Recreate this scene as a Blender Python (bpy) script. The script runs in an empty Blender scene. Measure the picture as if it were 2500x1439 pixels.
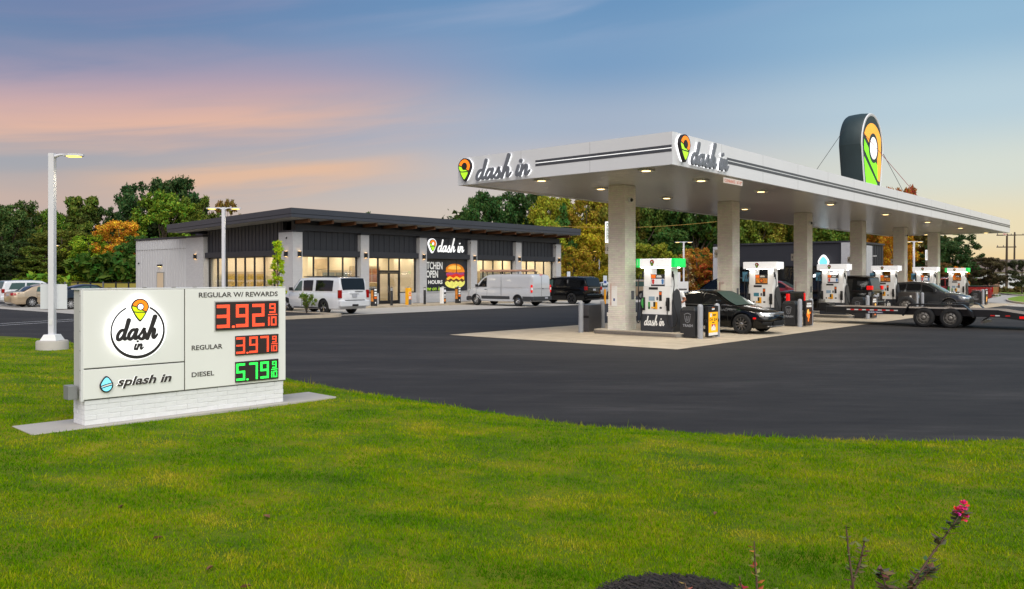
import bpy, bmesh, math, random
import numpy as np
from mathutils import Matrix, Vector

random.seed(7); np.random.seed(7)
SC = bpy.context.scene
COL = SC.collection
R = math.radians

# ------------------------------------------------------------------ camera
cam = bpy.data.cameras.new('camera'); cam_ob = bpy.data.objects.new('camera', cam); COL.objects.link(cam_ob)
cam_ob.location = (0, 0, 2.0); cam_ob.rotation_euler = (R(90), 0, 0)
cam.sensor_width = 36; cam.lens = 2029.46 / 2500 * 36; cam.shift_y = -0.0178
cam.clip_start = 0.1; cam.clip_end = 3000
SC.camera = cam_ob
FPX, HY = 2029.46, 674.97

# ------------------------------------------------------------------ world: dusk sky
W = bpy.data.worlds.new('World'); SC.world = W; W.use_nodes = True
nt = W.node_tree; nt.nodes.clear()
def lin(c):
    return tuple((x / 12.92 if x <= .04045 else ((x + .055) / 1.055) ** 2.4) for x in [k / 255 for k in c])
def wn(t, **k):
    n = nt.nodes.new(t)
    for a, b in k.items(): setattr(n, a, b)
    return n
def L_(a, b): nt.links.new(a, b)
def math_(op, a, b=None, c=None):
    n = wn('ShaderNodeMath', operation=op)
    for i, x in enumerate((a, b, c)):
        if x is None: continue
        if isinstance(x, (int, float)): n.inputs[i].default_value = x
        else: L_(x, n.inputs[i])
    return n.outputs[0]
def ramp(stops, fac):
    n = wn('ShaderNodeValToRGB'); cr = n.color_ramp; cr.interpolation = 'EASE'
    while len(cr.elements) < len(stops): cr.elements.new(.5)
    for e, (p, c) in zip(cr.elements, stops): e.position = p; e.color = (*lin(c), 1)
    L_(fac, n.inputs[0]); return n.outputs[0]
def mixc(f, a, b):
    n = wn('ShaderNodeMix', data_type='RGBA')
    if isinstance(f, (int, float)): n.inputs[0].default_value = f
    else: L_(f, n.inputs[0])
    for s, x in ((n.inputs[6], a), (n.inputs[7], b)):
        if isinstance(x, tuple): s.default_value = (*x, 1)
        else: L_(x, s)
    return n.outputs[2]
def rangem(v, a, b, c=0., d=1.):
    n = wn('ShaderNodeMapRange', interpolation_type='SMOOTHSTEP'); L_(v, n.inputs[0])
    for i, x in enumerate((a, b, c, d)): n.inputs[1 + i].default_value = x
    return n.outputs[0]
tc = wn('ShaderNodeTexCoord'); sx = wn('ShaderNodeSeparateXYZ'); L_(tc.outputs['Generated'], sx.inputs[0])
dx, dy, dz = sx.outputs
el = math_('MAXIMUM', dz, 0.0)
hyp = math_('SQRT', math_('ADD', math_('MULTIPLY', dx, dx), math_('MULTIPLY', dy, dy)))
az = math_('DIVIDE', dx, math_('MAXIMUM', hyp, 1e-4))          # sine of the bearing, right of view positive
cl = ramp([(0, (204, 176, 156)), (.07, (192, 174, 168)), (.12, (152, 163, 176)), (.17, (142, 152, 174)), (.22, (112, 136, 172)), (.33, (98, 124, 168)), (1, (70, 100, 148))], el)
cc = ramp([(0, (222, 200, 165)), (.06, (212, 200, 186)), (.12, (200, 192, 190)), (.18, (164, 178, 198)), (.25, (122, 157, 194)), (.33, (104, 146, 188)), (1, (70, 110, 158))], el)
cr_ = ramp([(0, (242, 210, 154)), (.05, (234, 220, 184)), (.11, (214, 220, 210)), (.18, (183, 206, 218)), (.26, (146, 183, 210)), (.33, (122, 167, 203)), (1, (74, 114, 160))], el)
base = mixc(rangem(az, -.5, .05), cl, cc)
base = mixc(rangem(az, .08, .5), base, cr_)
# long soft dusk clouds, drawn out along a slightly rising band
comb = wn('ShaderNodeCombineXYZ'); L_(az, comb.inputs[0]); L_(dz, comb.inputs[1]); L_(math_('MULTIPLY', dy, .15), comb.inputs[2])
def streaks(rot, scl, off, scale, det, rough, dist):
    m1 = wn('ShaderNodeMapping'); m1.inputs['Rotation'].default_value = (0, 0, R(rot)); L_(comb.outputs[0], m1.inputs[0])
    m2 = wn('ShaderNodeMapping'); m2.inputs['Scale'].default_value = scl; m2.inputs['Location'].default_value = off; L_(m1.outputs[0], m2.inputs[0])
    n = wn('ShaderNodeTexNoise'); n.inputs['Scale'].default_value = scale; n.inputs['Detail'].default_value = det; n.inputs['Roughness'].default_value = rough; n.inputs['Distortion'].default_value = dist
    L_(m2.outputs[0], n.inputs['Vector']); return n.outputs[0]
nA = streaks(-7, (1.1, 7.5, 1), (.4, .2, 0), 1.7, 3.5, .5, .5)
nB = streaks(-9, (2.2, 22, 1), (2.1, 1.3, 0), 1.6, 5, .55, .8)
nn = math_('ADD', math_('MULTIPLY', nA, .65), math_('MULTIPLY', nB, .35))
tilt = math_('SUBTRACT', el, math_('MULTIPLY', math_('ADD', az, .5), .11))        # height above a line rising to the right
tl = math_('ADD', tilt, math_('MULTIPLY', math_('SUBTRACT', nn, .5), .13))
body = math_('MULTIPLY', rangem(tl, .095, .165), rangem(tl, .255, .170))
body = math_('MULTIPLY', body, rangem(nn, .32, .56, .60, 1.0))
body = math_('MULTIPLY', body, rangem(az, .08, -.36, .0, 1.0))
low = math_('MULTIPLY', rangem(tl, .052, .082), rangem(tl, .118, .088))
low = math_('MULTIPLY', low, math_('MULTIPLY', rangem(az, -.52, -.34, .25, 1.), rangem(az, -.05, -.24, .0, .8)))
pink = mixc(rangem(tilt, .13, .215), lin((232, 186, 160)), lin((188, 162, 176)))
sky = mixc(body, base, pink)
sky = mixc(low, sky, lin((234, 188, 154)))
wisps = math_('MULTIPLY', math_('MULTIPLY', rangem(nn, .46, .66), rangem(tilt, .18, .25)), .30)
sky = mixc(wisps, sky, mixc(rangem(az, -.45, .1), lin((150, 142, 172)), lin((184, 190, 212))))
bg = wn('ShaderNodeBackground'); L_(sky, bg.inputs[0]); bg.inputs[1].default_value = 1.0
ns = wn('ShaderNodeTexSky', sky_type='NISHITA', sun_disc=False, sun_elevation=R(4), sun_rotation=R(120))
bg2 = wn('ShaderNodeBackground'); L_(ns.outputs[0], bg2.inputs[0]); bg2.inputs[1].default_value = .004
ad = wn('ShaderNodeAddShader'); L_(bg.outputs[0], ad.inputs[0]); L_(bg2.outputs[0], ad.inputs[1])
wo = wn('ShaderNodeOutputWorld'); L_(ad.outputs[0], wo.inputs[0])

# ------------------------------------------------------------------ sun: soft after-glow, from behind the camera
sl = bpy.data.lights.new('sun', 'SUN'); sl.energy = 4.2; sl.angle = R(75); sl.color = (1, .93, .83)
so = bpy.data.objects.new('sun', sl); COL.objects.link(so)
so.rotation_euler = (R(42), 0, R(14))

vs = SC.view_settings
vs.view_transform = 'Standard'; vs.look = 'None'; vs.exposure = 0.0; vs.gamma = 1.0; vs.use_curve_mapping = False
SC.render.engine = 'CYCLES'
cy = SC.cycles
cy.use_denoising = True; cy.max_bounces = 6; cy.diffuse_bounces = 3; cy.glossy_bounces = 3; cy.transparent_max_bounces = 12
cy.sample_clamp_indirect = 4; cy.caustics_reflective = False; cy.caustics_refractive = False

# ================================================================== helpers
class MB:
    """collects faces; build() links them as ONE mesh object"""
    def __init__(s): s.v = []; s.f = []; s.m = []; s.T = None
    def add(s, vs, fs, m=0):
        b = len(s.v)
        if s.T is not None: vs = [tuple(s.T @ Vector(p)) for p in vs]
        s.v += [tuple(p) for p in vs]; s.f += [tuple(b + i for i in f) for f in fs]; s.m += [m] * len(fs); return s
    def box(s, x0, x1, y0, y1, z0, z1, m=0):
        v = [(x, y, z) for z in (z0, z1) for y in (y0, y1) for x in (x0, x1)]
        return s.add(v, [(0, 2, 3, 1), (4, 5, 7, 6), (0, 1, 5, 4), (2, 6, 7, 3), (0, 4, 6, 2), (1, 3, 7, 5)], m)
    def hexa(s, p, m=0):   # 8 points: bottom 4 (ccw), top 4
        return s.add(p, [(3, 2, 1, 0), (4, 5, 6, 7), (0, 1, 5, 4), (1, 2, 6, 5), (2, 3, 7, 6), (3, 0, 4, 7)], m)
    def prism(s, poly, a, b, P=None, m=0):
        """polygon (x,y) from depth a to b; P maps (x,y,d) to space"""
        P = P or (lambda x, y, d: (x, y, d)); n = len(poly)
        v = [P(x, y, a) for x, y in poly] + [P(x, y, b) for x, y in poly]
        return s.add(v, [tuple(range(n))[::-1], tuple(range(n, 2 * n))] + [(i, (i + 1) % n, n + (i + 1) % n, n + i) for i in range(n)], m)
    def cyl(s, p0, p1, r0, r1=None, n=16, m=0, caps=True):
        r1 = r0 if r1 is None else r1; p0 = Vector(p0); p1 = Vector(p1); d = (p1 - p0).normalized()
        a = d.orthogonal().normalized(); b = d.cross(a); v = []
        for p, r in ((p0, r0), (p1, r1)):
            for i in range(n):
                t = 2 * math.pi * i / n; v.append(p + (a * math.cos(t) + b * math.sin(t)) * r)
        f = [(i, (i + 1) % n, n + (i + 1) % n, n + i) for i in range(n)]
        if caps: f += [tuple(range(n))[::-1], tuple(range(n, 2 * n))]
        return s.add(v, f, m)
    def tube(s, path, r, n=8, m=0, flat=1.0):
        path = [Vector(p) for p in path]; k = len(path); rr = r if isinstance(r, (list, tuple)) else [r] * k
        v = []; up = Vector((0, 0, 1)); prev = None
        for i, p in enumerate(path):
            d = (path[min(i + 1, k - 1)] - path[max(i - 1, 0)]).normalized()
            a = prev if prev is not None else d.orthogonal().normalized()
            a = (a - d * a.dot(d)); a = a.normalized() if a.length > 1e-6 else d.orthogonal().normalized(); prev = a; b = d.cross(a)
            for j in range(n):
                t = 2 * math.pi * j / n; v.append(p + (a * math.cos(t) + b * math.sin(t) * flat) * rr[i])
        f = [(i * n + j, i * n + (j + 1) % n, (i + 1) * n + (j + 1) % n, (i + 1) * n + j) for i in range(k - 1) for j in range(n)]
        f += [tuple(range(n))[::-1], tuple(range((k - 1) * n, k * n))]
        return s.add(v, f, m)
    def lathe(s, prof, n=24, P=None, m=0, ms=None):
        """prof (r,h); P maps (x,y,h); ms material for each ring of faces"""
        P = P or (lambda x, y, z: (x, y, z)); v = []
        for r, h in prof:
            for i in range(n):
                t = 2 * math.pi * i / n; v.append(P(r * math.cos(t), r * math.sin(t), h))
        for q in range(len(prof) - 1):
            pass
        b = len(s.v)
        if s.T is not None: v = [tuple(s.T @ Vector(p)) for p in v]
        s.v += [tuple(p) for p in v]
        for q in range(len(prof) - 1):
            for i in range(n):
                s.f.append((b + q * n + i, b + q * n + (i + 1) % n, b + (q + 1) * n + (i + 1) % n, b + (q + 1) * n + i)); s.m.append(ms[q] if ms else m)
        return s
    def grid(s, rows, m=0):
        nr, nc = len(rows), len(rows[0])
        return s.add([p for r in rows for p in r], [(i * nc + j, i * nc + j + 1, (i + 1) * nc + j + 1, (i + 1) * nc + j) for i in range(nr - 1) for j in range(nc - 1)], m)
    def ball(s, c, r, n=10, m=0, sq=(1, 1, 1)):
        v = []; k = n // 2 + 1
        for i in range(k):
            a = math.pi * i / (k - 1) - math.pi / 2
            for j in range(n):
                t = 2 * math.pi * j / n; v.append((c[0] + r * sq[0] * math.cos(a) * math.cos(t), c[1] + r * sq[1] * math.cos(a) * math.sin(t), c[2] + r * sq[2] * math.sin(a)))
        return s.add(v, [(i * n + j, i * n + (j + 1) % n, (i + 1) * n + (j + 1) % n, (i + 1) * n + j) for i in range(k - 1) for j in range(n)], m)
    def mesh(s, name, mats, smooth=None, bevel=0, fix=True):
        me = bpy.data.meshes.new(name); me.from_pydata(s.v, [], s.f)
        for mt in (mats if isinstance(mats, (list, tuple)) else [mats]): me.materials.append(mt)
        if len(set(s.m)) > 1: me.polygons.foreach_set('material_index', s.m)
        if bevel or fix:
            bm = bmesh.new(); bm.from_mesh(me)
            if fix: bmesh.ops.recalc_face_normals(bm, faces=bm.faces)
            if bevel: bmesh.ops.bevel(bm, geom=[e for e in bm.edges if len(e.link_faces) == 2 and e.calc_face_angle(0) > .5], offset=bevel, segments=2, affect='EDGES', profile=.6)
            bm.to_mesh(me); bm.free()
        if smooth is not None:
            me.polygons.foreach_set('use_smooth', [True] * len(me.polygons)); me.set_sharp_from_angle(angle=R(smooth))
        me.update(); return me
    def build(s, name, mats, parent=None, smooth=None, bevel=0, loc=(0, 0, 0), rotz=0, fix=True):
        return put(name, s.mesh(name, mats, smooth, bevel, fix), parent, loc, rotz)

def put(name, me, parent=None, loc=(0, 0, 0), rotz=0):
    o = bpy.data.objects.new(name, me); COL.objects.link(o); o.parent = parent; o.location = loc
    if rotz: o.rotation_euler = (0, 0, rotz)
    return o
def tag(o, label, cat, group=None):
    o['label'] = label; o['category'] = cat
    if group: o['group'] = group
    return o
def thing(name, label, cat, loc=(0, 0, 0), rotz=0, group=None):
    o = bpy.data.objects.new(name, None); COL.objects.link(o); o.location = loc; o.rotation_euler = (0, 0, rotz)
    o.empty_display_size = .2
    return tag(o, label, cat, group)
def structure(o): o['kind'] = 'structure'; return o
def stuff(o): o['kind'] = 'stuff'; return o
def copy_tree(o, parent=None):
    c = o.copy(); COL.objects.link(c); c.parent = parent
    for ch in o.children: copy_tree(ch, c)
    return c
def plane(o, right, up):
    """a drawing plane: (x, y, d) -> point, d towards the viewer"""
    o = Vector(o); r = Vector(right).normalized(); u = Vector(up).normalized(); n = r.cross(u)
    return lambda x, y, d=0: tuple(o + r * x + u * y + n * d)
def gpt(px, py, z=0):
    Y = (2.0 - z) * FPX / (py - HY); return ((px - 1250) / FPX * Y, Y)
def at(px, Y): return (px - 1250) / FPX * Y

# ------------------------------------------------------------------ materials
MATS = {}
def mat(name, col, rough=.5, metal=0., vary=.0, vscale=3., bump=0., bscale=40., emit=0., ecol=None, spec=.5, coat=0., objcol=False, trans=0., stretch=None, world=False, rand=0., det=4):
    """principled material; vary = noise contrast in colour, bump = relief"""
    if name in MATS: return MATS[name]
    m = bpy.data.materials.new(name); m.use_nodes = True; t = m.node_tree; N = t.nodes; K = t.links
    b = N['Principled BSDF']; c = lin(col) if max(col) > 1.0 else tuple(col)
    b.inputs['Base Color'].default_value = (*c, 1); b.inputs['Roughness'].default_value = rough; b.inputs['Metallic'].default_value = metal
    b.inputs['Specular IOR Level'].default_value = spec; b.inputs['Coat Weight'].default_value = coat; b.inputs['Coat Roughness'].default_value = .05
    if emit:
        e = lin(ecol) if ecol and max(ecol) > 1 else (ecol or c)
        b.inputs['Emission Color'].default_value = (*e, 1); b.inputs['Emission Strength'].default_value = emit
    vec = None
    if vary or bump:
        tcn = N.new('ShaderNodeTexCoord')
        vec = tcn.outputs['Object']
        if world:
            gn = N.new('ShaderNodeNewGeometry'); vec = gn.outputs['Position']
        if stretch:
            mpn = N.new('ShaderNodeMapping'); mpn.inputs['Scale'].default_value = stretch; K.new(vec, mpn.inputs[0]); vec = mpn.outputs[0]
    if vary or objcol or rand:
        last = None
        if objcol:
            oi = N.new('ShaderNodeObjectInfo'); last = oi.outputs['Color']
        hsv = N.new('ShaderNodeHueSaturation')
        if last: K.new(last, hsv.inputs['Color'])
        else: hsv.inputs['Color'].default_value = (*c, 1)
        val = None
        if vary:
            nz = N.new('ShaderNodeTexNoise'); nz.inputs['Scale'].default_value = vscale; nz.inputs['Detail'].default_value = det; nz.inputs['Roughness'].default_value = .6; K.new(vec, nz.inputs['Vector'])
            mr = N.new('ShaderNodeMapRange'); mr.inputs[1].default_value = .25; mr.inputs[2].default_value = .75; mr.inputs[3].default_value = 1 - vary; mr.inputs[4].default_value = 1 + vary
            K.new(nz.outputs[0], mr.inputs[0]); val = mr.outputs[0]
        if rand:
            gi = N.new('ShaderNodeNewGeometry'); m2 = N.new('ShaderNodeMapRange'); m2.inputs[3].default_value = 1 - rand; m2.inputs[4].default_value = 1 + rand; K.new(gi.outputs['Random Per Island'], m2.inputs[0])
            if val:
                mu = N.new('ShaderNodeMath'); mu.operation = 'MULTIPLY'; K.new(val, mu.inputs[0]); K.new(m2.outputs[0], mu.inputs[1]); val = mu.outputs[0]
            else: val = m2.outputs[0]
            m3 = N.new('ShaderNodeMapRange'); m3.inputs[3].default_value = .5 + .05; m3.inputs[4].default_value = .5 - .05
            wn_ = N.new('ShaderNodeTexWhiteNoise'); wn_.noise_dimensions = '1D'; K.new(gi.outputs['Random Per Island'], wn_.inputs['W']); K.new(wn_.outputs[0], m3.inputs[0]); K.new(m3.outputs[0], hsv.inputs['Hue'])
        if val: K.new(val, hsv.inputs['Value'])
        K.new(hsv.outputs[0], b.inputs['Base Color'])
        if trans:
            tr = N.new('ShaderNodeBsdfTranslucent'); K.new(hsv.outputs[0], tr.inputs[0]); mx = N.new('ShaderNodeMixShader'); mx.inputs[0].default_value = trans
            K.new(b.outputs[0], mx.inputs[1]); K.new(tr.outputs[0], mx.inputs[2]); K.new(mx.outputs[0], N['Material Output'].inputs[0])
    if bump:
        bz = N.new('ShaderNodeTexNoise'); bz.inputs['Scale'].default_value = bscale; bz.inputs['Detail'].default_value = 5; K.new(vec, bz.inputs['Vector'])
        bp = N.new('ShaderNodeBump'); bp.inputs['Strength'].default_value = bump; bp.inputs['Distance'].default_value = .02; K.new(bz.outputs[0], bp.inputs['Height']); K.new(bp.outputs[0], b.inputs['Normal'])
    MATS[name] = m; return m
def brick_mat(name, c1, c2, cm, bw=.203, bh=.068, axis='xz', rough=.75):
    m = bpy.data.materials.new(name); m.use_nodes = True; t = m.node_tree; N = t.nodes; K = t.links; b = N['Principled BSDF']
    tcn = N.new('ShaderNodeTexCoord'); sp = N.new('ShaderNodeSeparateXYZ'); cb = N.new('ShaderNodeCombineXYZ'); K.new(tcn.outputs['Object'], sp.inputs[0])
    if axis == 'sum':
        ad_ = N.new('ShaderNodeMath'); ad_.operation = 'ADD'; K.new(sp.outputs[0], ad_.inputs[0]); K.new(sp.outputs[1], ad_.inputs[1]); K.new(ad_.outputs[0], cb.inputs[0])
    else: K.new(sp.outputs['xyz'.index(axis[0])], cb.inputs[0])
    K.new(sp.outputs[2], cb.inputs[1])
    br = N.new('ShaderNodeTexBrick'); br.inputs['Scale'].default_value = 1; br.inputs['Brick Width'].default_value = bw; br.inputs['Row Height'].default_value = bh; br.inputs['Mortar Size'].default_value = .006; br.inputs['Mortar Smooth'].default_value = .3
    for k, c in (('Color1', c1), ('Color2', c2), ('Mortar', cm)): br.inputs[k].default_value = (*lin(c), 1)
    K.new(cb.outputs[0], br.inputs['Vector']); K.new(br.outputs[0], b.inputs['Base Color']); b.inputs['Roughness'].default_value = rough
    bp = N.new('ShaderNodeBump'); bp.invert = True; bp.inputs['Strength'].default_value = .8; bp.inputs['Distance'].default_value = .012; K.new(br.outputs['Fac'], bp.inputs['Height']); K.new(bp.outputs[0], b.inputs['Normal'])
    return m
def glass_mat(name, tint, refl=.12, rough=.02):
    m = bpy.data.materials.new(name); m.use_nodes = True; t = m.node_tree; N = t.nodes; K = t.links; N.remove(N['Principled BSDF'])
    tr = N.new('ShaderNodeBsdfTransparent'); tr.inputs[0].default_value = (*tint, 1); gl = N.new('ShaderNodeBsdfGlossy'); gl.inputs['Roughness'].default_value = rough; gl.inputs[0].default_value = (.95, .95, .95, 1)
    fr = N.new('ShaderNodeLayerWeight'); fr.inputs[0].default_value = .5; pw = N.new('ShaderNodeMath'); pw.operation = 'POWER'; pw.inputs[1].default_value = 4; K.new(fr.outputs['Facing'], pw.inputs[0]); mr = N.new('ShaderNodeMapRange'); mr.inputs[3].default_value = refl; mr.inputs[4].default_value = .7; K.new(pw.outputs[0], mr.inputs[0])
    mx = N.new('ShaderNodeMixShader'); K.new(mr.outputs[0], mx.inputs[0]); K.new(tr.outputs[0], mx.inputs[1]); K.new(gl.outputs[0], mx.inputs[2]); K.new(mx.outputs[0], N['Material Output'].inputs[0])
    return m
m_white = mat('white_paint', (214, 214, 214), .45, vary=.05, vscale=1.5)
m_fascia = mat('white_fascia_panel', (222, 223, 226), .32, vary=.03, vscale=.5, bump=.02, bscale=.6)
m_char = mat('charcoal_paint', (52, 54, 60), .5, vary=.06)
m_black = mat('black_plastic', (22, 22, 24), .5, vary=.1)
m_blackm = mat('black_metal', (26, 27, 30), .38, vary=.1)
m_rub = mat('tyre_rubber', (27, 27, 28), .85, vary=.15, vscale=30)
m_wood = mat('stained_wood', (104, 66, 36), .6, vary=.25, vscale=4, stretch=(1, 8, 8))
m_siding = mat('dark_siding', (46, 47, 53), .55, vary=.08, vscale=1.2)
m_roof = mat('dark_roof_metal', (56, 59, 68), .42, vary=.07, vscale=.8)
m_soffit = mat('grey_soffit', (138, 138, 136), .6, vary=.05)
m_conc = mat('concrete', (172, 159, 139), .85, vary=.2, vscale=1.6, bump=.15, bscale=60)
m_conc2 = mat('pale_concrete', (168, 163, 156), .85, vary=.12, vscale=1.2, bump=.15, bscale=60)
m_kerb = mat('kerb_concrete', (186, 172, 152), .85, vary=.12, vscale=3, bump=.2, bscale=50)
m_grey = mat('grey_bollard_paint', (150, 153, 160), .4, vary=.05)
m_steel = mat('brushed_steel', (150, 150, 150), .32, 1., vary=.1, vscale=20)
m_alu = mat('alloy', (176, 176, 178), .28, 1., vary=.05)
m_chrome = mat('chrome', (205, 205, 208), .1, 1.)
m_red = mat('red_lens', (150, 8, 10), .15, coat=.6, vary=.1, vscale=30)
m_redlit = mat('red_lit_lens', (190, 12, 14), .2, emit=.5, ecol=(255, 20, 20))
m_headl = mat('headlamp_lens', (190, 195, 200), .08, .4, coat=1., vary=.1, vscale=20)
m_amber = mat('amber_lens', (220, 110, 20), .2)
m_plate = mat('number_plate', (168, 170, 178), .5, vary=.2, vscale=60)
m_cgl = mat('tinted_car_glass', (22, 23, 25), .04, spec=.45)
m_cgl2 = mat('green_car_glass', (66, 86, 82), .04, spec=.5)
m_seam = mat('panel_gap', (14, 14, 15), .8)
m_yel = mat('yellow_print', (244, 176, 22), .4)
m_org = mat('orange_print', (232, 110, 24), .4)
m_whp = mat('white_print', (238, 238, 236), .45)
m_dkp = mat('dark_print', (38, 37, 38), .45)
m_redp = mat('red_print', (196, 30, 26), .45)
m_grnp = mat('green_print', (60, 150, 70), .45)
m_tealp = mat('teal_print', (60, 130, 150), .4)
m_screen = mat('grey_screen', (120, 138, 152), .2, emit=.25, ecol=(150, 175, 195))
m_lamp = mat('lamp_warm', (255, 236, 200), .4, emit=5, ecol=(255, 214, 140))
m_scon = mat('sconce_lens', (255, 236, 200), .4, emit=7, ecol=(255, 200, 130))
m_lampw = mat('lamp_pole', (255, 246, 225), .4, emit=2.6, ecol=(255, 206, 92))
m_halo = mat('halo_led', (255, 255, 255), .4, emit=1.8, ecol=(255, 255, 255))
m_litw = mat('lit_white_face', (250, 250, 250), .4, emit=1.0, ecol=(255, 255, 255))
m_lito = mat('lit_orange_face', (245, 130, 20), .4, emit=.75, ecol=(250, 130, 18))
m_litg = mat('lit_green_face', (170, 230, 40), .4, emit=.75, ecol=(168, 230, 38))
m_litgreen = mat('lit_emerald', (20, 200, 90), .4, emit=.7, ecol=(10, 205, 90))
m_gletter = mat('grey_letter', (98, 101, 108), .4)
m_outline = mat('dark_outline', (42, 38, 40), .5)

# ------------------------------------------------------------------ lettering
def text(name, s, mt, parent, P, x=0, y=0, size=.1, ext=.004, bold=0., shear=0., width=None, align='LEFT', d=0., spacing=1., vertical=False):
    cu = bpy.data.curves.new(name, 'FONT'); cu.body = s; cu.size = size; cu.offset = bold * size; cu.shear = shear; cu.extrude = 0; cu.space_character = spacing; cu.resolution_u = 3
    o = bpy.data.objects.new(name, cu); me = o.to_mesh()
    vs = [v.co.copy() for v in me.vertices]; fs = [tuple(p.vertices) for p in me.polygons]; o.to_mesh_clear(); bpy.data.objects.remove(o); bpy.data.curves.remove(cu)
    if not vs: return None
    x0 = min(v.x for v in vs); x1 = max(v.x for v in vs); k = 1 if width is None else width / (x1 - x0)
    off = {'LEFT': -x0 * k, 'CENTER': -(x0 + x1) / 2 * k, 'RIGHT': -x1 * k}[align]
    pts = [((v.x * k + off), v.y) for v in vs]
    if vertical: pts = [(q, -p) for p, q in pts]
    # front faces plus a thin skirt
    b = MB(); n = len(pts); top = [P(x + p, y + q, d + ext) for p, q in pts]; bot = [P(x + p, y + q, d) for p, q in pts]
    from collections import Counter
    cnt = Counter(); 
    for f in fs:
        for i in range(len(f)): cnt[frozenset((f[i], f[(i + 1) % len(f)]))] += 1
    side = [(f[i], f[(i + 1) % len(f)], n + f[(i + 1) % len(f)], n + f[i]) for f in fs for i in range(len(f)) if cnt[frozenset((f[i], f[(i + 1) % len(f)]))] == 1]
    b.add(top + bot, fs + side)
    return b.build(name, mt, parent, fix=False)
def spline(pts, n=7):
    out = []; k = len(pts)
    for i in range(k - 1):
        p0, p1, p2, p3 = pts[max(i - 1, 0)], pts[i], pts[i + 1], pts[min(i + 2, k - 1)]
        for j in range(n):
            t = j / n; t2 = t * t; t3 = t2 * t
            out.append(tuple(.5 * (2 * b + (c - a) * t + (2 * a - 5 * b + 4 * c - d) * t2 + (3 * b - a - 3 * c + d) * t3) for a, b, c, d in zip(p0, p1, p2, p3)))
    out.append(tuple(pts[-1])); return out
def stroke(b, pts, w, P, d0, d1, m=0, n=7):
    """a pen stroke with round ends, as a raised solid; pts (x,y[,w])"""
    pts = [(p[0], p[1], p[2] if len(p) > 2 else w) for p in pts]; s = spline(pts, n)
    def dirn(i):
        a = s[max(i - 1, 0)]; c = s[min(i + 1, len(s) - 1)]; dx_, dy_ = c[0] - a[0], c[1] - a[1]; l = math.hypot(dx_, dy_) or 1; return dx_ / l, dy_ / l
    ring = []
    dx_, dy_ = dirn(0); r = s[0][2] / 2
    for a in (80, 50, 25): ring.append((s[0][0] - dx_ * r * math.sin(R(a)), s[0][1] - dy_ * r * math.sin(R(a)), r * math.cos(R(a)), dx_, dy_))
    for i in range(len(s)):
        dx_, dy_ = dirn(i); ring.append((s[i][0], s[i][1], s[i][2] / 2, dx_, dy_))
    dx_, dy_ = dirn(len(s) - 1); r = s[-1][2] / 2
    for a in (25, 50, 80): ring.append((s[-1][0] + dx_ * r * math.sin(R(a)), s[-1][1] + dy_ * r * math.sin(R(a)), r * math.cos(R(a)), dx_, dy_))
    v = []
    for x, y, r, dx_, dy_ in ring:
        for d in (d0, d1): v += [P(x - dy_ * r, y + dx_ * r, d), P(x + dy_ * r, y - dx_ * r, d)]
    f = []
    for i in range(len(ring) - 1):
        q = i * 4; w_ = q + 4
        f += [(q + 2, q + 3, w_ + 3, w_ + 2), (q, w_, w_ + 1, q + 1), (q, q + 2, w_ + 2, w_), (q + 1, w_ + 1, w_ + 3, q + 3)]
    e = len(ring) * 4 - 4; f += [(0, 1, 3, 2), (e, e + 2, e + 3, e + 1)]
    b.add(v, f, m)
GL = {  # brush-script letters, x-height 1
 'd': (1.28, [[(.83, .78), (.62, .98), (.28, .90), (.08, .50), (.16, .10), (.42, .03), (.68, .28), (.84, .70)], [(.92, 1.95, .34), (.88, 1.2, .30), (.82, .45, .28), (.92, .08, .24), (1.12, .08, .2), (1.34, .34, .16)]]),
 'a': (1.22, [[(.80, .78), (.60, .98), (.28, .90), (.08, .50), (.16, .10), (.40, .03), (.64, .28), (.80, .70)], [(.86, .98, .28), (.82, .45, .28), (.90, .08, .24), (1.08, .08, .2), (1.28, .36, .16)]]),
 's': (.98, [[(-.02, .22, .16), (.22, .55, .18), (.48, 1.08, .22), (.50, .86, .26), (.70, .48, .30), (.66, .10, .28), (.36, .00, .24), (.10, .16, .24)], [(.62, .06, .2), (.84, .14, .16), (1.04, .40, .14)]]),
 'h': (1.26, [[(.46, 2.22, .36), (.36, 1.4, .32), (.22, .55, .30), (.14, .02, .30)], [(.18, .30, .2), (.40, .82, .24), (.66, .96, .28), (.80, .72, .30), (.76, .30, .28), (.90, .06, .24), (1.10, .16, .18), (1.26, .42, .14)]]),
 'i': (.62, [[(.22, .98, .30), (.16, .45, .28), (.24, .08, .26), (.42, .10, .2), (.60, .36, .15)], [(.34, 1.46, .32), (.40, 1.50, .32)]]),
 'n': (1.2, [[(.12, .98, .28), (.10, .5, .28), (.06, .02, .28)], [(.10, .36, .2), (.32, .82, .24), (.58, .98, .28), (.72, .74, .30), (.68, .30, .28), (.82, .06, .24), (1.0, .14, .2), (1.18, .44, .15)]]),
 ' ': (.62, [])}
def script(name, s, mt, parent, P, x, y, xh, d0, d1, width=None, slant=.30, fat=1.0, rise=0.):
    """brush-script wordmark as raised strokes"""
    adv = sum(GL[c][0] for c in s); k = xh if width is None else width / (adv + .15); ky = xh
    b = MB(); cx = 0; st = 0
    for c in s:
        w, ss = GL[c]
        for q in ss:
            pts = [(x + (cx + p[0] + slant * p[1]) * k, y + p[1] * ky + rise * (cx + p[0]) * k, (p[2] if len(p) > 2 else .24) * fat * (k + ky) / 2) for p in q]
            stroke(b, pts, .25 * ky, P, d0, d1 + .0006 * (st % 7), n=5); st += 1
        cx += w
    return b.build(name, mt, parent, fix=True)
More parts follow.
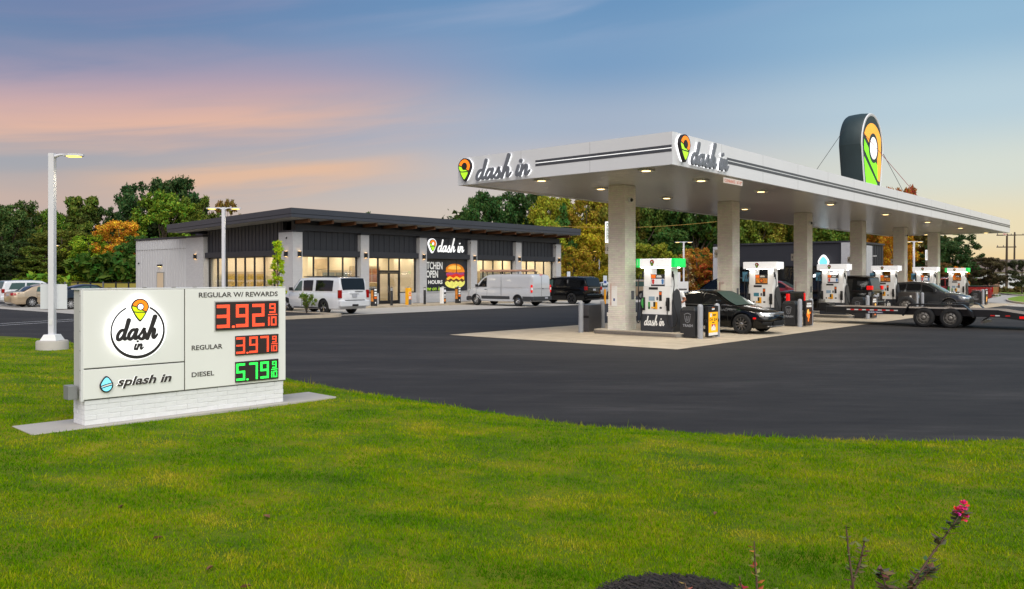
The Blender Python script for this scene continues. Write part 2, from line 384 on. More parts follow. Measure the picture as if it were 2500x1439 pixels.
def strip(b, xs, lo, hi, P, d, m=0, thick=.004):
    lo_ = [(x, min(lo(x), hi(x))) for x in xs]; hi_ = [(x, hi(x)) for x in xs]; n = len(xs)
    for i in range(n - 1):
        q = [lo_[i], lo_[i + 1], hi_[i + 1], hi_[i]]
        if max(abs(q[0][1] - q[3][1]), abs(q[1][1] - q[2][1])) < 1e-6: continue
        b.add([P(*p, d) for p in q], [(0, 1, 2, 3)], m)
    return b
def pin_shape(k):
    """teardrop map-pin: top(x), bottom(x) for a pin of head radius k centred on 0,0 with tip at -1.62k"""
    top = lambda x: math.sqrt(max(k * k - x * x, 0))
    bot = lambda x: -1.62 * k * (1 - min(abs(x) / k, 1) ** 1.35) ** .92
    return top, bot
def lsp(a, b, n): return [a + (b - a) * i / (n - 1) for i in range(n)]
def cosp(a, b, n): return [a + (b - a) * (1 - math.cos(math.pi * i / (n - 1))) / 2 for i in range(n)]
def disc(b, cx, cy_, r, P, d, n=28, m=0, d0=None):
    poly = [(cx + r * math.cos(2 * math.pi * i / n), cy_ + r * math.sin(2 * math.pi * i / n)) for i in range(n)]
    if d0 is None: b.add([P(*p, d) for p in poly], [tuple(range(n))], m)
    else: b.prism(poly, d0, d, P, m)
def pin_logo(parent, P, cx, cy_, k, d0, d1, mo, mor, mgr, mhole, rim=None, name='pin_badge'):
    Q = lambda x, y, d=0: P(cx + x, cy_ + y, d)
    top, bot = pin_shape(k); xs = cosp(-k, k, 31)
    poly = [(x, top(x)) for x in xs] + [(x, bot(x)) for x in xs[::-1][1:-1]]
    b = MB(); b.prism(poly[::-1], d0, d1, Q); plate = b.build(name, mo, parent)
    if rim:
        rk = k * 1.17; t2, b2 = pin_shape(rk); x2 = cosp(-rk, rk, 31); pl2 = [(x, t2(x)) for x in x2] + [(x, b2(x)) for x in x2[::-1][1:-1]]
        b = MB(); b.prism(pl2[::-1], d0 - .01 * k, d1 - .06 * k, Q); b.build('pin_rim', rim, plate)
    ki = k * .86; ti, bi = pin_shape(ki); e = .004 * max(1, k / .2)
    c1 = lambda x: -.10 * k - .34 * x - .10 * k * math.sin(x / k * 2.6)          # lower edge of the orange field
    c2 = lambda x: c1(x) - .13 * k
    c3 = lambda x: -.48 * k - .18 * x + .06 * k * math.sin(x / k * 3)
    c4 = lambda x: c3(x) - .12 * k
    xi = cosp(-ki, ki, 41)
    b = MB(); strip(b, xi, lambda x: max(bi(x), c1(x)), ti, Q, d1 + e); b.build('orange_field', mor, plate, fix=False)
    b = MB(); strip(b, xi, lambda x: max(bi(x), c3(x)), lambda x: max(bi(x), min(c2(x), ti(x))), Q, d1 + e); b.build('upper_leaf', mgr, plate, fix=False)
    b = MB(); strip(b, xi, bi, lambda x: max(bi(x), c4(x)), Q, d1 + e); b.build('lower_leaf', mgr, plate, fix=False)
    b = MB(); disc(b, 0.02 * k, .08 * k, k * .42, Q, d1 + 2 * e, m=0); disc(b, .02 * k, .08 * k, k * .30, Q, d1 + 3 * e, m=1); b.build('pin_hole', [mo, mhole], plate, fix=False)
    return plate
# ================================================================== layout frames
TH = .708; UX, UY = math.sin(TH), math.cos(TH); ROT = math.pi / 2 - TH
C0 = (4.467, 23.163); S0 = (-13.2, 50.1)
def cst(s, t, O=C0): return (O[0] + UX * s - UY * t, O[1] + UY * s + UX * t)
def sst(s, t): return cst(s, t, S0)
def smooth(a, b, x):
    x = min(max((x - a) / (b - a), 0), 1); return x * x * (3 - 2 * x)
def bank(x, y):   # the land rises behind the store's left side
    return 1.55 * smooth(70, 86, y) * smooth(10, 24, -x) + .9 * smooth(92, 130, y) * smooth(-20, 30, -x)

# ------------------------------------------------------------------ ground materials
def ground_mat(name, stops, scale, bump=.3, bscale=200, scale2=.35, rough=.95, stretch=None, grain=0):
    m = bpy.data.materials.new(name); m.use_nodes = True; t = m.node_tree; N = t.nodes; K = t.links; b = N['Principled BSDF']
    b.inputs['Roughness'].default_value = rough; b.inputs['Specular IOR Level'].default_value = .25
    g = N.new('ShaderNodeNewGeometry'); v = g.outputs['Position']
    if stretch:
        mp_ = N.new('ShaderNodeMapping'); mp_.inputs['Scale'].default_value = stretch; mp_.inputs['Rotation'].default_value = (0, 0, R(12)); K.new(v, mp_.inputs[0]); v2 = mp_.outputs[0]
    else: v2 = v
    a = N.new('ShaderNodeTexNoise'); a.inputs['Scale'].default_value = scale; a.inputs['Detail'].default_value = 8; a.inputs['Roughness'].default_value = .65; K.new(v2, a.inputs[0])
    c = N.new('ShaderNodeTexNoise'); c.inputs['Scale'].default_value = scale2; c.inputs['Detail'].default_value = 4; K.new(v2, c.inputs[0])
    ad_ = N.new('ShaderNodeMath'); ad_.operation = 'ADD'; h1 = N.new('ShaderNodeMath'); h1.operation = 'MULTIPLY'; h1.inputs[1].default_value = .5; h2 = N.new('ShaderNodeMath'); h2.operation = 'MULTIPLY'; h2.inputs[1].default_value = .5
    K.new(a.outputs[0], h1.inputs[0]); K.new(c.outputs[0], h2.inputs[0]); K.new(h1.outputs[0], ad_.inputs[0]); K.new(h2.outputs[0], ad_.inputs[1])
    r = N.new('ShaderNodeValToRGB'); cr = r.color_ramp
    while len(cr.elements) < len(stops): cr.elements.new(.5)
    for e, (p, cc_) in zip(cr.elements, stops): e.position = p; e.color = (*lin(cc_), 1)
    K.new(ad_.outputs[0], r.inputs[0]); K.new(r.outputs[0], b.inputs['Base Color'])
    if grain:
        gz = N.new('ShaderNodeTexNoise'); gz.inputs['Scale'].default_value = 38; gz.inputs['Detail'].default_value = 3; gz.inputs['Roughness'].default_value = .8; K.new(v, gz.inputs[0])
        gm_ = N.new('ShaderNodeMapRange'); gm_.inputs[1].default_value = .3; gm_.inputs[2].default_value = .7; gm_.inputs[3].default_value = 1 - grain; gm_.inputs[4].default_value = 1 + grain; K.new(gz.outputs[0], gm_.inputs[0])
        hs_ = N.new('ShaderNodeHueSaturation'); K.new(r.outputs[0], hs_.inputs['Color']); K.new(gm_.outputs[0], hs_.inputs['Value']); K.new(hs_.outputs[0], b.inputs['Base Color'])
    bz = N.new('ShaderNodeTexNoise'); bz.inputs['Scale'].default_value = bscale; bz.inputs['Detail'].default_value = 3; K.new(v, bz.inputs[0])
    bp = N.new('ShaderNodeBump'); bp.inputs['Strength'].default_value = bump; bp.inputs['Distance'].default_value = .01; K.new(bz.outputs[0], bp.inputs['Height']); K.new(bp.outputs[0], b.inputs['Normal'])
    return m
m_asph = ground_mat('asphalt', [(.30, (31, 30, 31)), (.42, (42, 40, 40)), (.54, (50, 48, 47)), (.66, (64, 61, 60)), (.78, (84, 81, 79))], 1.4, .35, 160, .22, .82, (.7, 3.0, 1), .3)
m_field = ground_mat('field_grass', [(.3, (92, 98, 34)), (.5, (132, 120, 46)), (.7, (150, 132, 62))], .6, .4, 30, .08)
m_lawn = ground_mat('lawn_soil', [(.34, (60, 84, 4)), (.48, (86, 104, 6)), (.60, (118, 116, 16)), (.72, (146, 132, 44))], 2.2, .6, 120, .9)
m_road = ground_mat('road_surface', [(.3, (120, 118, 116)), (.7, (142, 140, 138))], .5, .1, 60, .1)
m_mulch = mat('dark_mulch', (34, 31, 31), .95, vary=.5, vscale=14, bump=1., bscale=60, world=True)

# ------------------------------------------------------------------ terrain, asphalt, road
xs = [-900, -500, -300, -200, -140, -110] + [-90 + 5 * i for i in range(17)] + [0, 15, 40, 80, 140, 220, 400, 900]
ys = [-40, 0, 30, 60, 66, 70, 74, 78, 82, 86, 90, 95, 100, 110, 120, 130, 150, 200, 300, 600, 1200, 2600]
b = MB(); b.grid([[(x, y, -.06 + bank(x, y)) for x in xs] for y in ys])
structure(b.build('ground', m_field, smooth=60))
b = MB(); b.add([(-62, 8, 0), (95, 2, 0), (95, 60, 0), (70, 84, 0), (45, 100, 0), (-4, 100, 0), (-30, 72, 0), (-62, 66, 0)], [tuple(range(8))])
asphalt = structure(b.build('asphalt', m_asph))
b = MB(); b.add([(-10, 205, -.03), (400, 128, -.03), (400, 160, -.03), (-10, 232, -.03)], [(0, 1, 2, 3)]); structure(b.build('road', m_road))
# painted double line by the lawn on the left
m_paint = mat('road_paint', (205, 205, 205), .7, vary=.2, vscale=6)
for k, (a, c) in enumerate((((-60, 794.5), (300, 772.5)), ((-60, 799), (300, 776.5)))):
    p, q = gpt(*a), gpt(*c); d = Vector((q[0] - p[0], q[1] - p[1])).normalized(); nrm = Vector((-d.y, d.x)) * .05
    b = MB(); b.add([(p[0] - nrm.x, p[1] - nrm.y, .004), (q[0] - nrm.x, q[1] - nrm.y, .004), (q[0] + nrm.x, q[1] + nrm.y, .004), (p[0] + nrm.x, p[1] + nrm.y, .004)], [(0, 1, 2, 3)]); structure(b.build('painted_line', m_paint))

# ------------------------------------------------------------------ lawn (front)
edge = [gpt(x, y) for x, y in [(-420, 812), (-200, 816), (0, 822), (95, 827), (172, 838), (260, 853), (400, 880), (560, 905), (700, 928), (852, 956), (996, 978), (1100, 994), (1200, 1010), (1300, 1026), (1420, 1042), (1620, 1055), (1860, 1070), (2100, 1078), (2300, 1081), (2500, 1075), (2700, 1060), (3000, 1030)]]
edge = [(p[0], p[1]) for p in spline(edge, 4)]
def edge_y(x):   # far edge of the lawn at x (for x sorted part)
    for (xa, ya), (xb, yb) in zip(edge, edge[1:]):
        if xa <= x <= xb: return ya + (yb - ya) * (x - xa) / (xb - xa)
    return edge[0][1] if x < edge[0][0] else edge[-1][1]
def lawn_z(x, y, e=None):
    e = edge_y(x) if e is None else e
    d = max(e - y, 0)
    return .012 + .05 * smooth(0, .9, d) + .018 * math.sin(x * .9 + 1.3) * math.sin(y * .7) * smooth(.3, 2, d)
lx = sorted(set([round(-25 + .5 * i, 3) for i in range(80)]))
rows = []
for k in lsp(0, 1, 46):
    row = []
    for x in lx:
        e = edge_y(x); y = e + (1.5 - e) * (1 - (1 - k)) ** 1.0; row.append((x, y, lawn_z(x, y, e)))
    rows.append(row)
b = MB(); b.grid(rows[::-1])
# thin soil lip at the asphalt side
b.grid([[(x, edge_y(x) + .03, -.01) for x in lx], [(x, edge_y(x), lawn_z(x, edge_y(x))) for x in lx]])
lawn = structure(b.build('lawn', m_lawn, smooth=50))

# blades: one mesh, shorter and sparser with distance
def blades(n, ymax, seed, hmul=1., wmul=1., xr=(-16, 12.5), pick=None):
    rs = np.random.RandomState(seed); ex = np.array([p[0] for p in edge]); ey = np.array([p[1] for p in edge])
    # distance from the viewpoint is drawn so that far turf carries fewer, wider blades
    q = rs.rand(n); r = 3.6 * (ymax / 3.6) ** (q ** .92); a = (rs.rand(n) - .5) * 1.75
    x = r * np.sin(a); y = r * np.cos(a)
    keep = (y < np.interp(x, ex, ey) + .02) & (x > xr[0]) & (x < xr[1]) & (y > 2.2)
    # leave the mulch bed and the sign's concrete pad clear
    keep &= ((x - .98) ** 2 + (y - 4.90) ** 2) > .50 ** 2
    px_, py_ = x + 5.465, y - 10.6; al = px_ * .6925 + py_ * .7214; ac = -px_ * .7214 + py_ * .6925
    keep &= ~((al > -.64) & (al < 3.77) & (ac > -.12) & (ac < .72))
    pxb, pyb = x + 12.2, y - 22.06; keep &= (pxb ** 2 + pyb ** 2) > .42 ** 2
    x, y, r = x[keep], y[keep], r[keep]; m = len(x)
    e = np.interp(x, ex, ey); d = np.clip(e - y, 0, None)
    sm = lambda a, b_, v: (lambda t: t * t * (3 - 2 * t))(np.clip((v - a) / (b_ - a), 0, 1))
    z = .012 + .05 * sm(0, .9, d) + .018 * np.sin(x * .9 + 1.3) * np.sin(y * .7) * sm(.3, 2, d)
    cell = np.sin(np.floor(x / .05 + .6 * np.sin(y * 9)) * 12.9898 + np.floor(y / .05 + .6 * np.sin(x * 11)) * 78.233) * 43758.5453; cell -= np.floor(cell)
    clump = (.45 + .85 * cell) * .85 + .22 * np.sin(x * 3.1 + 2 * np.sin(y * 2.3)) * np.sin(y * 2.7 + np.sin(x * 1.9))
    h = (.016 + .022 * rs.rand(m)) * clump * hmul; tall = rs.rand(m) < .004; h = np.where(tall, h * 3.0, h) * (1 + 1.6 * np.exp(-d / .07) * rs.rand(m))
    w = (.0018 + .0017 * rs.rand(m)) * (.5 + r / 7.0) * wmul
    t = rs.rand(m) * 2 * np.pi; lean = (rs.rand(m) * .9 + .15) * h; lt = rs.rand(m) * 2 * np.pi
    v = np.empty((m, 3, 3)); v[:, 0, 0] = x - np.cos(t) * w; v[:, 0, 1] = y - np.sin(t) * w; v[:, 0, 2] = z - .004
    v[:, 1, 0] = x + np.cos(t) * w; v[:, 1, 1] = y + np.sin(t) * w; v[:, 1, 2] = z - .004
    v[:, 2, 0] = x + np.cos(lt) * lean; v[:, 2, 1] = y + np.sin(lt) * lean; v[:, 2, 2] = z + h
    me = bpy.data.meshes.new('grass'); me.vertices.add(m * 3); me.vertices.foreach_set('co', v.ravel().astype(np.float32))
    me.loops.add(m * 3); me.loops.foreach_set('vertex_index', np.arange(m * 3, dtype=np.int32)); me.polygons.add(m); me.polygons.foreach_set('loop_start', np.arange(0, m * 3, 3, dtype=np.int32)); me.polygons.foreach_set('loop_total', np.full(m, 3, dtype=np.int32))
    me.update(); me.validate(); return me
def grass_material():
    m = bpy.data.materials.new('grass_blade'); m.use_nodes = True; t = m.node_tree; N = t.nodes; K = t.links; b = N['Principled BSDF']; b.inputs['Roughness'].default_value = .8; b.inputs['Specular IOR Level'].default_value = .04
    g = N.new('ShaderNodeNewGeometry'); a = N.new('ShaderNodeTexNoise'); a.inputs['Scale'].default_value = .85; a.inputs['Detail'].default_value = 6; a.inputs['Roughness'].default_value = .62
    mr_ = N.new('ShaderNodeMapping'); mr_.inputs['Rotation'].default_value = (0, 0, R(24)); ms_ = N.new('ShaderNodeMapping'); ms_.inputs['Scale'].default_value = (.8, 1.7, 1); K.new(g.outputs['Position'], mr_.inputs[0]); K.new(mr_.outputs[0], ms_.inputs[0]); K.new(ms_.outputs[0], a.inputs[0])
    rr = N.new('ShaderNodeMapRange'); rr.inputs[3].default_value = -.11; rr.inputs[4].default_value = .11; K.new(g.outputs['Random Per Island'], rr.inputs[0])
    s = N.new('ShaderNodeMath'); s.operation = 'ADD'; K.new(a.outputs[0], s.inputs[0]); K.new(rr.outputs[0], s.inputs[1])
    r = N.new('ShaderNodeValToRGB'); cr = r.color_ramp
    st = [(.27, (58, 106, 0)), (.40, (92, 140, 0)), (.50, (122, 158, 0)), (.60, (150, 164, 4)), (.74, (196, 178, 60))]
    while len(cr.elements) < len(st): cr.elements.new(.5)
    for e, (p, c) in zip(cr.elements, st): e.position = p; e.color = (*lin(c), 1)
    K.new(s.outputs[0], r.inputs[0]); K.new(r.outputs[0], b.inputs['Base Color'])
    tr = N.new('ShaderNodeBsdfTranslucent'); K.new(r.outputs[0], tr.inputs[0]); mx = N.new('ShaderNodeMixShader'); mx.inputs[0].default_value = .35; K.new(b.outputs[0], mx.inputs[1]); K.new(tr.outputs[0], mx.inputs[2]); K.new(mx.outputs[0], N['Material Output'].inputs[0])
    return m
m_grass = grass_material()
gm = blades(1000000, 30, 3); gm.materials.append(m_grass)
o = put('grass', gm); stuff(o); tag(o, 'bright green mown lawn grass in front of the sign', 'grass')

# ------------------------------------------------------------------ concrete aprons in slabs
def slabs(name, mt, O, s0, s1, t0, t1, ns, ntt, z0=-.02, z1=.018, gap=.012):
    root = MB().box(s0 + .01, s1 - .01, t0 + .01, t1 - .01, z0 - .01, z0 + .03).build(name, m_seam, None, loc=(O[0], O[1], 0), rotz=ROT); structure(root)
    ds, dt = (s1 - s0) / ns, (t1 - t0) / ntt; me = MB().box(-ds / 2 + gap, ds / 2 - gap, -dt / 2 + gap, dt / 2 - gap, z0, z1).mesh('slab', mt)
    for i in range(ns):
        for j in range(ntt): put('slab', me, root, (s0 + ds * (i + .5), t0 + dt * (j + .5), random.uniform(-.002, .002)))
    return root
slabs('canopy_pad', m_conc, C0, -.45, 48.7, -.4, 8.3, 12, 2)
slabs('parking_apron', m_conc2, S0, -3.4, 31, -8.6, -2.3, 10, 1)
slabs('side_parking_apron', m_conc2, S0, -11.2, -4.6, .5, 24, 1, 8)
slabs('sidewalk', m_conc, S0, -2.4, 29, -2.3, .02, 18, 1, -.02, .13)
slabs('side_sidewalk', m_conc, S0, -4.6, -.05, .04, 22, 1, 12, -.02, .13)
# far-right lawn pieces with kerb and the concrete drive between them
def flat_poly(name, pts, z, mt, thick=.12): return MB().prism(pts, z - thick, z).build(name, mt)
dr = [gpt(x, y) for x, y in [(2380, 741), (2440, 722), (2430, 716), (2560, 712), (2600, 712), (2600, 760), (2500, 750), (2430, 746)]]
structure(flat_poly('driveway', dr, .006, m_conc2, .05))
def ring_lawn(pts, nm):
    pts = [(p[0], p[1]) for p in spline(pts + [pts[0]], 4)][:-1]; cx = sum(p[0] for p in pts) / len(pts); cy_ = sum(p[1] for p in pts) / len(pts)
    inn = [(cx + (x - cx) * .955, cy_ + (y - cy_) * .955) for x, y in pts]
    root = structure(flat_poly(nm, inn, .14, mat('far_lawn', (112, 140, 26), .95, vary=.3, vscale=.8, bump=.6, bscale=30, world=True), .2))
    k = MB(); n = len(pts)
    for i in range(n):
        j = (i + 1) % n; k.hexa([(*pts[i], 0), (*pts[j], 0), (*inn[j], 0), (*inn[i], 0), (*pts[i], .13), (*pts[j], .13), (*inn[j], .135), (*inn[i], .135)])
    structure(k.build('kerb', m_kerb)); return root
ring_lawn([gpt(x, y) for x, y in [(2424, 717), (2465, 714.5), (2560, 713), (2640, 713), (2640, 722), (2540, 723.5), (2483, 722.5), (2450, 719.5)]], 'verge_lawn')
ring_lawn([gpt(x, y) for x, y in [(2486, 726.5), (2459, 732), (2462, 738), (2500, 743.5), (2580, 750), (2660, 752), (2660, 727), (2560, 725.5)]], 'corner_lawn')

# ------------------------------------------------------------------ planter by the store corner
pl = thing('planter', 'kerbed mulch planter at the near end of the parking apron', 'planter', (*S0, 0), ROT)
MB().box(-11, -3.75, -9.45, -4.2, 0, .11).build('mulch', m_mulch, pl)
b = MB(); b.box(-11.2, -4.3, -9.7, -9.46, 0, .15); b.box(-3.72, -3.5, -8.9, -4.0, 0, .15); b.box(-11.2, -3.5, -4.19, -3.99, 0, .15)
arc = [(-4.3 + math.sin(a) * .8, -8.9 - math.cos(a) * .8) for a in lsp(0, math.pi / 2, 7)]; ari = [(-4.3 + math.sin(a) * .57, -8.9 - math.cos(a) * .57) for a in lsp(0, math.pi / 2, 7)]
for i in range(6): b.hexa([(*arc[i], 0), (*arc[i + 1], 0), (*ari[i + 1], 0), (*ari[i], 0), (*arc[i], .15), (*arc[i + 1], .15), (*ari[i + 1], .15), (*ari[i], .15)])
b.build('kerb', m_kerb, pl)

# ================================================================== the store
m_wbrick = brick_mat('white_painted_brick', (196, 196, 198), (188, 188, 191), (166, 166, 170), axis='sum')
m_glass = glass_mat('shop_glass', (.97, .97, .95), .08)
m_metal_wall = mat('white_metal_panel', (192, 193, 196), .4, vary=.05, vscale=1, stretch=(1, 1, .2))
m_intw = mat('cream_wall', (222, 210, 184), .8, vary=.06, vscale=.7)
m_intf = mat('shop_floor', (150, 140, 125), .4, vary=.1)
m_intl = mat('ceiling_light', (255, 240, 205), .5, emit=12, ecol=(255, 243, 222))
store = thing('convenience_store', 'dark flat-roofed convenience store with white brick piers and lit windows', 'store', (*S0, 0), ROT)
# piers
pier = MB().box(0, .68, 0, .62, .13, 4.69).mesh('pier', m_wbrick); cap = MB().box(-.04, .72, -.05, .60, 4.69, 4.79).mesh('coping', m_siding)
for i in range(6):
    if i == 0: p = MB().box(0, .68, 0, 1.5, .0, 4.69).build('pier', m_wbrick, store); MB().box(-.04, .72, -.05, 1.5, 4.69, 4.79).build('coping', m_siding, p)
    else: p = put('pier', pier, store, (5.2 * i, 0, 0)); put('coping', cap, p)
# upper dark wall, eaves band
MB().box(.31, 26.6, .34, .62, 3.3, 5.62).build('front_wall', m_siding, store)
MB().box(.28, 26.66, .12, .36, 4.80, 5.16).build('eaves_band', m_siding, store)
MB().box(.31, .6, 1.5, 10.42, 3.3, 5.5).build('side_wall', m_siding, store)
MB().box(26.4, 26.68, .62, 14, 0, 5.45).build('side_wall', m_siding, store)
bat = MB().box(-.022, .022, .312, .345, 3.62, 4.795).mesh('batten', m_siding)
for i in range(5):
    for k in range(10): put('batten', bat, store, (5.2 * i + .68 + .452 * (k + .5), 0, 0))
bat2 = MB().box(.282, .315, -.022, .022, 3.62, 5.40).mesh('batten', m_siding)
for k in range(22): put('batten', bat2, store, (0, 1.7 + .405 * k, 0))
for i in range(5): MB().box(5.2 * i + .68, 5.2 * (i + 1) + (.0 if i < 4 else 0), .10, .338, 3.25, 3.615).build('awning_band', m_siding, store, bevel=.012)
MB().box(.10, .308, 1.5, 10.5, 3.25, 3.615).build('awning_band', m_siding, store, bevel=.012)
# knee walls and windows
m_frame = mat('window_frame', (24, 24, 26), .4)
for i in range(5):
    x0, x1 = 5.2 * i + .68, 5.2 * (i + 1)
    if i == 1:
        MB().box(x0, 6.98, .33, .60, .13, .86).build('knee_wall', m_wbrick, store); MB().box(8.92, x1, .33, .60, .13, .86).build('knee_wall', m_wbrick, store)
    else:
        MB().box(x0, x1, .33, .60, .13, .86).build('knee_wall', m_wbrick, store); MB().box(x0, x1, .29, .42, .861, .92).build('sill', m_wbrick, store)
    b = MB(); panes = []
    if i == 1:
        for x in (x0 + .05, 7.0, 8.9, x1 - .05): b.box(x - .04, x + .04, .40, .50, .86 if x in (x0 + .05, x1 - .05) else .13, 3.3)
        for a, c in ((x0 + .09, 6.96), (8.94, x1 - .09)): b.box(a, c, .41, .49, .86, .93); b.box(a, c, .41, .49, 3.2, 3.3); panes.append((a, c, .93, 3.2))
        b.box(7.04, 8.86, .41, .49, 3.2, 3.3); b.box(7.04, 8.86, .405, .495, 2.28, 2.40); b.box(7.92, 7.98, .41, .49, 2.40, 3.2); panes += [(7.04, 7.92, 2.4, 3.2), (7.98, 8.86, 2.4, 3.2)]
    else:
        n = 4; w = (x1 - x0) / n
        for k in range(n + 1): b.box(x0 + w * k - .035 + (.035 if k == 0 else -.035 if k == n else 0), x0 + w * k + .035 + (.035 if k == 0 else -.035 if k == n else 0), .40, .50, .92, 3.3)
        for k in range(n): b.box(x0 + w * k + (.07 if k == 0 else .035), x0 + w * (k + 1) - (.07 if k == n - 1 else .035), .41, .49, .92, .98); b.box(x0 + w * k + (.07 if k == 0 else .035), x0 + w * (k + 1) - (.07 if k == n - 1 else .035), .41, .49, 3.2, 3.3); panes.append((x0 + w * k + .035, x0 + w * (k + 1) - .035, .98, 3.2))
    win = b.build('window', m_frame, store)
    for a, c, z0, z1 in panes:
        if i == 2: MB().box(a, c, .405, .455, z0, z1).build('printed_panel', mat('dark_graphic_film', (44, 46, 54), .25, vary=.05), win)
        else: MB().box(a, c, .445, .455, z0, z1).build('pane', m_glass, win)
for k, (a, c) in enumerate(((7.06, 7.94), (7.96, 8.84))):
    b = MB(); b.box(a, a + .07, .40, .46, .14, 2.27); b.box(c - .07, c, .40, .46, .14, 2.27); b.box(a + .07, c - .07, .402, .458, .14, .36); b.box(a + .07, c - .07, .402, .458, 2.17, 2.27)
    d = b.build('door', m_frame, store); MB().box(a + .07, c - .07, .425, .435, .36, 2.17).build('pane', m_glass, d); b = MB(); hx = c - .12 if k == 0 else a + .12; b.tube([(hx, .40, .9), (hx, .34, .92), (hx, .34, 1.35), (hx, .40, 1.37)], .014); b.build('handle', m_steel, d)
# side windows
MB().box(.32, .6, 1.5, 10.42, .0, .86).build('knee_wall', m_wbrick, store)
b = MB(); n = 8; w = 8.92 / n
for k in range(n + 1): b.box(.40, .50, 1.5 + w * k - .04 + (.04 if k == 0 else -.04 if k == n else 0), 1.5 + w * k + .04 + (.04 if k == 0 else -.04 if k == n else 0), .86, 3.3)
for k in range(n): b.box(.41, .49, 1.5 + w * k + (.08 if k == 0 else .04), 1.5 + w * (k + 1) - (.08 if k == n - 1 else .04), .86, .94); b.box(.41, .49, 1.5 + w * k + (.08 if k == 0 else .04), 1.5 + w * (k + 1) - (.08 if k == n - 1 else .04), 3.2, 3.3)
win = b.build('window', m_frame, store)
for k in range(n): MB().box(.445, .455, 1.5 + w * k + .04, 1.5 + w * (k + 1) - .04, .94, 3.2).build('pane', m_glass, win)
# white wing
MB().box(0, 1.2, 10.42, 12.75, 0, 4.70).build('brick_wing', m_wbrick, store)
wing = MB().box(.03, 26.4, 12.752, 20.4, 0, 4.68).build('metal_wing', m_metal_wall, store)
rib = MB().box(0, .031, -.05, .05, .1, 4.66).mesh('rib', m_metal_wall)
for k in range(19): put('rib', rib, wing, (0, 13.0 + .385 * k, 0))
MB().box(.0, .029, 12.76, 20.4, 3.95, 3.975).build('panel_joint', m_soffit, wing)
MB().box(-.05, 1.25, 10.40, 20.45, 4.70, 4.82).build('coping', m_siding, store)
MB().box(-.02, .03, 16.0, 16.95, .13, 2.25).build('side_door', mat('beige_door', (206, 186, 158), .5), store)
b = MB(); b.box(-.03, .03, 15.94, 16.0, .13, 2.31); b.box(-.03, .03, 16.95, 17.01, .13, 2.31); b.box(-.03, .03, 16.0, 16.95, 2.25, 2.31); b.build('door_frame', m_soffit, store)
wl = MB().box(-.16, .03, 16.25, 16.7, 2.72, 2.86).build('wall_lamp', m_blackm, store); MB().box(-.14, -.02, 16.3, 16.65, 2.705, 2.719).build('lens', m_lamp, wl)
MB().box(1.6, 26, 10.5, 14.4, 4.7, 5.50).build('roof_parapet', m_siding, store)
MB().box(.6, 26.4, 14.4, 20.3, 4.69, 4.78).build('back_roof', m_roof, store)
# shed roof: two-step fascia, soffit
def roof_slab(x0, x1, y0, y1, zt0, zt1, th, mt, nm, zb=0): 
    return MB().hexa([(x0, y0, zt0 - th), (x1, y0, zt0 - th), (x1, y1, zt1 - th), (x0, y1, zt1 - th), (x0, y0, zt0 - zb), (x1, y0, zt0 - zb), (x1, y1, zt1 - zb), (x0, y1, zt1 - zb)]).build(nm, mt, store)
roof_slab(-1.04, 27.72, -1.32, 13.5, 6.01, 5.60, .33, m_roof, 'roof')
roof_slab(-1.00, 27.68, -1.28, 13.46, 6.01, 5.60, .355, m_seam, 'fascia_gap', .331)
roof_slab(-1.03, 27.71, -1.31, 13.49, 6.01, 5.60, .535, m_roof, 'lower_fascia', .356)
roof_slab(-.90, 27.58, -1.18, 13.36, 6.01, 5.60, .55, m_soffit, 'soffit', .536)
beam = MB().hexa([(-.07, -1.02, 5.24), (.07, -1.02, 5.24), (.07, .35, 5.20), (-.07, .35, 5.20), (-.07, -1.02, 5.44), (.07, -1.02, 5.44), (.07, .35, 5.40), (-.07, .35, 5.40)]).mesh('beam', m_wood)
for k in range(16): put('beam', beam, store, (.45 + 1.737 * k, 0, 0))
# up-and-down wall lamps
def sconce(x, y, ax):
    b = MB(); h = MB()
    if ax == 'f': b.box(x - .09, x + .09, y - .17, y, 3.2, 3.52); h.box(x - .06, x + .06, y - .14, y - .03, 3.521, 3.528); h.box(x - .06, x + .06, y - .14, y - .03, 3.192, 3.199)
    else: b.box(x - .17, x, y - .09, y + .09, 3.2, 3.52); h.box(x - .14, x - .03, y - .06, y + .06, 3.521, 3.528); h.box(x - .14, x - .03, y - .06, y + .06, 3.192, 3.199)
    o = b.build('wall_lamp', m_blackm, store); h.build('lens', m_scon, o)
for i in range(6): sconce(5.2 * i + (.42 if i == 0 else .34), 0, 'f')
sconce(0, .62, 's'); sconce(0, 11.4, 's')
def camera_dome(x, y, z, parent):
    b = MB(); b.box(x - .05, x + .05, y - .02, y + .02, z, z + .05); b.ball((x, y - .06, z - .02), .06, 10, 1); return b.build('security_camera', [m_white, m_black], parent, smooth=40)
camera_dome(-.02, .7, 4.35, store); camera_dome(15.45, -.02, 4.5, store); camera_dome(25.85, -.02, 4.5, store); camera_dome(-.03, 19.9, 3.0, store)
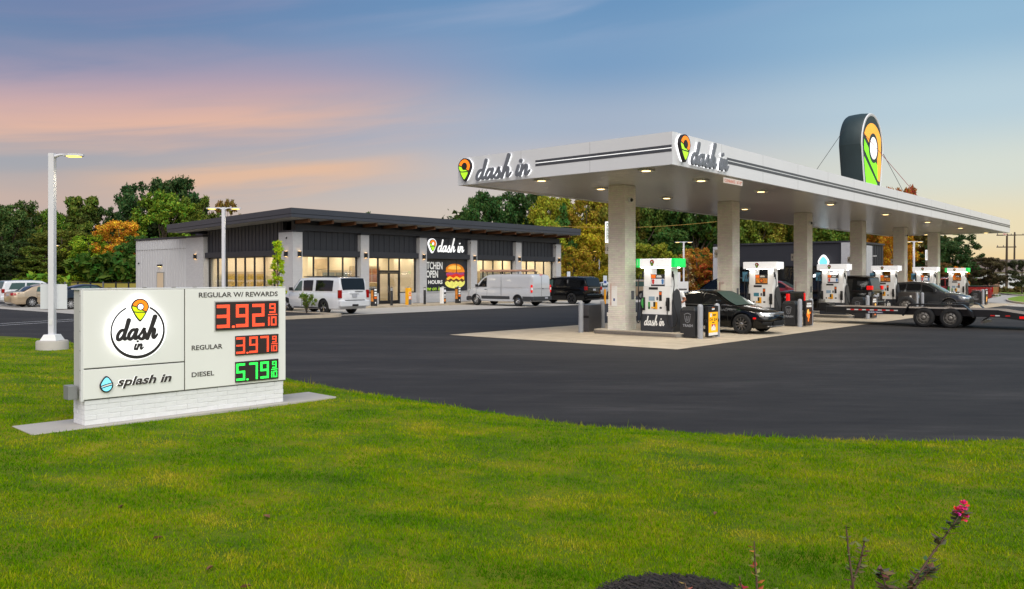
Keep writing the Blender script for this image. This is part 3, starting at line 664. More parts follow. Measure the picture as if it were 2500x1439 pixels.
# interior
MB().box(.62, 26.3, .62, 10.4, .02, .12).build('shop_floor', m_intf, store)
MB().box(5.0, 26.19, 5.2, 5.4, .121, 3.6).build('interior_wall', m_intw, store); MB().box(4.8, 4.99, 5.2, 10.4, .121, 3.6).build('interior_wall', m_intw, store); MB().box(.62, 4.79, 10.2, 10.4, .121, 3.6).build('interior_wall', m_intw, store)
MB().box(26.2, 26.38, .63, 5.19, .121, 3.6).build('interior_wall', m_intw, store)
MB().box(.62, 26.38, .63, 10.4, 3.6, 3.66).build('ceiling', m_intw, store)
MB().box(11.1, 11.2, .63, 3.4, .121, 3.59).build('partition', m_intw, store); MB().box(15.5, 15.6, .63, 3.4, .121, 3.59).build('partition', m_intw, store); MB().box(11.1, 15.6, 3.42, 3.5, .121, 3.59).build('partition', m_intw, store)
il = MB().box(-.6, .6, -.3, .3, 3.575, 3.595).mesh('ceiling_light', m_intl)
for i in range(9):
    for j in range(3):
        if 11 < 2 + 2.9 * i < 15.7 and j == 0: continue
        put('ceiling_light', il, store, (2 + 2.9 * i, 1.5 + 1.5 * j, 0))
for x in (1.8, 3.8):
    for y in (6.2, 7.7, 9.2): put('ceiling_light', il, store, (x, y, 0))
shelf_cols = [mat('stock_%d' % k, c, .6, vary=.45, vscale=7, bump=.0) for k, c in enumerate(((150, 90, 50), (170, 140, 60), (90, 110, 120), (150, 60, 50)))]
def shelf(x, y, l, label, k):
    t = thing('shelf_unit', label, 'shelf', (*sst(x, y), .12), ROT, 'shelf units inside the store')
    MB().box(-l / 2, l / 2, -.03, .03, 0, 1.45).build('back_board', m_intw, t)
    for z in (.1, .45, .8, 1.12): MB().box(-l / 2, l / 2, -.33, -.03, z, z + .03).build('shelf', m_soffit, t)
    for z in (.13, .48, .83, 1.15):
        b = MB(); x_ = -l / 2 + .05
        while x_ < l / 2 - .2:
            w_ = random.uniform(.08, .2); b.box(x_, x_ + w_, -.30, -.06, z, z + random.uniform(.14, .26)); x_ += w_ + .02
        b.build('goods', shelf_cols[(k + int(z * 7)) % 4], t)
shelf(3.0, 3.6, 3.4, 'low shelf of goods seen through the first front window bay', 0); shelf(8.0, 3.9, 3.6, 'low shelf of goods seen through the entrance doors', 1); shelf(18.2, 4.0, 3.6, 'low shelf of goods seen through the window above the van', 2); shelf(23.3, 3.9, 3.4, 'low shelf of goods in the window bay nearest the black SUV', 3)

def cooler(x, y, w, h, label, mt, rot=0):
    t = thing('display_cabinet', label, 'cabinet', (*sst(x, y), .12), ROT + rot, 'tall cabinets against the shop wall')
    MB().box(-w / 2, w / 2, 0, .55, 0, h).build('case', mat('cabinet_beige', (176, 160, 134), .6, vary=.1), t)
    n = max(2, int(w / .75))
    for k in range(n): MB().box(-w / 2 + w * k / n + .04, -w / 2 + w * (k + 1) / n - .04, -.02, -.001, .25, h - .15).build('door', mt, t)
cooler(2.7, 9.4, 3.0, 2.2, 'tall cabinet seen at the left end of the side windows', shelf_cols[1]); cooler(6.6, 4.55, 2.2, 2.3, 'tall cabinet seen left of the entrance doors', shelf_cols[2]); cooler(9.5, 4.55, 2.4, 2.6, 'tall cabinet seen right of the entrance doors', shelf_cols[0]); cooler(18.0, 4.55, 3.6, 2.3, 'tall cabinet seen above the middle of the white van', shelf_cols[1]); cooler(23.5, 4.55, 4.0, 2.3, 'tall cabinet seen in the last window bay', shelf_cols[2])
MB().box(4.70, 4.795, 6.0, 9.0, 1.9, 2.75).build('wall_poster', mat('beige_poster', (196, 172, 136), .6, vary=.25, vscale=2), store); MB().box(5.3, 6.4, 5.13, 5.199, 2.5, 3.2).build('wall_poster', mat('beige_poster', (196, 172, 136)), store); MB().box(16.5, 19.5, 5.13, 5.199, 2.55, 3.25).build('wall_poster', mat('beige_poster', (196, 172, 136)), store)
# shop sign over the graphic bay
Pf = plane((0, .30, 0), (1, 0, 0), (0, 0, 1))
pin_logo(store, Pf, 11.80, 4.29, .34, .02, .16, m_outline, m_lito, m_litg, m_litw, rim=m_litw)
script('shop_lettering', 'dash in', mat('lit_shop_letter', (250, 250, 250), .4, emit=.7, ecol=(255, 255, 252)), store, Pf, 12.35, 3.76, .44, .03, .08, width=2.75, slant=.28, fat=.74)
# window print
Pw = plane((0, .403, 0), (1, 0, 0), (0, 0, 1))
text('window_lettering', 'KITCHEN', m_whp, store, Pw, 11.02, 2.52, .72, .004, .028, width=2.0)
text('window_lettering', 'OPEN', m_whp, store, Pw, 11.40, 1.92, .70, .004, .028, width=1.17)
text('window_lettering', '24 HOURS', m_whp, store, Pw, 11.02, 1.46, .36, .004, .035, width=2.0)
for w_, x_, l_ in (('come', 11.02, .86), ('on', 12.0, .42), ('in', 12.56, .30)): text('window_lettering', w_, mat('lime_print', (176, 220, 50), .5, emit=.15), store, Pw, x_, .99, .42, .004, .008, shear=.35, width=l_)
# the printed burger, in flat layers
bcx, bcz = 14.30, 2.0
def wav(a, k, p): return lambda x: a * math.sin(k * x + p)
def layer(nm, x0, x1, lo, hi, mt, d):
    b = MB(); strip(b, lsp(x0, x1, 40), lo, hi, plane((bcx, .403, bcz), (1, 0, 0), (0, 0, 1)), d); return b.build(nm, mt, store, fix=False)
m_bun = mat('bun_print', (222, 124, 22), .35, vary=.35, vscale=2.4, emit=.25, ecol=(236, 150, 30)); m_lettuce = mat('lettuce_print', (224, 220, 110), .4, vary=.35, vscale=7, emit=.25, ecol=(224, 220, 110)); m_patty = mat('patty_print', (96, 52, 24), .5, vary=.5, vscale=9, emit=.08)
m_cheese = mat('cheese_print', (250, 190, 50), .4, vary=.2, vscale=5, emit=.25, ecol=(250, 190, 50)); m_tomato = mat('tomato_print', (214, 46, 26), .4, vary=.3, vscale=6, emit=.2, ecol=(214, 46, 26)); m_onion = mat('onion_print', (160, 70, 120), .4, vary=.3, vscale=8, emit=.15)
ell = lambda x, a, h, p=2.2: h * max(1 - abs(x / a) ** p, 0) ** (1 / p)
layer('burger_print', -1.02, 1.02, lambda x: .26 + .05 * abs(x), lambda x: .26 + ell(x, 1.03, .66), m_bun, .002)
layer('burger_print', -.70, .62, lambda x: .50 + .10 * x * x, lambda x: .50 + ell(x + .04, .70, .30), mat('bun_highlight', (252, 196, 84), .35, vary=.25, vscale=5, emit=.25, ecol=(252, 196, 84)), .0026)
layer('burger_print', -.92, .98, lambda x: .06, lambda x: .27 + .03 * math.sin(9 * x), m_onion, .003)
layer('burger_print', -.80, .96, lambda x: -.10 + .05 * math.sin(7 * x), lambda x: .14 + .05 * math.sin(6 * x + 1), m_tomato, .004)
layer('burger_print', -.86, .98, lambda x: -.36 + .10 * math.sin(8 * x), lambda x: -.06 + .06 * math.sin(9 * x), m_cheese, .005)
layer('burger_print', -1.0, 1.04, lambda x: -.46, lambda x: -.22 + .06 * math.sin(11 * x), m_patty, .006)
layer('burger_print', -1.02, 1.04, lambda x: -.42 - ell(x, 1.05, .46), lambda x: -.38 + .05 * math.sin(14 * x), m_lettuce, .007)
# ================================================================== the canopy
CL, CW_, ZB, ZT = 48.19, 8.325, 5.121, 6.04
SI = [3.851 + 8.162 * i for i in range(6)]; CC = CW_ / 2
can = thing('fuel_canopy', 'long white fuel station canopy on six white brick columns', 'canopy', (*C0, 0), ROT)
m_sof = mat('canopy_soffit_panel', (206, 203, 196), .24, vary=.05, vscale=.3, spec=.5)
m_colbrick = mat('column_brick', (228, 223, 212), .62, vary=.07, vscale=4, rand=.045)
m_mortar = mat('column_mortar', (206, 201, 192), .9)
MB().box(0, CL, 0, .12, ZB, ZT).build('long_fascia', m_fascia, can)
MB().box(0, CL, CW_ - .12, CW_, ZB, ZT).build('long_fascia', m_fascia, can)
MB().box(0, .12, .12, CW_ - .12, ZB, ZT).build('end_fascia', m_fascia, can)
MB().box(CL - .12, CL, .12, CW_ - .12, ZB, ZT).build('end_fascia', m_fascia, can)
sp = MB().box(0, .392, .121, CW_ - .121, ZB + .03, ZB + .06).mesh('soffit_panel', m_sof)
npan = int((CL - .24) / .4)
for i in range(npan): put('soffit_panel', sp, can, (.125 + i * (CL - .25) / npan, 0, 0))
MB().box(.12, CL - .12, .12, CW_ - .12, ZB + .065, ZB + .09).build('deck', m_soffit, can)
MB().box(.12, CL - .12, .12, CW_ - .12, ZT - .16, ZT - .12).build('roof_deck', mat('canopy_roof', (170, 170, 172), .7, vary=.1), can)
# fascia panel joints
jt = MB().box(-.004, .004, -.0015, .002, ZB + .005, ZT - .005).mesh('panel_joint', m_soffit)
for i in range(1, 16): put('panel_joint', jt, can, (i * 3.0, 0, 0))
jt2 = MB().box(-.0015, .002, -.004, .004, ZB + .005, ZT - .005).mesh('panel_joint', m_soffit)
for t in (2.8, 5.5): put('panel_joint', jt2, can, (0, t, 0))
m_stripe = mat('grey_stripe', (74, 76, 82), .4)
for z0, z1 in ((5.60, 5.675), (5.485, 5.57)):
    MB().box(3.36, CL - .02, -.006, .0, z0, z1).build('fascia_stripe', m_stripe, can); MB().box(-.006, .0, .02, 4.9, z0, z1).build('fascia_stripe', m_stripe, can)
m_led = mat('thin_light_line', (240, 240, 240), .4, emit=.9, ecol=(255, 255, 255))
MB().box(-.008, -.001, .02, 4.9, 5.578, 5.592).build('light_line', m_led, can)
MB().box(3.36, CL - .02, -.004, .0, 5.571, 5.599).build('stripe_gap', m_fascia, can)
# columns with bricks
def brick_column(w, z0, z1, bl=.2, bh=.067, proud=.006):
    b = MB(); rows = int((z1 - z0) / bh); h = w / 2
    for r_ in range(rows):
        z = z0 + r_ * bh; off = (r_ % 2) * .5
        big = .035 if 7 <= r_ <= 8 else (.012 if r_ < 7 else 0)
        hh = h + big
        for side in range(4):
            n = 3; L0 = 2 * hh / (n + .5); e0 = -hh; cuts = [e0]
            x = e0 + (L0 if not (r_ + side) % 2 else L0 * .5)
            while x < hh - .02: cuts.append(x); x += L0
            cuts.append(hh)
            for a, c in zip(cuts, cuts[1:]):
                d = hh + random.uniform(0, .004); g = .0045
                a_, c_ = (a + g if a > -hh + .001 else a), (c - g if c < hh - .001 else c)
                i0 = hh - .02
                if side == 0: b.box(-d, -i0, a_, c_, z + .004, z + bh - .004)
                elif side == 1: b.box(a_, c_, -d, -i0, z + .004, z + bh - .004)
                elif side == 2: b.box(i0, d, a_, c_, z + .004, z + bh - .004)
                else: b.box(a_, c_, i0, d, z + .004, z + bh - .004)
    return b
bme = brick_column(.676, .15, ZB + .03).mesh('brick_facing', m_colbrick, fix=False)
core = MB().box(-.326, .326, -.326, .326, .1, ZB + .06).mesh('column', m_mortar)
for i, s in enumerate(SI):
    c = put('column', core, can, (s, CC, 0)); k = put('brick_facing', bme, c); stuff(k)
    MB().box(-.348, -.335, -.12, .0, 1.18, 1.42).build('access_panel', m_gletter, c) if False else MB().box(.06, .22, -.352, -.338, 1.2, 1.5).build('access_panel', m_gletter, c)
    MB().box(-.352, -.340, -.02, .20, .98, 1.66).build('notice_board', m_whp if i == 0 else m_colbrick, c)
    if i == 0:
        b = MB(); b.box(-.355, -.3525, .06, .12, 1.15, 1.24); b.build('access_symbol', mat('blue_print', (40, 70, 140), .5), c)
    b = MB(); b.box(-.354, -.34, .22, .235, 1.0, 1.75); 
    for q in range(5): b.box(-.354, -.34, .05, .21, 1.70 - q * .05 - .004 + .06, 1.70 - q * .05 + .06)
    b.build('notice_print', mat('faded_red_print', (190, 120, 110), .6), c)
    # lane number box on the outer side
    z0, z1 = 2.78, 3.12
    nb = MB().box(-.30, -.02, .344, .50, z0, z1).build('lane_number_box', mat('lane_box', (206, 200, 188), .5), c, bevel=.008)
    Pn = plane((-.30, .5, z0), (0, -1, 0), (0, 0, 1)); text('lane_number', str(12 - 2 * i), m_dkp, nb, Pn, .078, .11, .16, .003, .01, align='CENTER')
    if i in (0, 5):
        db = MB().box(-.30, -.04, .344, .50, 3.16, 3.90).build('diesel_sign', m_litw, c, bevel=.008); Pd = plane((-.30, .5, 3.16), (0, -1, 0), (0, 0, 1))
        text('diesel_lettering', 'DIESEL', mat('diesel_green', (40, 140, 60), .5), db, Pd, .055, .68, .115, .003, .015, vertical=True, width=.62)
    if i in (0, 2, 4):
        b = MB(); b.cyl((-.10, -.37, 4.62), (-.10, -.44, 4.62), .09, .09, 14, 0); b.ball((-.10, -.45, 4.61), .065, 10, 1); b.build('security_camera', [m_white, m_black], c, smooth=40)
# downlights
for s in (.62, 4.0, 8.6, 15.7, 23.4, 31.2, 39.0, 46.6):
    for t in (1.22, 5.15):
        b = MB(); b.box(s - .19, s + .19, t - .19, t + .19, ZB - .03, ZB + .03); d = b.build('downlight', m_white, can, bevel=.01)
        b = MB(); b.cyl((s, t, ZB - .036), (s, t, ZB - .031), .13, .13, 16); b.build('lens', m_lamp, d)
        lt = bpy.data.lights.new('downlight_beam', 'SPOT'); lt.energy = 300; lt.spot_size = R(125); lt.spot_blend = .6; lt.color = (1, .9, .72); lt.shadow_soft_size = .13
        lo = bpy.data.objects.new('downlight_beam', lt); COL.objects.link(lo); lo.parent = d; lo.location = (s, t, ZB - .06)
# halo-lit wordmarks on both fascias
def wordmark(P, w0, y0, tot, mirror=False):
    pin_logo(can, P, w0 + .35, 5.70, .30, .06, .15, m_outline, m_lito, m_litg, m_outline, name='pin_badge')
    b = MB(); Q = lambda x, y, d=0: P(w0 + .35 + x, 5.70 + y, d); t_, bo = pin_shape(.28); xs_ = cosp(-.28, .28, 31); b.prism(([(x, t_(x)) for x in xs_] + [(x, bo(x)) for x in xs_[::-1][1:-1]])[::-1], .02, .035, Q); b.build('halo_light', m_halo, can)
    script('fascia_lettering', 'dash in', mat('fascia_letter', (112, 116, 124), .4), can, P, w0 + .80, 5.235, .315, .05, .105, width=2.36, slant=.30, fat=1.14)
    script('halo_light', 'dash in', m_halo, can, P, w0 + .80, 5.235, .315, .018, .03, width=2.36, slant=.30, fat=.80)
wordmark(plane((0, CW_, 0), (0, -1, 0), (0, 0, 1)), .1, 0, 3.2)
wordmark(plane((0, 0, 0), (1, 0, 0), (0, 0, 1)), .12, 0, 3.2)
for s, lab in ((3.85, 'white hanging clearance board under the near end of the canopy fascia'), (46.6, 'small hanging clearance board under the far end of the canopy fascia')):
    cb = thing('clearance_sign', lab, 'sign', (*cst(s, .04), 0), ROT, 'clearance boards')
    MB().box(-.66, .66, -.012, .012, 4.885, 5.055).build('board', mat('clearance_board', (226, 214, 204), .5), cb, bevel=.006); Pc = plane((0, -.0125, 4.885), (1, 0, 0), (0, 0, 1))
    text('lettering', "CLEARANCE  16'-10\"", mat('clearance_red', (206, 92, 50), .5), cb, Pc, 0, .035, .135, .003, .006, width=1.2, align='CENTER')
    for x in (-.42, .42): MB().box(x - .008, x + .008, -.005, .005, 5.055, 5.12).build('hanger', m_steel, cb)

# ------------------------------------------------------------------ inflatable pin on the roof
inf = thing('inflatable_pin', 'giant dark green inflatable map-pin on top of the fuel canopy', 'inflatable', (*cst(28.2, 3.95), 5.9), ROT)
Pi = plane((0, -.62, 3.35), (1, 0, 0), (0, 0, 1)); k = 1.9
def ibot(x, k): return max(-2.7 * k * (1 - min(abs(x) / k, 1) ** 1.95), -1.62 * k)
def pinpoly(k, n=41):
    t_, bo = pin_shape(k); xs_ = cosp(-k, k, n)
    return [(x, t_(x)) for x in xs_] + [(x, ibot(x, k)) for x in xs_[::-1][1:-1]]
m_inf = mat('dark_inflatable_fabric', (40, 56, 58), .55, vary=.15, vscale=1.2, bump=.35, bscale=3)
b = MB(); rows = []
for d, kk in ((0.0, .955), (-.04, .985), (-.12, 1.0), (-.5, 1.02), (-.8, 1.015), (-1.12, 1.0), (-1.22, .97), (-1.27, .9)): rows.append([Pi(x, y, d) for x, y in pinpoly(k * kk)])
for r_ in rows: r_.append(r_[0])
b.grid(rows); b.add([Pi(x, y, 0) for x, y in pinpoly(k * .955)], [tuple(range(len(pinpoly(k * .955))))]); b.add([Pi(x, y, -1.27) for x, y in pinpoly(k * .9)], [tuple(range(len(pinpoly(k * .9))))[::-1]])
ib = b.build('body', m_inf, inf, smooth=50)
b = MB(); rows = []
for d, kk in ((-.02, 1.0), (.03, .985), (.03, .93), (.0, .915)): rows.append([Pi(x, y, d) for x, y in pinpoly(k * kk)])
for r_ in rows: r_.append(r_[0])
b.grid(rows); b.build('white_rim', mat('white_fabric', (214, 216, 218), .6), ib, smooth=50)
ki = k * .86; ti, bi_ = pin_shape(ki); bi = lambda x: max(ibot(x, ki), -1.56 * k); xi = cosp(-ki * .9, ki * .9, 41)
ko = .92
m_io = mat('glowing_orange_fabric', (250, 176, 60), .6, vary=.18, vscale=1.5, emit=.5, ecol=(250, 170, 60)); m_ig = mat('glowing_green_fabric', (140, 240, 40), .6, vary=.1, vscale=2, emit=.5, ecol=(120, 238, 30))
c1 = lambda x: -.10 * k - .55 * x; to = lambda x: min(ti(x), .72 * k) * .9
b = MB(); strip(b, xi, lambda x: max(bi(x), c1(x)) if x < .45 * k else max(bi(x), -1.05 * k + .2 * (k - x)), lambda x: ti(x) * .82, Pi, .015); b.build('orange_field', m_io, ib, fix=False)
b = MB(); strip(b, [x for x in xi if x < .5 * k], lambda x: max(bi(x) * .97, c1(x) - .55 * k - .1 * x), lambda x: max(bi(x) * .97, c1(x) - .16 * k), Pi, .015); b.build('upper_leaf', m_ig, ib, fix=False)
b = MB(); strip(b, [x for x in xi if x < .42 * k], lambda x: bi(x) * .97, lambda x: max(bi(x) * .97, c1(x) - .70 * k - .05 * x), Pi, .015); b.build('lower_leaf', m_ig, ib, fix=False)
b = MB(); disc(b, .06 * k, -.02 * k, .44 * k, Pi, .02, m=0); disc(b, .06 * k, -.02 * k, .33 * k, Pi, .026, m=1); b.build('hole', [m_inf, mat('glowing_white_fabric', (250, 250, 250), .6, emit=.6, ecol=(255, 255, 255))], ib, fix=False)
for a, e in (((-1.9, .3, 4.2), (-3.4, 2.6, .1)), ((1.85, -.3, 3.9), (4.2, -1.6, .1)), ((1.7, .4, 3.2), (3.1, 2.2, .1)), ((-1.75, -.62, 4.0), (1.2, -3.0, .12))):
    b = MB(); b.tube([a, tuple((p + q) / 2 for p, q in zip(a, e)), e], .014, 5); b.build('guy_rope', m_red if e[0] == 1.2 else m_blackm, inf)

# ------------------------------------------------------------------ pump islands
m_isl = mat('island_concrete', (176, 166, 150), .8, vary=.12, vscale=3, bump=.1)
def round_rect(x0, x1, y0, y1, r, n=6):
    pts = []
    for cx, cy_, a0 in ((x1 - r, y1 - r, 0), (x0 + r, y1 - r, 90), (x0 + r, y0 + r, 180), (x1 - r, y0 + r, 270)):
        for k_ in range(n + 1): a = R(a0 + 90 * k_ / n); pts.append((cx + r * math.cos(a), cy_ + r * math.sin(a)))
    return pts
isl = MB().prism(round_rect(-.62, .62, 1.55, 5.05, .3), 0, .15).mesh('pump_island', m_isl)
noz = MB()
pr = round_rect(-.63, .63, 1.54, 5.06, .31); noz.grid([[(x, y, .02) for x, y in pr + [pr[0]]], [(x, y, .12) for x, y in pr + [pr[0]]]])
nozm = noz.mesh('steel_edge', m_steel, smooth=50)
for s in SI: o = structure(put('pump_island', isl, None, (*cst(s, 0), .016), ROT)); put('steel_edge', nozm, o)

# ------------------------------------------------------------------ fuel dispensers
m_pumpw = mat('pump_white', (236, 236, 236), .3, vary=.02); m_pumpd = mat('pump_charcoal', (48, 51, 58), .4, vary=.05)
m_fill = mat('pump_added_glow', (255, 255, 255), .4, emit=24, ecol=(255, 252, 244))  # glow for the strips added to brighten the pumps
m_hdr = mat('pump_header_lit', (244, 244, 244), .35, emit=.42, ecol=(255, 255, 255))
m_art1 = mat('food_photo', (206, 128, 44), .4, vary=.6, vscale=9); m_art2 = mat('pale_advert', (226, 226, 232), .4, vary=.06, vscale=9)
ORD = ['first', 'second', 'third', 'fourth', 'fifth', 'sixth']
def dispenser(i, s):
    green = i in (0, 5)
    p = thing('fuel_dispenser', '%s fuel dispenser from the left, white with %s header ends' % (ORD[i], 'green' if green else 'white'), 'fuel pump', (*cst(s, 2.63), .166), ROT, 'fuel dispensers under the canopy')
    # dark plinth
    b = MB(); b.prism(round_rect(-.30, .30, -.62, .62, .05, 3), 0, .57); b.build('base', m_pumpd, p)
    # dark side sails
    for sg in (-1, 1):
        b = MB(); y0, y1 = sorted((sg * .585, sg * .625)); pts = [(-.30, .571), (.30, .571), (.28, 1.0), (.14, 1.35), (0, 1.42), (-.14, 1.35), (-.28, 1.0)]
        b.prism(pts, y0, y1, lambda x, z, d: (x, d, z)); b.build('side_fin', m_pumpd, p)
    # white cabinet, waisted
    b = MB(); prof = [(.571, .60), (.75, .60), (1.0, .57), (1.25, .545), (1.50, .54)]
    rows = []
    for z, w in prof:
        pr_ = round_rect(-.27, .27, -w + .018, w - .018, .04, 3); rows.append([(x, y, z) for x, y in pr_] + [(*pr_[0], z)])
    b.grid(rows); b.add([r_ for r_ in rows[-1][:-1]], [tuple(range(len(rows[-1]) - 1))]); b.build('cabinet', m_pumpw, p, smooth=50)
    for sg in (-1, 1):
        a, c = sorted((sg * .27, sg * .525)); MB().box(-.21, .21, a, c, 1.501, 2.13).build('post', m_pumpw, p, bevel=.02)
    h = MB().box(-.36, .36, -.60 if green else -.72, .60 if green else .72, 2.131, 2.42).build('header', m_hdr, p, bevel=.03)
    if green:
        for sg in (-1, 1): a, c = sorted((sg * .601, sg * .74)); MB().box(-.361, .361, a, c, 2.128, 2.423).build('header_end', m_litgreen, p, bevel=.02)
        text('diesel_lettering', 'DIESEL', m_whp, p, plane((-.3612, .67, 2.38), (0, -1, 0), (0, 0, 1)), -.025, 0, .06, .002, .01, vertical=True, width=.2)
    for sg in (-1, 1): MB().box(sg * .325 - .016, sg * .325 + .016, -.55, .55, 2.118, 2.130).build('added_fill_strip', m_fill, p)  # added glowing strips under the header, only to whiten the cabinet faces
    for sg in (-1,):
        P = plane((-.272, 0, 0), (0, -1, 0), (0, 0, 1))
        pin_logo(p, plane((-.361, 0, 0), (0, -1, 0), (0, 0, 1)), -.12, 2.30, .085, .0, .006, m_outline, mat('pump_orange', (214, 84, 30), .4), mat('pump_green', (150, 190, 40), .4), m_whp)
        # advert above the cabinet
        MB().box(-.18, -.12, -.265, .265, 1.505, 1.90).build('advert_board', m_dkp, p)
        Pa = plane((-.181, 0, 0), (0, -1, 0), (0, 0, 1)); bb = MB(); bb.prism([(-.255, 1.765), (-.09, 1.765), (-.09, 1.885), (-.255, 1.885)], 0, .003, Pa); bb.build('orange_tag', m_org, p)
        bb = MB(); bb.prism([(-.04, 1.84), (.12, 1.84), (.12, 1.86), (-.04, 1.86)], 0, .003, Pa); bb.prism([(-.06, 1.80), (.14, 1.80), (.14, 1.825), (-.06, 1.825)], 0, .003, Pa); stuff(bb.build('advert_print', m_whp, p))
        bb = MB(); bb.prism([(-.25, 1.56), (.25, 1.56), (.25, 1.75), (-.25, 1.75)], 0, .003, Pa); art = bb.build('advert_picture', m_art2 if i in (0, 2, 4) else m_art1, p)
        if i in (0, 2, 4):
            for x_, m_ in ((-.18, m_redp), (.18, mat('blue_print2', (60, 120, 180), .5))):
                bb = MB(); disc(bb, x_, 1.69, .05, Pa, .006, 14); bb.prism([(x_ - .03, 1.575), (x_ + .03, 1.575), (x_ + .045, 1.65), (x_ - .045, 1.65)], .003, .0055, Pa); stuff(bb.build('advert_figure', m_, p))
        else:
            bb = MB(); disc(bb, 0, 1.655, .085, Pa, .005, 18); disc(bb, 0, 1.655, .055, Pa, .008, 18, 1); bb.build('advert_roundel', [m_dkp, m_org], p)
        def pnl(nm, x0, x1, z0, z1, mt, d=.008):
            bb = MB(); bb.prism([(x0, z0), (x1, z0), (x1, z1), (x0, z1)], -.01, d, P); return bb.build(nm, mt, p)
        pnl('display', -.29, .05, 1.39, 1.47, m_black)
        pnl('card_slot_panel', .10, .20, 1.02, 1.34, m_black); pnl('orange_sticker', .105, .195, 1.22, 1.31, m_org, .010)
        pnl('screen', -.29, -.07, 1.02, 1.16, m_screen if i != 1 else m_tealp, .010)
        pnl('key_pad', .0, .07, 1.04, 1.15, m_gletter)
        for q, (x_, m_) in enumerate(((-.32, m_grnp if green else m_whp), (-.20, m_whp), (-.12, m_dkp), (-.04, m_yel))):
            pnl('grade_panel', x_, x_ + .075, .74, .98, m_, .006); pnl('grade_button', x_ + .008, x_ + .067, .76, .82, m_yel if q else m_black, .016)
        pnl('receipt_slot', .12, .20, .76, .82, m_black)
        script('pump_lettering', 'dash in', m_whp, p, plane((-.301, 0, 0), (0, -1, 0), (0, 0, 1)), -.46, .20, .15, .001, .006, width=.78, slant=.28, fat=1.1)
        # nozzles in their boots
        for y_, mm in ((.49, m_grnp if green else m_black), (-.44, m_black)):
            b = MB(); b.box(-.315, -.262, y_ - .055, y_ + .055, .70, 1.13); boot = b.build('nozzle_boot', m_black, p, bevel=.012)
            b = MB(); b.tube([(-.33, y_, .78), (-.36, y_ + .01, .92), (-.345, y_ + .01, 1.04), (-.30, y_, 1.10)], [.02, .032, .03, .016], 8); b.box(-.375, -.345, y_ - .03, y_ + .04, .86, 1.0); b.build('nozzle', mm, p, smooth=50)
        # hoses
        for pts in ([(-.25, .62, 1.92), (-.3, .68, 1.6), (-.33, .66, .9), (-.36, .70, .35), (-.35, .62, .30), (-.34, .54, .55), (-.335, .50, .75)],
                    [(-.22, -.60, 1.92), (-.27, -.66, 1.55), (-.31, -.64, 1.1), (-.36, -.82, .45), (-.38, -.72, .18), (-.38, -.52, .22), (-.345, -.45, .50), (-.335, -.44, .75)]):
            b = MB(); b.tube(spline(pts, 5), .016, 6); b.build('hose', m_black, p, smooth=60)
    for sg in (-1, 1): b = MB(); b.cyl((-.2, sg * .56, 1.80), (-.2, sg * .56, 2.0), .03, .03, 8); b.cyl((-.2, sg * .6, 1.72), (-.2, sg * .6, 1.9), .022, .022, 8); b.build('hose_swivel', m_blackm, p)
    if i in (1, 2, 3, 4):
        MB().box(-.10, -.085, .60, .86, 1.62, 2.02).build('flag_poster', mat('blue_poster', (84, 140, 170), .4, vary=.35, vscale=6, det=2), p)
    return p
for i, s in enumerate(SI): dispenser(i, s)

# ------------------------------------------------------------------ bollards, bins, advert frames
bol = MB(); bol.lathe([(.0, .0), (.088, .0), (.088, .52), (.091, .52), (.091, .53), (.088, .53), (.088, 1.0), (.078, 1.06), (.045, 1.09), (0, 1.10)], 20)
bolm = bol.mesh('bollard', m_grey, smooth=50)
def bollard(s, t, label): o = put('bollard', bolm, None, (*cst(s, t), .016)); tag(o, label, 'bollard', 'grey bollards at the pump islands'); return o
def bin_(s, t, label):
    o = thing('waste_bin', label, 'bin', (*cst(s, t), .016), ROT, 'waste bins at the pump islands')
    MB().box(-.27, .27, -.27, .27, .02, .86).build('body', mat('bin_charcoal', (40, 41, 44), .45, vary=.1), o, bevel=.02)
    b = MB(); b.hexa([(-.28, -.28, .861), (.28, -.28, .861), (.28, .28, .861), (-.28, .28, .861), (-.2, -.2, 1.0), (.2, -.2, 1.0), (.2, .2, 1.0), (-.2, .2, 1.0)]); b.build('lid', m_black, o, bevel=.015)
    P = plane((-.271, 0, 0), (0, -1, 0), (0, 0, 1)); text('lettering', 'TRASH', m_grey, o, P, -.17, .36, .12, .003, .02, width=.36)
    b = MB()
    for q in ([(-.10, .72), (-.06, .52), (.06, .52), (.10, .72)], [(-.12, .75), (0, .80), (.12, .75)], [(-.03, .70), (-.02, .55)], [(.03, .70), (.02, .55)]): stroke(b, q, .014, P, .001, .004, n=2)
    stuff(b.build('bin_symbol', m_grey, o)); return o
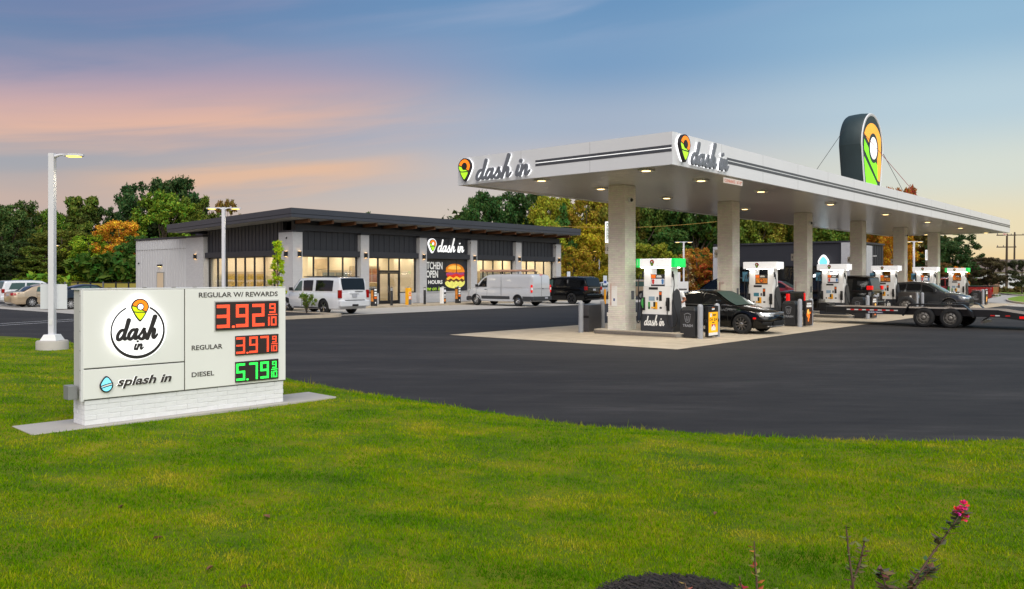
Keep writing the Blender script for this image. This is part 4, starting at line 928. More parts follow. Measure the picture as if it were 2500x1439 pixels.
def ad_frame(s, t, label, kind):
    o = thing('advert_frame', label, 'advert', (*cst(s, t), .016), ROT, 'lit advert frames between bollards')
    MB().box(-.36, .36, -.05, .05, .04, 1.02).build('frame', m_black, o, bevel=.01)
    P = plane((0, -.051, 0), (1, 0, 0), (0, 0, 1)); 
    def q(nm, x0, x1, z0, z1, m_, d): b = MB(); b.prism([(x0, z0), (x1, z0), (x1, z1), (x0, z1)], 0, d, P); return b.build(nm, m_, o)
    if kind == 'yellow':
        q('poster', -.31, .31, .08, .83, mat('lit_yellow', (250, 180, 12), .4, emit=.35, ecol=(250, 176, 10)), .003); q('poster_foot', -.31, .31, .08, .17, m_whp, .005)
        q('pack_picture', -.13, .15, .24, .44, m_whp, .006)
        b = MB(); b.prism([(-.12, .33), (.03, .44), (-.12, .44)], .006, .009, P); b.prism([(.14, .33), (.14, .44), (.03, .44)], .006, .009, P); stuff(b.build('pack_print', m_redp, o)); q('leaf_print', -.22, -.10, .68, .79, m_whp, .006)
        text('poster_price', '$7.44', m_dkp, o, P, -.26, .54, .15, .004, .015, width=.22); text('poster_price', '$8.44', m_dkp, o, P, .05, .54, .15, .004, .015, width=.22)
        b = MB(); b.box(0, .0001, 0, .0001, 0, .0001); b = MB(); b.prism([(-.04, .74), (.2, .74), (.2, .765), (-.04, .765)], .003, .006, P); b.prism([(-.04, .70), (.16, .70), (.16, .725), (-.04, .725)], .003, .006, P); b.prism([(-.08, .48), (.08, .48), (.08, .51), (-.08, .51)], .003, .006, P); stuff(b.build('poster_print', m_dkp, o))
        q('heading_print', -.09, .09, .90, .95, m_whp, .004); q('orange_tag', -.07, .07, .965, .98, m_org, .004)
    else:
        q('poster', -.31, .31, .08, .98, mat('brown_poster', (60, 34, 24), .4), .003); q('heading_print', -.22, .22, .86, .93, m_whp, .006); q('heading_print', -.26, .26, .76, .84, m_whp, .006)
        b = MB()
        for k_ in range(9): disc(b, random.uniform(-.18, .18), random.uniform(.2, .66), random.uniform(.05, .11), P, .006 + .001 * k_, 14, k_ % 2)
        stuff(b.build('food_picture', [mat('lit_food', (240, 120, 30), .4, vary=.4, vscale=14, emit=.4, ecol=(240, 120, 30)), mat('lit_food2', (248, 190, 90), .4, vary=.4, vscale=14, emit=.35, ecol=(248, 190, 90))], o))
    for sx in (-.40, .40): MB().box(sx - .045, sx + .045, -.03, .03, .50, .60).build('clamp', m_black, o)
    return o
names = ['nearest', 'second', 'third', 'fourth', 'fifth', 'farthest']
for i, s in enumerate(SI):
    nm = names[i]
    bollard(s - .42, .95, 'grey bollard, road side of the %s pump island, left of its pair' % nm); bollard(s + .80, .98, 'grey bollard, road side of the %s pump island, right of its pair' % nm)
    if i < 4: bollard(s - .40, 5.62, 'grey bollard, store side of the %s pump island, left of its pair' % nm); bollard(s + 1.0, 5.66, 'grey bollard, store side of the %s pump island, right of its pair' % nm)
    if i != 3: bin_(s - .12, 1.42, 'charcoal waste bin behind the bollards of the %s pump island' % nm)
    if i != 3: ad_frame(s + .26, .90, ['yellow lit price poster in black frame at the nearest pump island', 'brown food poster in black frame at the second pump island', 'food poster frame behind the trailer at the third pump island', '', 'orange food poster frame in front of the grey crossover', 'narrow food poster frame at the farthest pump island'][i], 'yellow' if i == 0 else 'food')
# grey cabinet on the store side of the first island, steel kiosk at the fourth
o = thing('steel_locker', 'grey steel cabinet between bollards left of the nearest column', 'cabinet', (*cst(SI[0] + .3, 5.72), .016), ROT)
MB().box(-.40, .40, -.22, .22, 0, .97).build('body', mat('grey_cabinet', (96, 96, 100), .35, .6, vary=.1), o, bevel=.02); MB().box(-.42, -.401, -.23, .23, .5, .58).build('strap', m_black, o)
o = thing('air_machine', 'stainless steel air machine beside the fourth fuel dispenser', 'kiosk', (*cst(SI[3] - .2, 1.2), .016), ROT)
MB().box(-.42, .30, -.28, .65, 0, 1.13).build('cabinet', m_steel, o, bevel=.02); MB().box(-.12, .12, -.295, -.281, .35, 1.0).build('control_panel', m_blackm, o); MB().box(-.07, .07, -.302, -.296, .8, .95).build('screen', m_screen, o); MB().box(-.427, -.421, -.05, .05, .4, .95).build('instruction_label', m_whp, o)

# ================================================================== monument price sign
THS = .765; RS = math.pi / 2 - THS
SG = (-.5156 * 10.6, 10.6)
sign = thing('price_sign', 'white monument fuel price sign on painted brick plinth in the lawn', 'sign', (*SG, 0), RS)
m_sgp = mat('sign_panel', (232, 232, 228), .45, vary=.03, vscale=1); m_sgs = mat('sign_edge', (196, 196, 194), .45)
MB().box(.01, 2.885, .03, .37, .415, 1.815).build('cabinet', m_sgs, sign)
MB().box(.0, 2.9, .012, .0295, .408, 1.822).build('panel_gap', mat('sign_gap_shade', (84, 82, 80), .6), sign)  # dark sheet behind the panels, its colour stands in for shade in the gaps
MB().box(.0, 1.316, 0, .011, .82, 1.82).build('logo_panel', m_sgp, sign, bevel=.006)
MB().box(.0, 1.316, 0, .011, .42, .803).build('wash_panel', m_sgp, sign, bevel=.006)
MB().box(1.330, 2.90, 0, .011, .42, 1.82).build('price_panel', m_sgp, sign, bevel=.006)
MB().box(-.028, .009, .004, .06, .40, 1.825).build('corner_trim', m_white, sign, bevel=.004)
b = MB()
for z in (.55, .8, 1.05, 1.3, 1.55, 1.75): b.cyl((-.029, .03, z), (-.033, .03, z), .008, .008, 8)
stuff(b.build('rivets', m_steel, sign))
MB().box(-.02, 2.905, .002, .38, 1.826, 1.842).build('top_cap', m_white, sign)
b = MB()
for x in (.35, .8, 1.2, 1.5, 2.1, 2.6): b.box(x - .02, x + .02, .05, .10, 1.843, 1.852)
stuff(b.build('cap_clips', m_steel, sign))
MB().box(-.14, -.029, .12, .30, .42, .60).build('junction_box', mat('grey_box', (128, 130, 130), .5), sign, bevel=.008)
# brick plinth, brick by brick
pz0, bh = .085, .0645; plinth = MB().box(.024, 2.868, .027, .375, .02, .408).build('plinth', mat('plinth_mortar', (212, 212, 214), .9), sign)
m_pb = mat('painted_brick', (226, 226, 228), .6, vary=.06, vscale=8, bump=.25, bscale=30)
bl = .30
bm_full = [MB().box(.0008, bl - .0008, 0, .05, .0008, bh - .0008).mesh('brick', m_pb, bevel=.006) for _ in range(1)][0]
for r_ in range(5):
    x = .02 - (bl / 2 if r_ % 2 else 0)
    while x < 2.875:
        a, c = max(x, .02), min(x + bl, 2.875)
        if c - a > .03:
            dy_ = random.uniform(-.004, .003)
            if c - a > bl - .005: put('brick', bm_full, plinth, (a, dy_ + .022, pz0 + r_ * bh))
            else: MB().box(a + .0008, c - .0008, 0, .05, .0008, bh - .0008).build('brick', m_pb, plinth, bevel=.006, loc=(0, dy_ + .022, pz0 + r_ * bh))
        x += bl
    for side in (0, 1):
        y = .074
        for l in ((.14, .19) if r_ % 2 else (.19, .14)):
            xa = .018 + random.uniform(-.003, .002) if side == 0 else 2.828 + random.uniform(-.002, .004)
            MB().box(0, .05, .001, l - .001, .0008, bh - .0008).build('brick', m_pb, plinth, bevel=.006, loc=(xa, y, pz0 + r_ * bh)); y += l
MB().prism([(-.62, -.10), (3.75, -.10), (3.75, .70), (-.62, .70)], -.02, .085).build('sign_pad', m_conc2, sign, bevel=.01)
# faces
Ps = plane((0, 0, 0), (1, 0, 0), (0, 0, 1))
b = MB(); disc(b, .668, 1.275, .380, Ps, .040, 48, 0, .030); lp = pin_shape(.155); Qp = lambda x, y, d=0: Ps(.693 + x, 1.575 + y, d); xs_ = cosp(-.155, .155, 25)
b.build('lit_disc', mat('lit_disc_face', (252, 252, 252), .4, emit=.95, ecol=(255, 255, 255)), sign)
b = MB(); disc(b, .668, 1.275, .352, Ps, .014, 48, 0, .004); b.build('disc_halo', m_halo, sign)
pk = .155; t_, bo = pin_shape(pk); xs_ = cosp(-pk, pk, 25)
b = MB(); b.prism([(x + .693, 1.585 + y) for x, y in ([(x, t_(x)) for x in xs_] + [(x, bo(x)) for x in xs_[::-1][1:-1]])][::-1], .0295, .0402, Ps); b.build('pin_backing', mat('lit_disc_face', (252, 252, 252)), sign)
b = MB(); b.prism([(x * .93 + .693, 1.585 + y * .93) for x, y in ([(x, t_(x)) for x in xs_] + [(x, bo(x)) for x in xs_[::-1][1:-1]])][::-1], .004, .0138, Ps); b.build('pin_halo', m_halo, sign)
pin_logo(sign, Ps, .693, 1.585, .118, .0405, .048, m_outline, m_lito, mat('lit_lime', (198, 226, 16), .4, emit=.75, ecol=(198, 228, 14)), m_litw)
b = MB(); ring = []
for a in lsp(62, -242, 60): ring.append((.668 + .345 * math.cos(R(a)) * 1.0, 1.272 + .345 * math.sin(R(a)), .017 + .026 * max(0, math.sin(R(-a))) ** 1.0 + .008 * max(0, math.cos(R(a - 40)))))
stroke(b, ring, .02, Ps, .0403, .047, n=1); b.build('ring', m_outline, sign)
script('sign_lettering', 'dash', m_outline, sign, Ps, .382, 1.165, .132, .0403, .056, width=.545, slant=.28, fat=1.36)
script('sign_lettering', 'in', m_outline, sign, Ps, .605, 1.025, .075, .0403, .056, width=.135, slant=.30, fat=1.1)
m_ink = mat('sign_ink', (52, 46, 44), .5)
text('sign_lettering', 'REGULAR W/ REWARDS', m_ink, sign, Ps, 1.526, 1.702, .098, .004, .012, width=1.238)
text('sign_lettering', 'REGULAR', m_ink, sign, Ps, 1.422, .965, .093, .004, .012, width=.455)
text('sign_lettering', 'DIESEL', m_ink, sign, Ps, 1.422, .589, .093, .004, .012, width=.329)
text('sign_lettering', 'splash in', m_ink, sign, Ps, .412, .562, .155, .006, .026, shear=.28, width=.722, d=.008)
text('halo_light', 'splash in', m_halo, sign, Ps, .412, .562, .155, .002, .012, shear=.28, width=.722, d=.002)
# water-drop badge
def drop(kx, ky, n=33):
    pts = []
    for i in range(n - 1):
        a = 2 * math.pi * i / (n - 1); r_ = 1.0; x = math.sin(a) * kx * (1 - .42 * max(math.cos(a), 0) ** 1.2); pts.append((x, math.cos(a) * ky * (1.15 if math.cos(a) > 0 else 1)))
    return pts
Pd = lambda x, y, d=0: Ps(.275 + x, .592 + y, d)
MB().prism(drop(.083, .098)[::-1], .004, .024, Pd).build('drop_badge', m_outline, sign)
b = MB(); dp = drop(.068, .082); b.prism(dp[::-1], .0245, .026, Pd); b.build('drop_face', mat('lit_cyan', (130, 220, 244), .4, emit=.7, ecol=(120, 216, 244)), sign)
for y_ in (.0, -.03):
    b = MB(); stroke(b, [(-.074, y_ - .015), (-.03, y_ - .0), (.02, y_ + .012), (.074, y_ + .022)], .011, Pd, .0262, .028, n=4); b.build('wave_line', m_outline, sign)
b = MB(); stroke(b, [(-.058, -.018), (0, -.008), (.058, .006)], .016, Pd, .0261, .0275, n=4); b.build('wave_fill', m_whp, sign)
# LED price boards
m_board = mat('led_board', (48, 38, 38), .5, vary=.2, vscale=80); m_lr = mat('led_red', (255, 80, 40), .4, emit=1.9, ecol=(255, 84, 52)); m_lg = mat('led_green', (60, 255, 90), .4, emit=2.6, ecol=(40, 255, 84))
SEG = {'0': 'abcdef', '1': 'bc', '2': 'abged', '3': 'abgcd', '4': 'fgbc', '5': 'afgcd', '6': 'afgecd', '7': 'abc', '8': 'abcdefg', '9': 'abfgcd'}
def led_digit(ch, x, y, w, h, mt, th):
    b = MB(); nl = 4; pitch = th / nl; gp = pitch * .36
    segs = SEG[ch]
    for r_ in range(int(h / pitch)):
        yy = y + r_ * pitch; f_ = (r_ + .5) / int(h / pitch)
        top, bot_, mid = f_ > 1 - th / h, f_ < th / h, abs(f_ - .5) < th / h / 2
        runs = []
        if top and 'a' in segs or bot_ and 'd' in segs or mid and 'g' in segs: runs.append((.0, 1.0))
        else:
            up = f_ > .5
            if ('f' if up else 'e') in segs: runs.append((0, th / w))
            if ('b' if up else 'c') in segs: runs.append((1 - th / w, 1))
        for a, c in runs:
            n_ = max(1, int((c - a) * w / pitch / 1.0)); 
            for k_ in range(n_):
                xa = x + a * w + (c - a) * w * k_ / n_; b.add([Ps(xa, yy + gp, .026), Ps(xa + (c - a) * w / n_ * .86, yy + gp, .026), Ps(xa + (c - a) * w / n_ * .86, yy + pitch - gp * .2, .026), Ps(xa, yy + pitch - gp * .2, .026)], [(0, 1, 2, 3)])
    return stuff(b.build('led_digit', mt, sign, fix=False))
def price(digs, x0, x1, y0, y1, mt):
    w, h = x1 - x0, y1 - y0
    MB().box(x0, x1, -.024, .0, y0, y1).build('led_board', m_board, sign, bevel=.004)
    dw = w * .20; dh = h * .86; yb = y0 + h * .07; th = dw * .24
    for ch, f_ in zip(digs, (.012, .305, .565)): led_digit(ch, x0 + w * f_, yb, dw, dh, mt, th)
    b = MB(); a = x0 + w * .245; b.add([Ps(a, yb, .026), Ps(a + w * .04, yb, .026), Ps(a + w * .04, yb + h * .07, .026), Ps(a, yb + h * .07, .026)], [(0, 1, 2, 3)]); b.build('led_point', mt, sign, fix=False)
    led_digit('9', x0 + w * .845, y0 + h * .55, w * .105, h * .36, mt, w * .026); led_digit('1', x0 + w * .80, y0 + h * .08, w * .05, h * .34, mt, w * .026); led_digit('0', x0 + w * .87, y0 + h * .08, w * .095, h * .34, mt, w * .026)
    b = MB(); b.add([Ps(x0 + w * .825, y0 + h * .48, .026), Ps(x0 + w * .975, y0 + h * .48, .026), Ps(x0 + w * .975, y0 + h * .505, .026), Ps(x0 + w * .825, y0 + h * .505, .026)], [(0, 1, 2, 3)]); b.build('led_bar', mt, sign, fix=False)
price('392', 1.769, 2.766, 1.227, 1.63, m_lr); price('397', 2.071, 2.766, .848, 1.13, m_lr); price('579', 2.071, 2.766, .455, .753, m_lg)
MB().box(1.748, 2.786, -.004, 0, 1.207, 1.65).build('board_bezel', m_sgs, sign)

# ------------------------------------------------------------------ light poles
def light_pole(x, y, h, arms, label, rot=0, pole_w=.145, pedestal=True, sheet=False, z=0):
    o = thing('light_pole', label, 'light pole', (x, y, z), rot, 'car park light poles')
    zb = 0
    if pedestal:
        b = MB(); b.lathe([(0, -.2), (.39, -.2), (.39, .27), (.37, .30), (0, .30)], 28); b.build('footing', m_conc2, o, smooth=40); zb = .30
        b = MB(); b.hexa([(-.22, -.22, .301), (.22, -.22, .301), (.22, .22, .301), (-.22, .22, .301), (-.15, -.15, .46), (.15, -.15, .46), (.15, .15, .46), (-.15, .15, .46)]); b.build('base_cover', m_white, o, bevel=.01)
    w = pole_w / 2; MB().box(-w, w, -w, w, zb + (.0 if not pedestal else .001), h).build('pole', mat('pole_white', (208, 208, 214), .4, vary=.05), o, bevel=.006)
    for sg in arms:
        b = MB(); b.tube([(sg * w, 0, h - .08), (sg * (w + .14), 0, h - .035), (sg * (w + .30), 0, h - .03)], [.05, .03, .025], 8); pts = [(.24, -.05), (.42, -.16), (.62, -.15), (.76, -.04), (.76, .04), (.62, .15), (.42, .16), (.24, .05)]
        b.prism([(sg * (x_ + w), y_) for x_, y_ in pts][::sg], h - .075, h - .02); a = b.build('lamp_head', mat('pole_white', (200, 200, 208)), o, bevel=0)
        b = MB(); b.box(*sorted((sg * (w + .34), sg * (w + .66))), -.10, .10, h - .098, h - .076); b.build('lens', m_lampw, a, bevel=.01)
        lt = bpy.data.lights.new('pole_beam', 'SPOT'); lt.energy = 60; lt.spot_size = R(130); lt.spot_blend = .7; lt.color = (1, .86, .6); lt.shadow_soft_size = .15
        lo = bpy.data.objects.new('pole_beam', lt); COL.objects.link(lo); lo.parent = a; lo.location = (sg * (w + .5), 0, h - .13)
    if sheet:
        MB().box(-.36, .35, w + .002, w + .02, 1.13, 1.79).build('sign_back', mat('white_sheet', (206, 209, 214), .4), o)
        MB().box(-.045, .045, -w - .01, -w - .001, .72, .86).build('hand_hole', m_white, o)
    return o
light_pole(-12.2, 22.06, 5.26, (1,), 'nearest white light pole on a round concrete footing, left of the price sign', sheet=True)
light_pole(at(546, 40), 40, 5.32, (-1, 1), 'twin-headed light pole rising behind the price sign', pedestal=False)
light_pole(at(122, 82), 82, 5.1, (1,), 'distant single-arm light pole behind the gold sedan', pedestal=False, rot=R(20), z=0)
light_pole(at(1463, 106), 106, 5.25, (-1, 1), 'farthest twin-headed light pole left of the nearest column', pedestal=False)
light_pole(at(1669, 78), 78, 5.25, (-1, 1), 'twin-headed light pole between the first two columns', pedestal=True)
light_pole(at(2231, 76), 76, 5.2, (-1, 1), 'twin-headed light pole between the fifth and sixth columns', pedestal=False)

# ------------------------------------------------------------------ car wash
cwf = thing('car_wash', 'dark car wash building with white brick piers behind the canopy', 'building', (30.5, 75, 0), ROT)
# local x along u (right face), local y along v (left face); near corner at 0,0
MB().box(.05, 9.8, .05, 13.3, 0, 5.05).build('walls', m_siding, cwf)
MB().box(-.08, 9.9, -.08, 13.4, 5.05, 5.22).build('coping', m_siding, cwf)
MB().box(-.12, .55, -.12, .75, 0, 5.06).build('pier', m_wbrick, cwf); MB().box(-.12, .55, 12.5, 13.42, 0, 4.95).build('pier', m_wbrick, cwf); MB().box(4.2, 5.9, -.12, .4, 0, 4.9).build('pier', m_wbrick, cwf); MB().box(1.2, 4.19, -.06, .3, 0, 2.2).build('low_wall', m_wbrick, cwf)
MB().box(.02, .049, 2.6, 11.6, .1, 2.95).build('glazing', m_cgl, cwf)
b = MB()
for k_ in range(7): y_ = 2.6 + 1.5 * k_; b.box(-.02, .045, y_ - .04, y_ + .04, .1, 2.95)
b.box(-.021, .046, 2.6, 11.6, 2.90, 3.0); b.build('glazing_frame', m_frame, cwf)
bt = MB().box(-.02, .02, .0, .049, 2.3, 5.0).mesh('batten', m_siding)
for k_ in range(16): put('batten', bt, cwf, (1.0 + .55 * k_, 0, 0)) if not 4.1 < 1.0 + .55 * k_ < 5.95 else None
MB().box(2.2, 3.1, .02, .048, 3.6, 4.4).build('notice', m_whp, cwf)
MB().box(1.5, 2.6, .0, .045, 0, 2.1).build('door', m_frame, cwf)
Pc = plane((.04, 0, 0), (0, -1, 0), (0, 0, 1))
text('wash_lettering', 'splash', mat('lit_wash_letter', (250, 250, 250), .4, emit=1.6, ecol=(255, 255, 255)), cwf, plane((-.3, 0, 0), (0, -1, .13), (0, 0, 1)), -3.35, 2.12, 1.0, .12, .02, shear=.3, width=2.35)
b = MB(); b.prism([(-2.3 + x * 6.0, 3.35 + y * 5.6) for x, y in drop(.083, .098)][::-1], .2, .32, Pc); dd = b.build('drop_sign', m_litw, cwf); b = MB(); b.prism([(-2.3 + x * 6.0, 3.33 + y * 5.2) for x, y in drop(.062, .078)][::-1], .321, .34, Pc); b.build('drop_face', mat('lit_cyan', (130, 220, 244)), dd)
MB().box(6.4, 6.6, -.3, .0, 3.9, 4.0).build('security_camera', m_white, cwf)
# ================================================================== vehicles
def interp(tab, x):
    tab = sorted(tab)
    if x <= tab[0][0]: return tab[0][1]
    for (a, p), (b_, q) in zip(tab, tab[1:]):
        if x <= b_: return p + (q - p) * (x - a) / (b_ - a) if b_ > a else q
    return tab[-1][1]
def wheel_mesh(r, w, style, mt_rim):
    t = MB(); t.lathe([(r * .62, w / 2 - .005), (r * .70, w / 2), (r * .90, w / 2 - .004), (r * .975, w / 2 - .03), (r, w / 2 - .06), (r, -w / 2 + .06), (r * .975, -w / 2 + .03), (r * .90, -w / 2), (r * .62, -w / 2)], 32, lambda x, y, z: (x, z, y))
    tm = t.mesh('tyre', m_rub, smooth=40)
    b = MB(); P = lambda x, y, z: (x, z, y); rr = r * .66; o = w / 2 - .012
    b.lathe([(rr, o), (rr * .93, o - .004), (rr * .90, o - .03), (rr * .88, o - .11), (0, o - .12)], 28, P, ms=[0, 0, 1, 1])
    if style == 'steel':
        b.lathe([(rr * .86, o - .05), (rr * .62, o - .015), (rr * .50, o - .012), (rr * .34, o - .05), (rr * .30, o - .0), (rr * .16, o + .03), (0, o + .03)], 24, P)
        for k in range(8):
            a = 2 * math.pi * k / 8; b.cyl(P(math.cos(a) * rr * .70, math.sin(a) * rr * .70, o - .035), P(math.cos(a) * rr * .70, math.sin(a) * rr * .70, o - .012), rr * .075, rr * .075, 8, 1)
    else:
        n = int(style); b.lathe([(rr * .24, o - .06), (rr * .22, o - .01), (rr * .14, o), (0, o)], 16, P)
        for k in range(n):
            a = 2 * math.pi * k / n; ca, sa = math.cos(a), math.sin(a); ta, tb = (-sa, ca), (ca, sa); w0, w1 = rr * (.15 if n < 7 else .08), rr * (.19 if n < 7 else .10)
            p = []
            for q in (o - .06, o - .012):
                for rad, ww, sg in ((rr * .18, w0, -1), (rr * .93, w1, -1), (rr * .93, w1, 1), (rr * .18, w0, 1)): p.append(P(tb[0] * rad + ta[0] * ww * sg, tb[1] * rad + ta[1] * ww * sg, q if rad < rr * .5 else q + .006))
            b.hexa(p)
    rm = b.mesh('rim', [mt_rim, m_black], smooth=35)
    return tm, rm
def vehicle(name, label, cat, xy, heading, S, paint, group=None, z=0.0):
    """S: spec with profile tables. local x forward, y left, z up"""
    root = thing(name, label, cat, (xy[0], xy[1], z), heading, group)
    L, Wd = S['L'], S['W']; hl, hw = L / 2, Wd / 2; zb = S.get('zb', .24)
    topt, roof = S['top'], S['roof']
    plan = S.get('plan') or [(-hl, .80), (-hl + .06, .90), (-hl + .18, .965), (-hl + .5, 1), (hl - .75, .99), (hl - .35, .93), (hl - .12, .82), (hl, .66)]
    def wbody(x): return hw * interp(plan, x)
    def half(x):
        zt = interp(topt, x); w = wbody(x); lo = zb + max(0, (abs(x) - hl + .22)) * .55; H = zt - lo
        crown = .05 if x > S['cowl'] or x < S['tail'] else .0
        return [(0, lo), (w * .90, lo), (w * .955, lo + .06), (w * .985, lo + H * .28), (w, lo + H * .52), (w * .985, lo + H * .66), (w * .955, lo + H * .88), (w * .925, lo + H * .97), (w * .86, zt), (w * .5, zt + crown * .8), (0, zt + crown)]
    xs_ = sorted(set([round(v, 3) for v in lsp(-hl, hl, 30)] + [round(p[0], 3) for p in plan] + [round(p[0], 3) for p in topt]))
    b = MB(); rings = []
    for x in xs_:
        h = half(x); ring = [(x, y, z_) for y, z_ in h] + [(x, -y, z_) for y, z_ in h[::-1][1:-1]]; rings.append(ring)
    n = len(rings[0]); b.add([p for r_ in rings for p in r_], [(i * n + j, i * n + (j + 1) % n, (i + 1) * n + (j + 1) % n, (i + 1) * n + j) for i in range(len(rings) - 1) for j in range(n)] + [tuple(range(n)), tuple(range((len(rings) - 1) * n, len(rings) * n))[::-1]])
    bo = b.build('body', [paint, m_black], root, smooth=None)
    rw, tw = S['rw'], S.get('tw', .23)
    cut = MB()
    for xw in S['wheels']:
        for sg in (-1, 1): cut.cyl((xw, sg * (hw - .34), rw), (xw, sg * (hw + .3), rw), rw * 1.15, rw * 1.15, 28)
    co = cut.build('cutter', [m_black]); co.parent = root
    md = bo.modifiers.new('b', 'BOOLEAN'); md.object = co; md.operation = 'DIFFERENCE'; md.solver = 'EXACT'; md.material_mode = 'TRANSFER'
    dg = bpy.context.evaluated_depsgraph_get(); me = bpy.data.meshes.new_from_object(bo.evaluated_get(dg)); bo.modifiers.clear(); bo.data = me
    bpy.data.objects.remove(co); me.polygons.foreach_set('use_smooth', [True] * len(me.polygons)); me.set_sharp_from_angle(angle=R(32)); me.name = 'body'
    def yb(x, z_):
        h = half(x)[1:9]
        if z_ <= h[0][1]: return h[0][0]
        for (ya, za), (yc, zc) in zip(h, h[1:]):
            if z_ <= zc: return ya + (yc - ya) * (z_ - za) / max(zc - za, 1e-6)
        return h[-1][0]
    # cabin
    belt = S['belt']; wr = S.get('wr', .78); ru = S.get('ru', .0)
    rx0, rx1 = roof[0][0], roof[-1][0]
    def zr(x): return interp(roof, x)
    def yw(x): return wbody(x) * .93
    def yr(x): return hw * wr * (1 - ru * abs(x - (rx0 + rx1) / 2) / L)
    def ycab(x, z_):
        t = min(max((z_ - belt) / max(S['H'] - .08 - belt, .1), 0), 1); return yw(x) + (yr(x) - yw(x)) * t ** 1.15
    cx_ = sorted(set([round(v, 3) for v in lsp(rx1, rx0, 30)] + [round(p[0], 3) for p in roof])); b = MB(); rings = []
    for x in cx_:
        zt = max(zr(x), belt - .03); e = min(.09, max(zt - belt, 0) * .5 + .002); h = [(0, belt - .08), (yw(x), belt - .08)]
        for k in lsp(0, 1, 6): z_ = belt - .03 + (zt - e - belt + .03) * k; h.append((ycab(x, z_), z_))
        ye = ycab(x, zt - e); h += [(ye - .03, zt - e * .4), (ye - .11, zt - e * .05), (ye * .5, zt + .012), (0, zt + .018)]
        rings.append([(x, y, z_) for y, z_ in h] + [(x, -y, z_) for y, z_ in h[::-1][1:-1]])
    n = len(rings[0]); b.add([p for r_ in rings for p in r_], [(i * n + j, i * n + (j + 1) % n, (i + 1) * n + (j + 1) % n, (i + 1) * n + j) for i in range(len(rings) - 1) for j in range(n)] + [tuple(range(n)), tuple(range((len(rings) - 1) * n, len(rings) * n))[::-1]])
    b.build('cabin', paint, root, smooth=38)
    # side windows: (xb0, xb1, xt0, xt1, z0, ztop_margin, material)
    for wn_ in S['windows']:
        xb0, xb1, xt0, xt1 = wn_[:4]; z0 = belt + .045; gm_ = wn_[4] if len(wn_) > 4 else m_cgl
        for sg in (1, -1):
            rows = []
            for bb_ in lsp(0, 1, 6):
                row = []
                for a in lsp(0, 1, 9):
                    xb = xb0 + (xb1 - xb0) * a; xt = xt0 + (xt1 - xt0) * a; zt = zr(xt) - S.get('wtop', .13); z_ = z0 + (zt - z0) * bb_; x = xb + (xt - xb) * bb_; row.append((x, sg * (ycab(x, z_) + .009), z_))
                rows.append(row)
            b = MB(); b.grid(rows); b.build('side_window', gm_, root, smooth=60)
            if S.get('wtrim'):
                e = MB(); e.tube(rows[-1], .010, 4); e.tube(rows[0], .010, 4); stuff(e.build('window_trim', m_chrome, root))
    # windscreen / rear screen between two roof stations
    for nm, xa, xb, mrg, gm_ in S['screens']:
        rows = []
        for a in lsp(.07, .95, 8):
            x = xa + (xb - xa) * a; zt = zr(x); ye = ycab(x, zt - .05) - mrg; nx = (zr(xa) - zr(xb)); nz = abs(xb - xa); l_ = math.hypot(nx, nz); sgx = 1 if xa > xb else -1
            rows.append([(x + sgx * abs(nx) / l_ * .016, ye * q, zt + .018 - .014 * abs(q) ** 3 + nz / l_ * .014) for q in lsp(-1, 1, 11)])
        b = MB(); b.grid(rows); b.build(nm, gm_, root, smooth=60)
    # doors
    for (xa, xb) in S.get('doors', []):
        for sg in (1, -1):
            rows = [[(x, sg * (yb(x, z_) + .006), z_) for x in lsp(xa + .008, xb - .008, 7)] for z_ in lsp(zb + .12, interp(topt, (xa + xb) / 2) - .02, 8)]
            b = MB(); b.grid(rows)
            for x in (xa, xb): b.grid([[(x - .008, sg * (yb(x, z_) + .0035), z_) for z_ in lsp(zb + .12, belt - .02, 8)], [(x + .008, sg * (yb(x, z_) + .0035), z_) for z_ in lsp(zb + .12, belt - .02, 8)]], 1)
            d = b.build('door', [paint, m_seam], root, smooth=40)
            hx = xa + .14; hz = belt - .12; b = MB(); b.box(hx - .09, hx + .09, *sorted((sg * (yb(hx, hz) + .004), sg * (yb(hx, hz) + .035))), hz - .018, hz + .018); b.build('handle', S.get('handle', paint), d, bevel=.006)
    # side cladding / trims: (x0, x1, z0, z1, material, proud)
    for xa, xb, za, zc, mt_, pr_ in S.get('trims', []):
        for sg in (1, -1):
            rows = [[(x, sg * (yb(x, z_) + pr_), z_) for x in lsp(xa, xb, 9)] for z_ in lsp(za, zc, 4)]
            b = MB(); b.grid(rows); b.build('side_trim', mt_, root, smooth=50)
    # arch lips
    if S.get('lips'):
        for xw in S['wheels']:
            for sg in (1, -1):
                pts = []
                for a in lsp(-8, 188, 19):
                    x = xw + math.cos(R(a)) * rw * 1.17; z_ = rw + math.sin(R(a)) * rw * 1.17; pts.append((x, sg * (yb(x, z_) - .005), z_))
                b = MB(); b.tube(pts, .035, 6); b.build('wheel_arch', S['lips'], root, smooth=60)
    # wheels
    tm, rm = S['wmesh']
    for xw in S['wheels']:
        for sg in (1, -1):
            t = put('tyre', tm, root, (xw, sg * (hw - tw / 2 - .02), rw)); 
            if sg < 0: t.rotation_euler = (0, 0, math.pi)
            t.rotation_euler[1] = random.uniform(0, 3); put('rim', rm, t)
    # boxes: extra named parts (name, x0,x1,y0,y1,z0,z1, material, mirrored)
    for e in S.get('parts', []):
        nm, x0, x1, y0, y1, z0, z1, mt_, mir = e[:9]
        for sg in ((1, -1) if mir else (1,)): b = MB(); b.box(x0, x1, *sorted((sg * y0, sg * y1)), z0, z1); b.build(nm, mt_, root, bevel=e[9] if len(e) > 9 else .012)
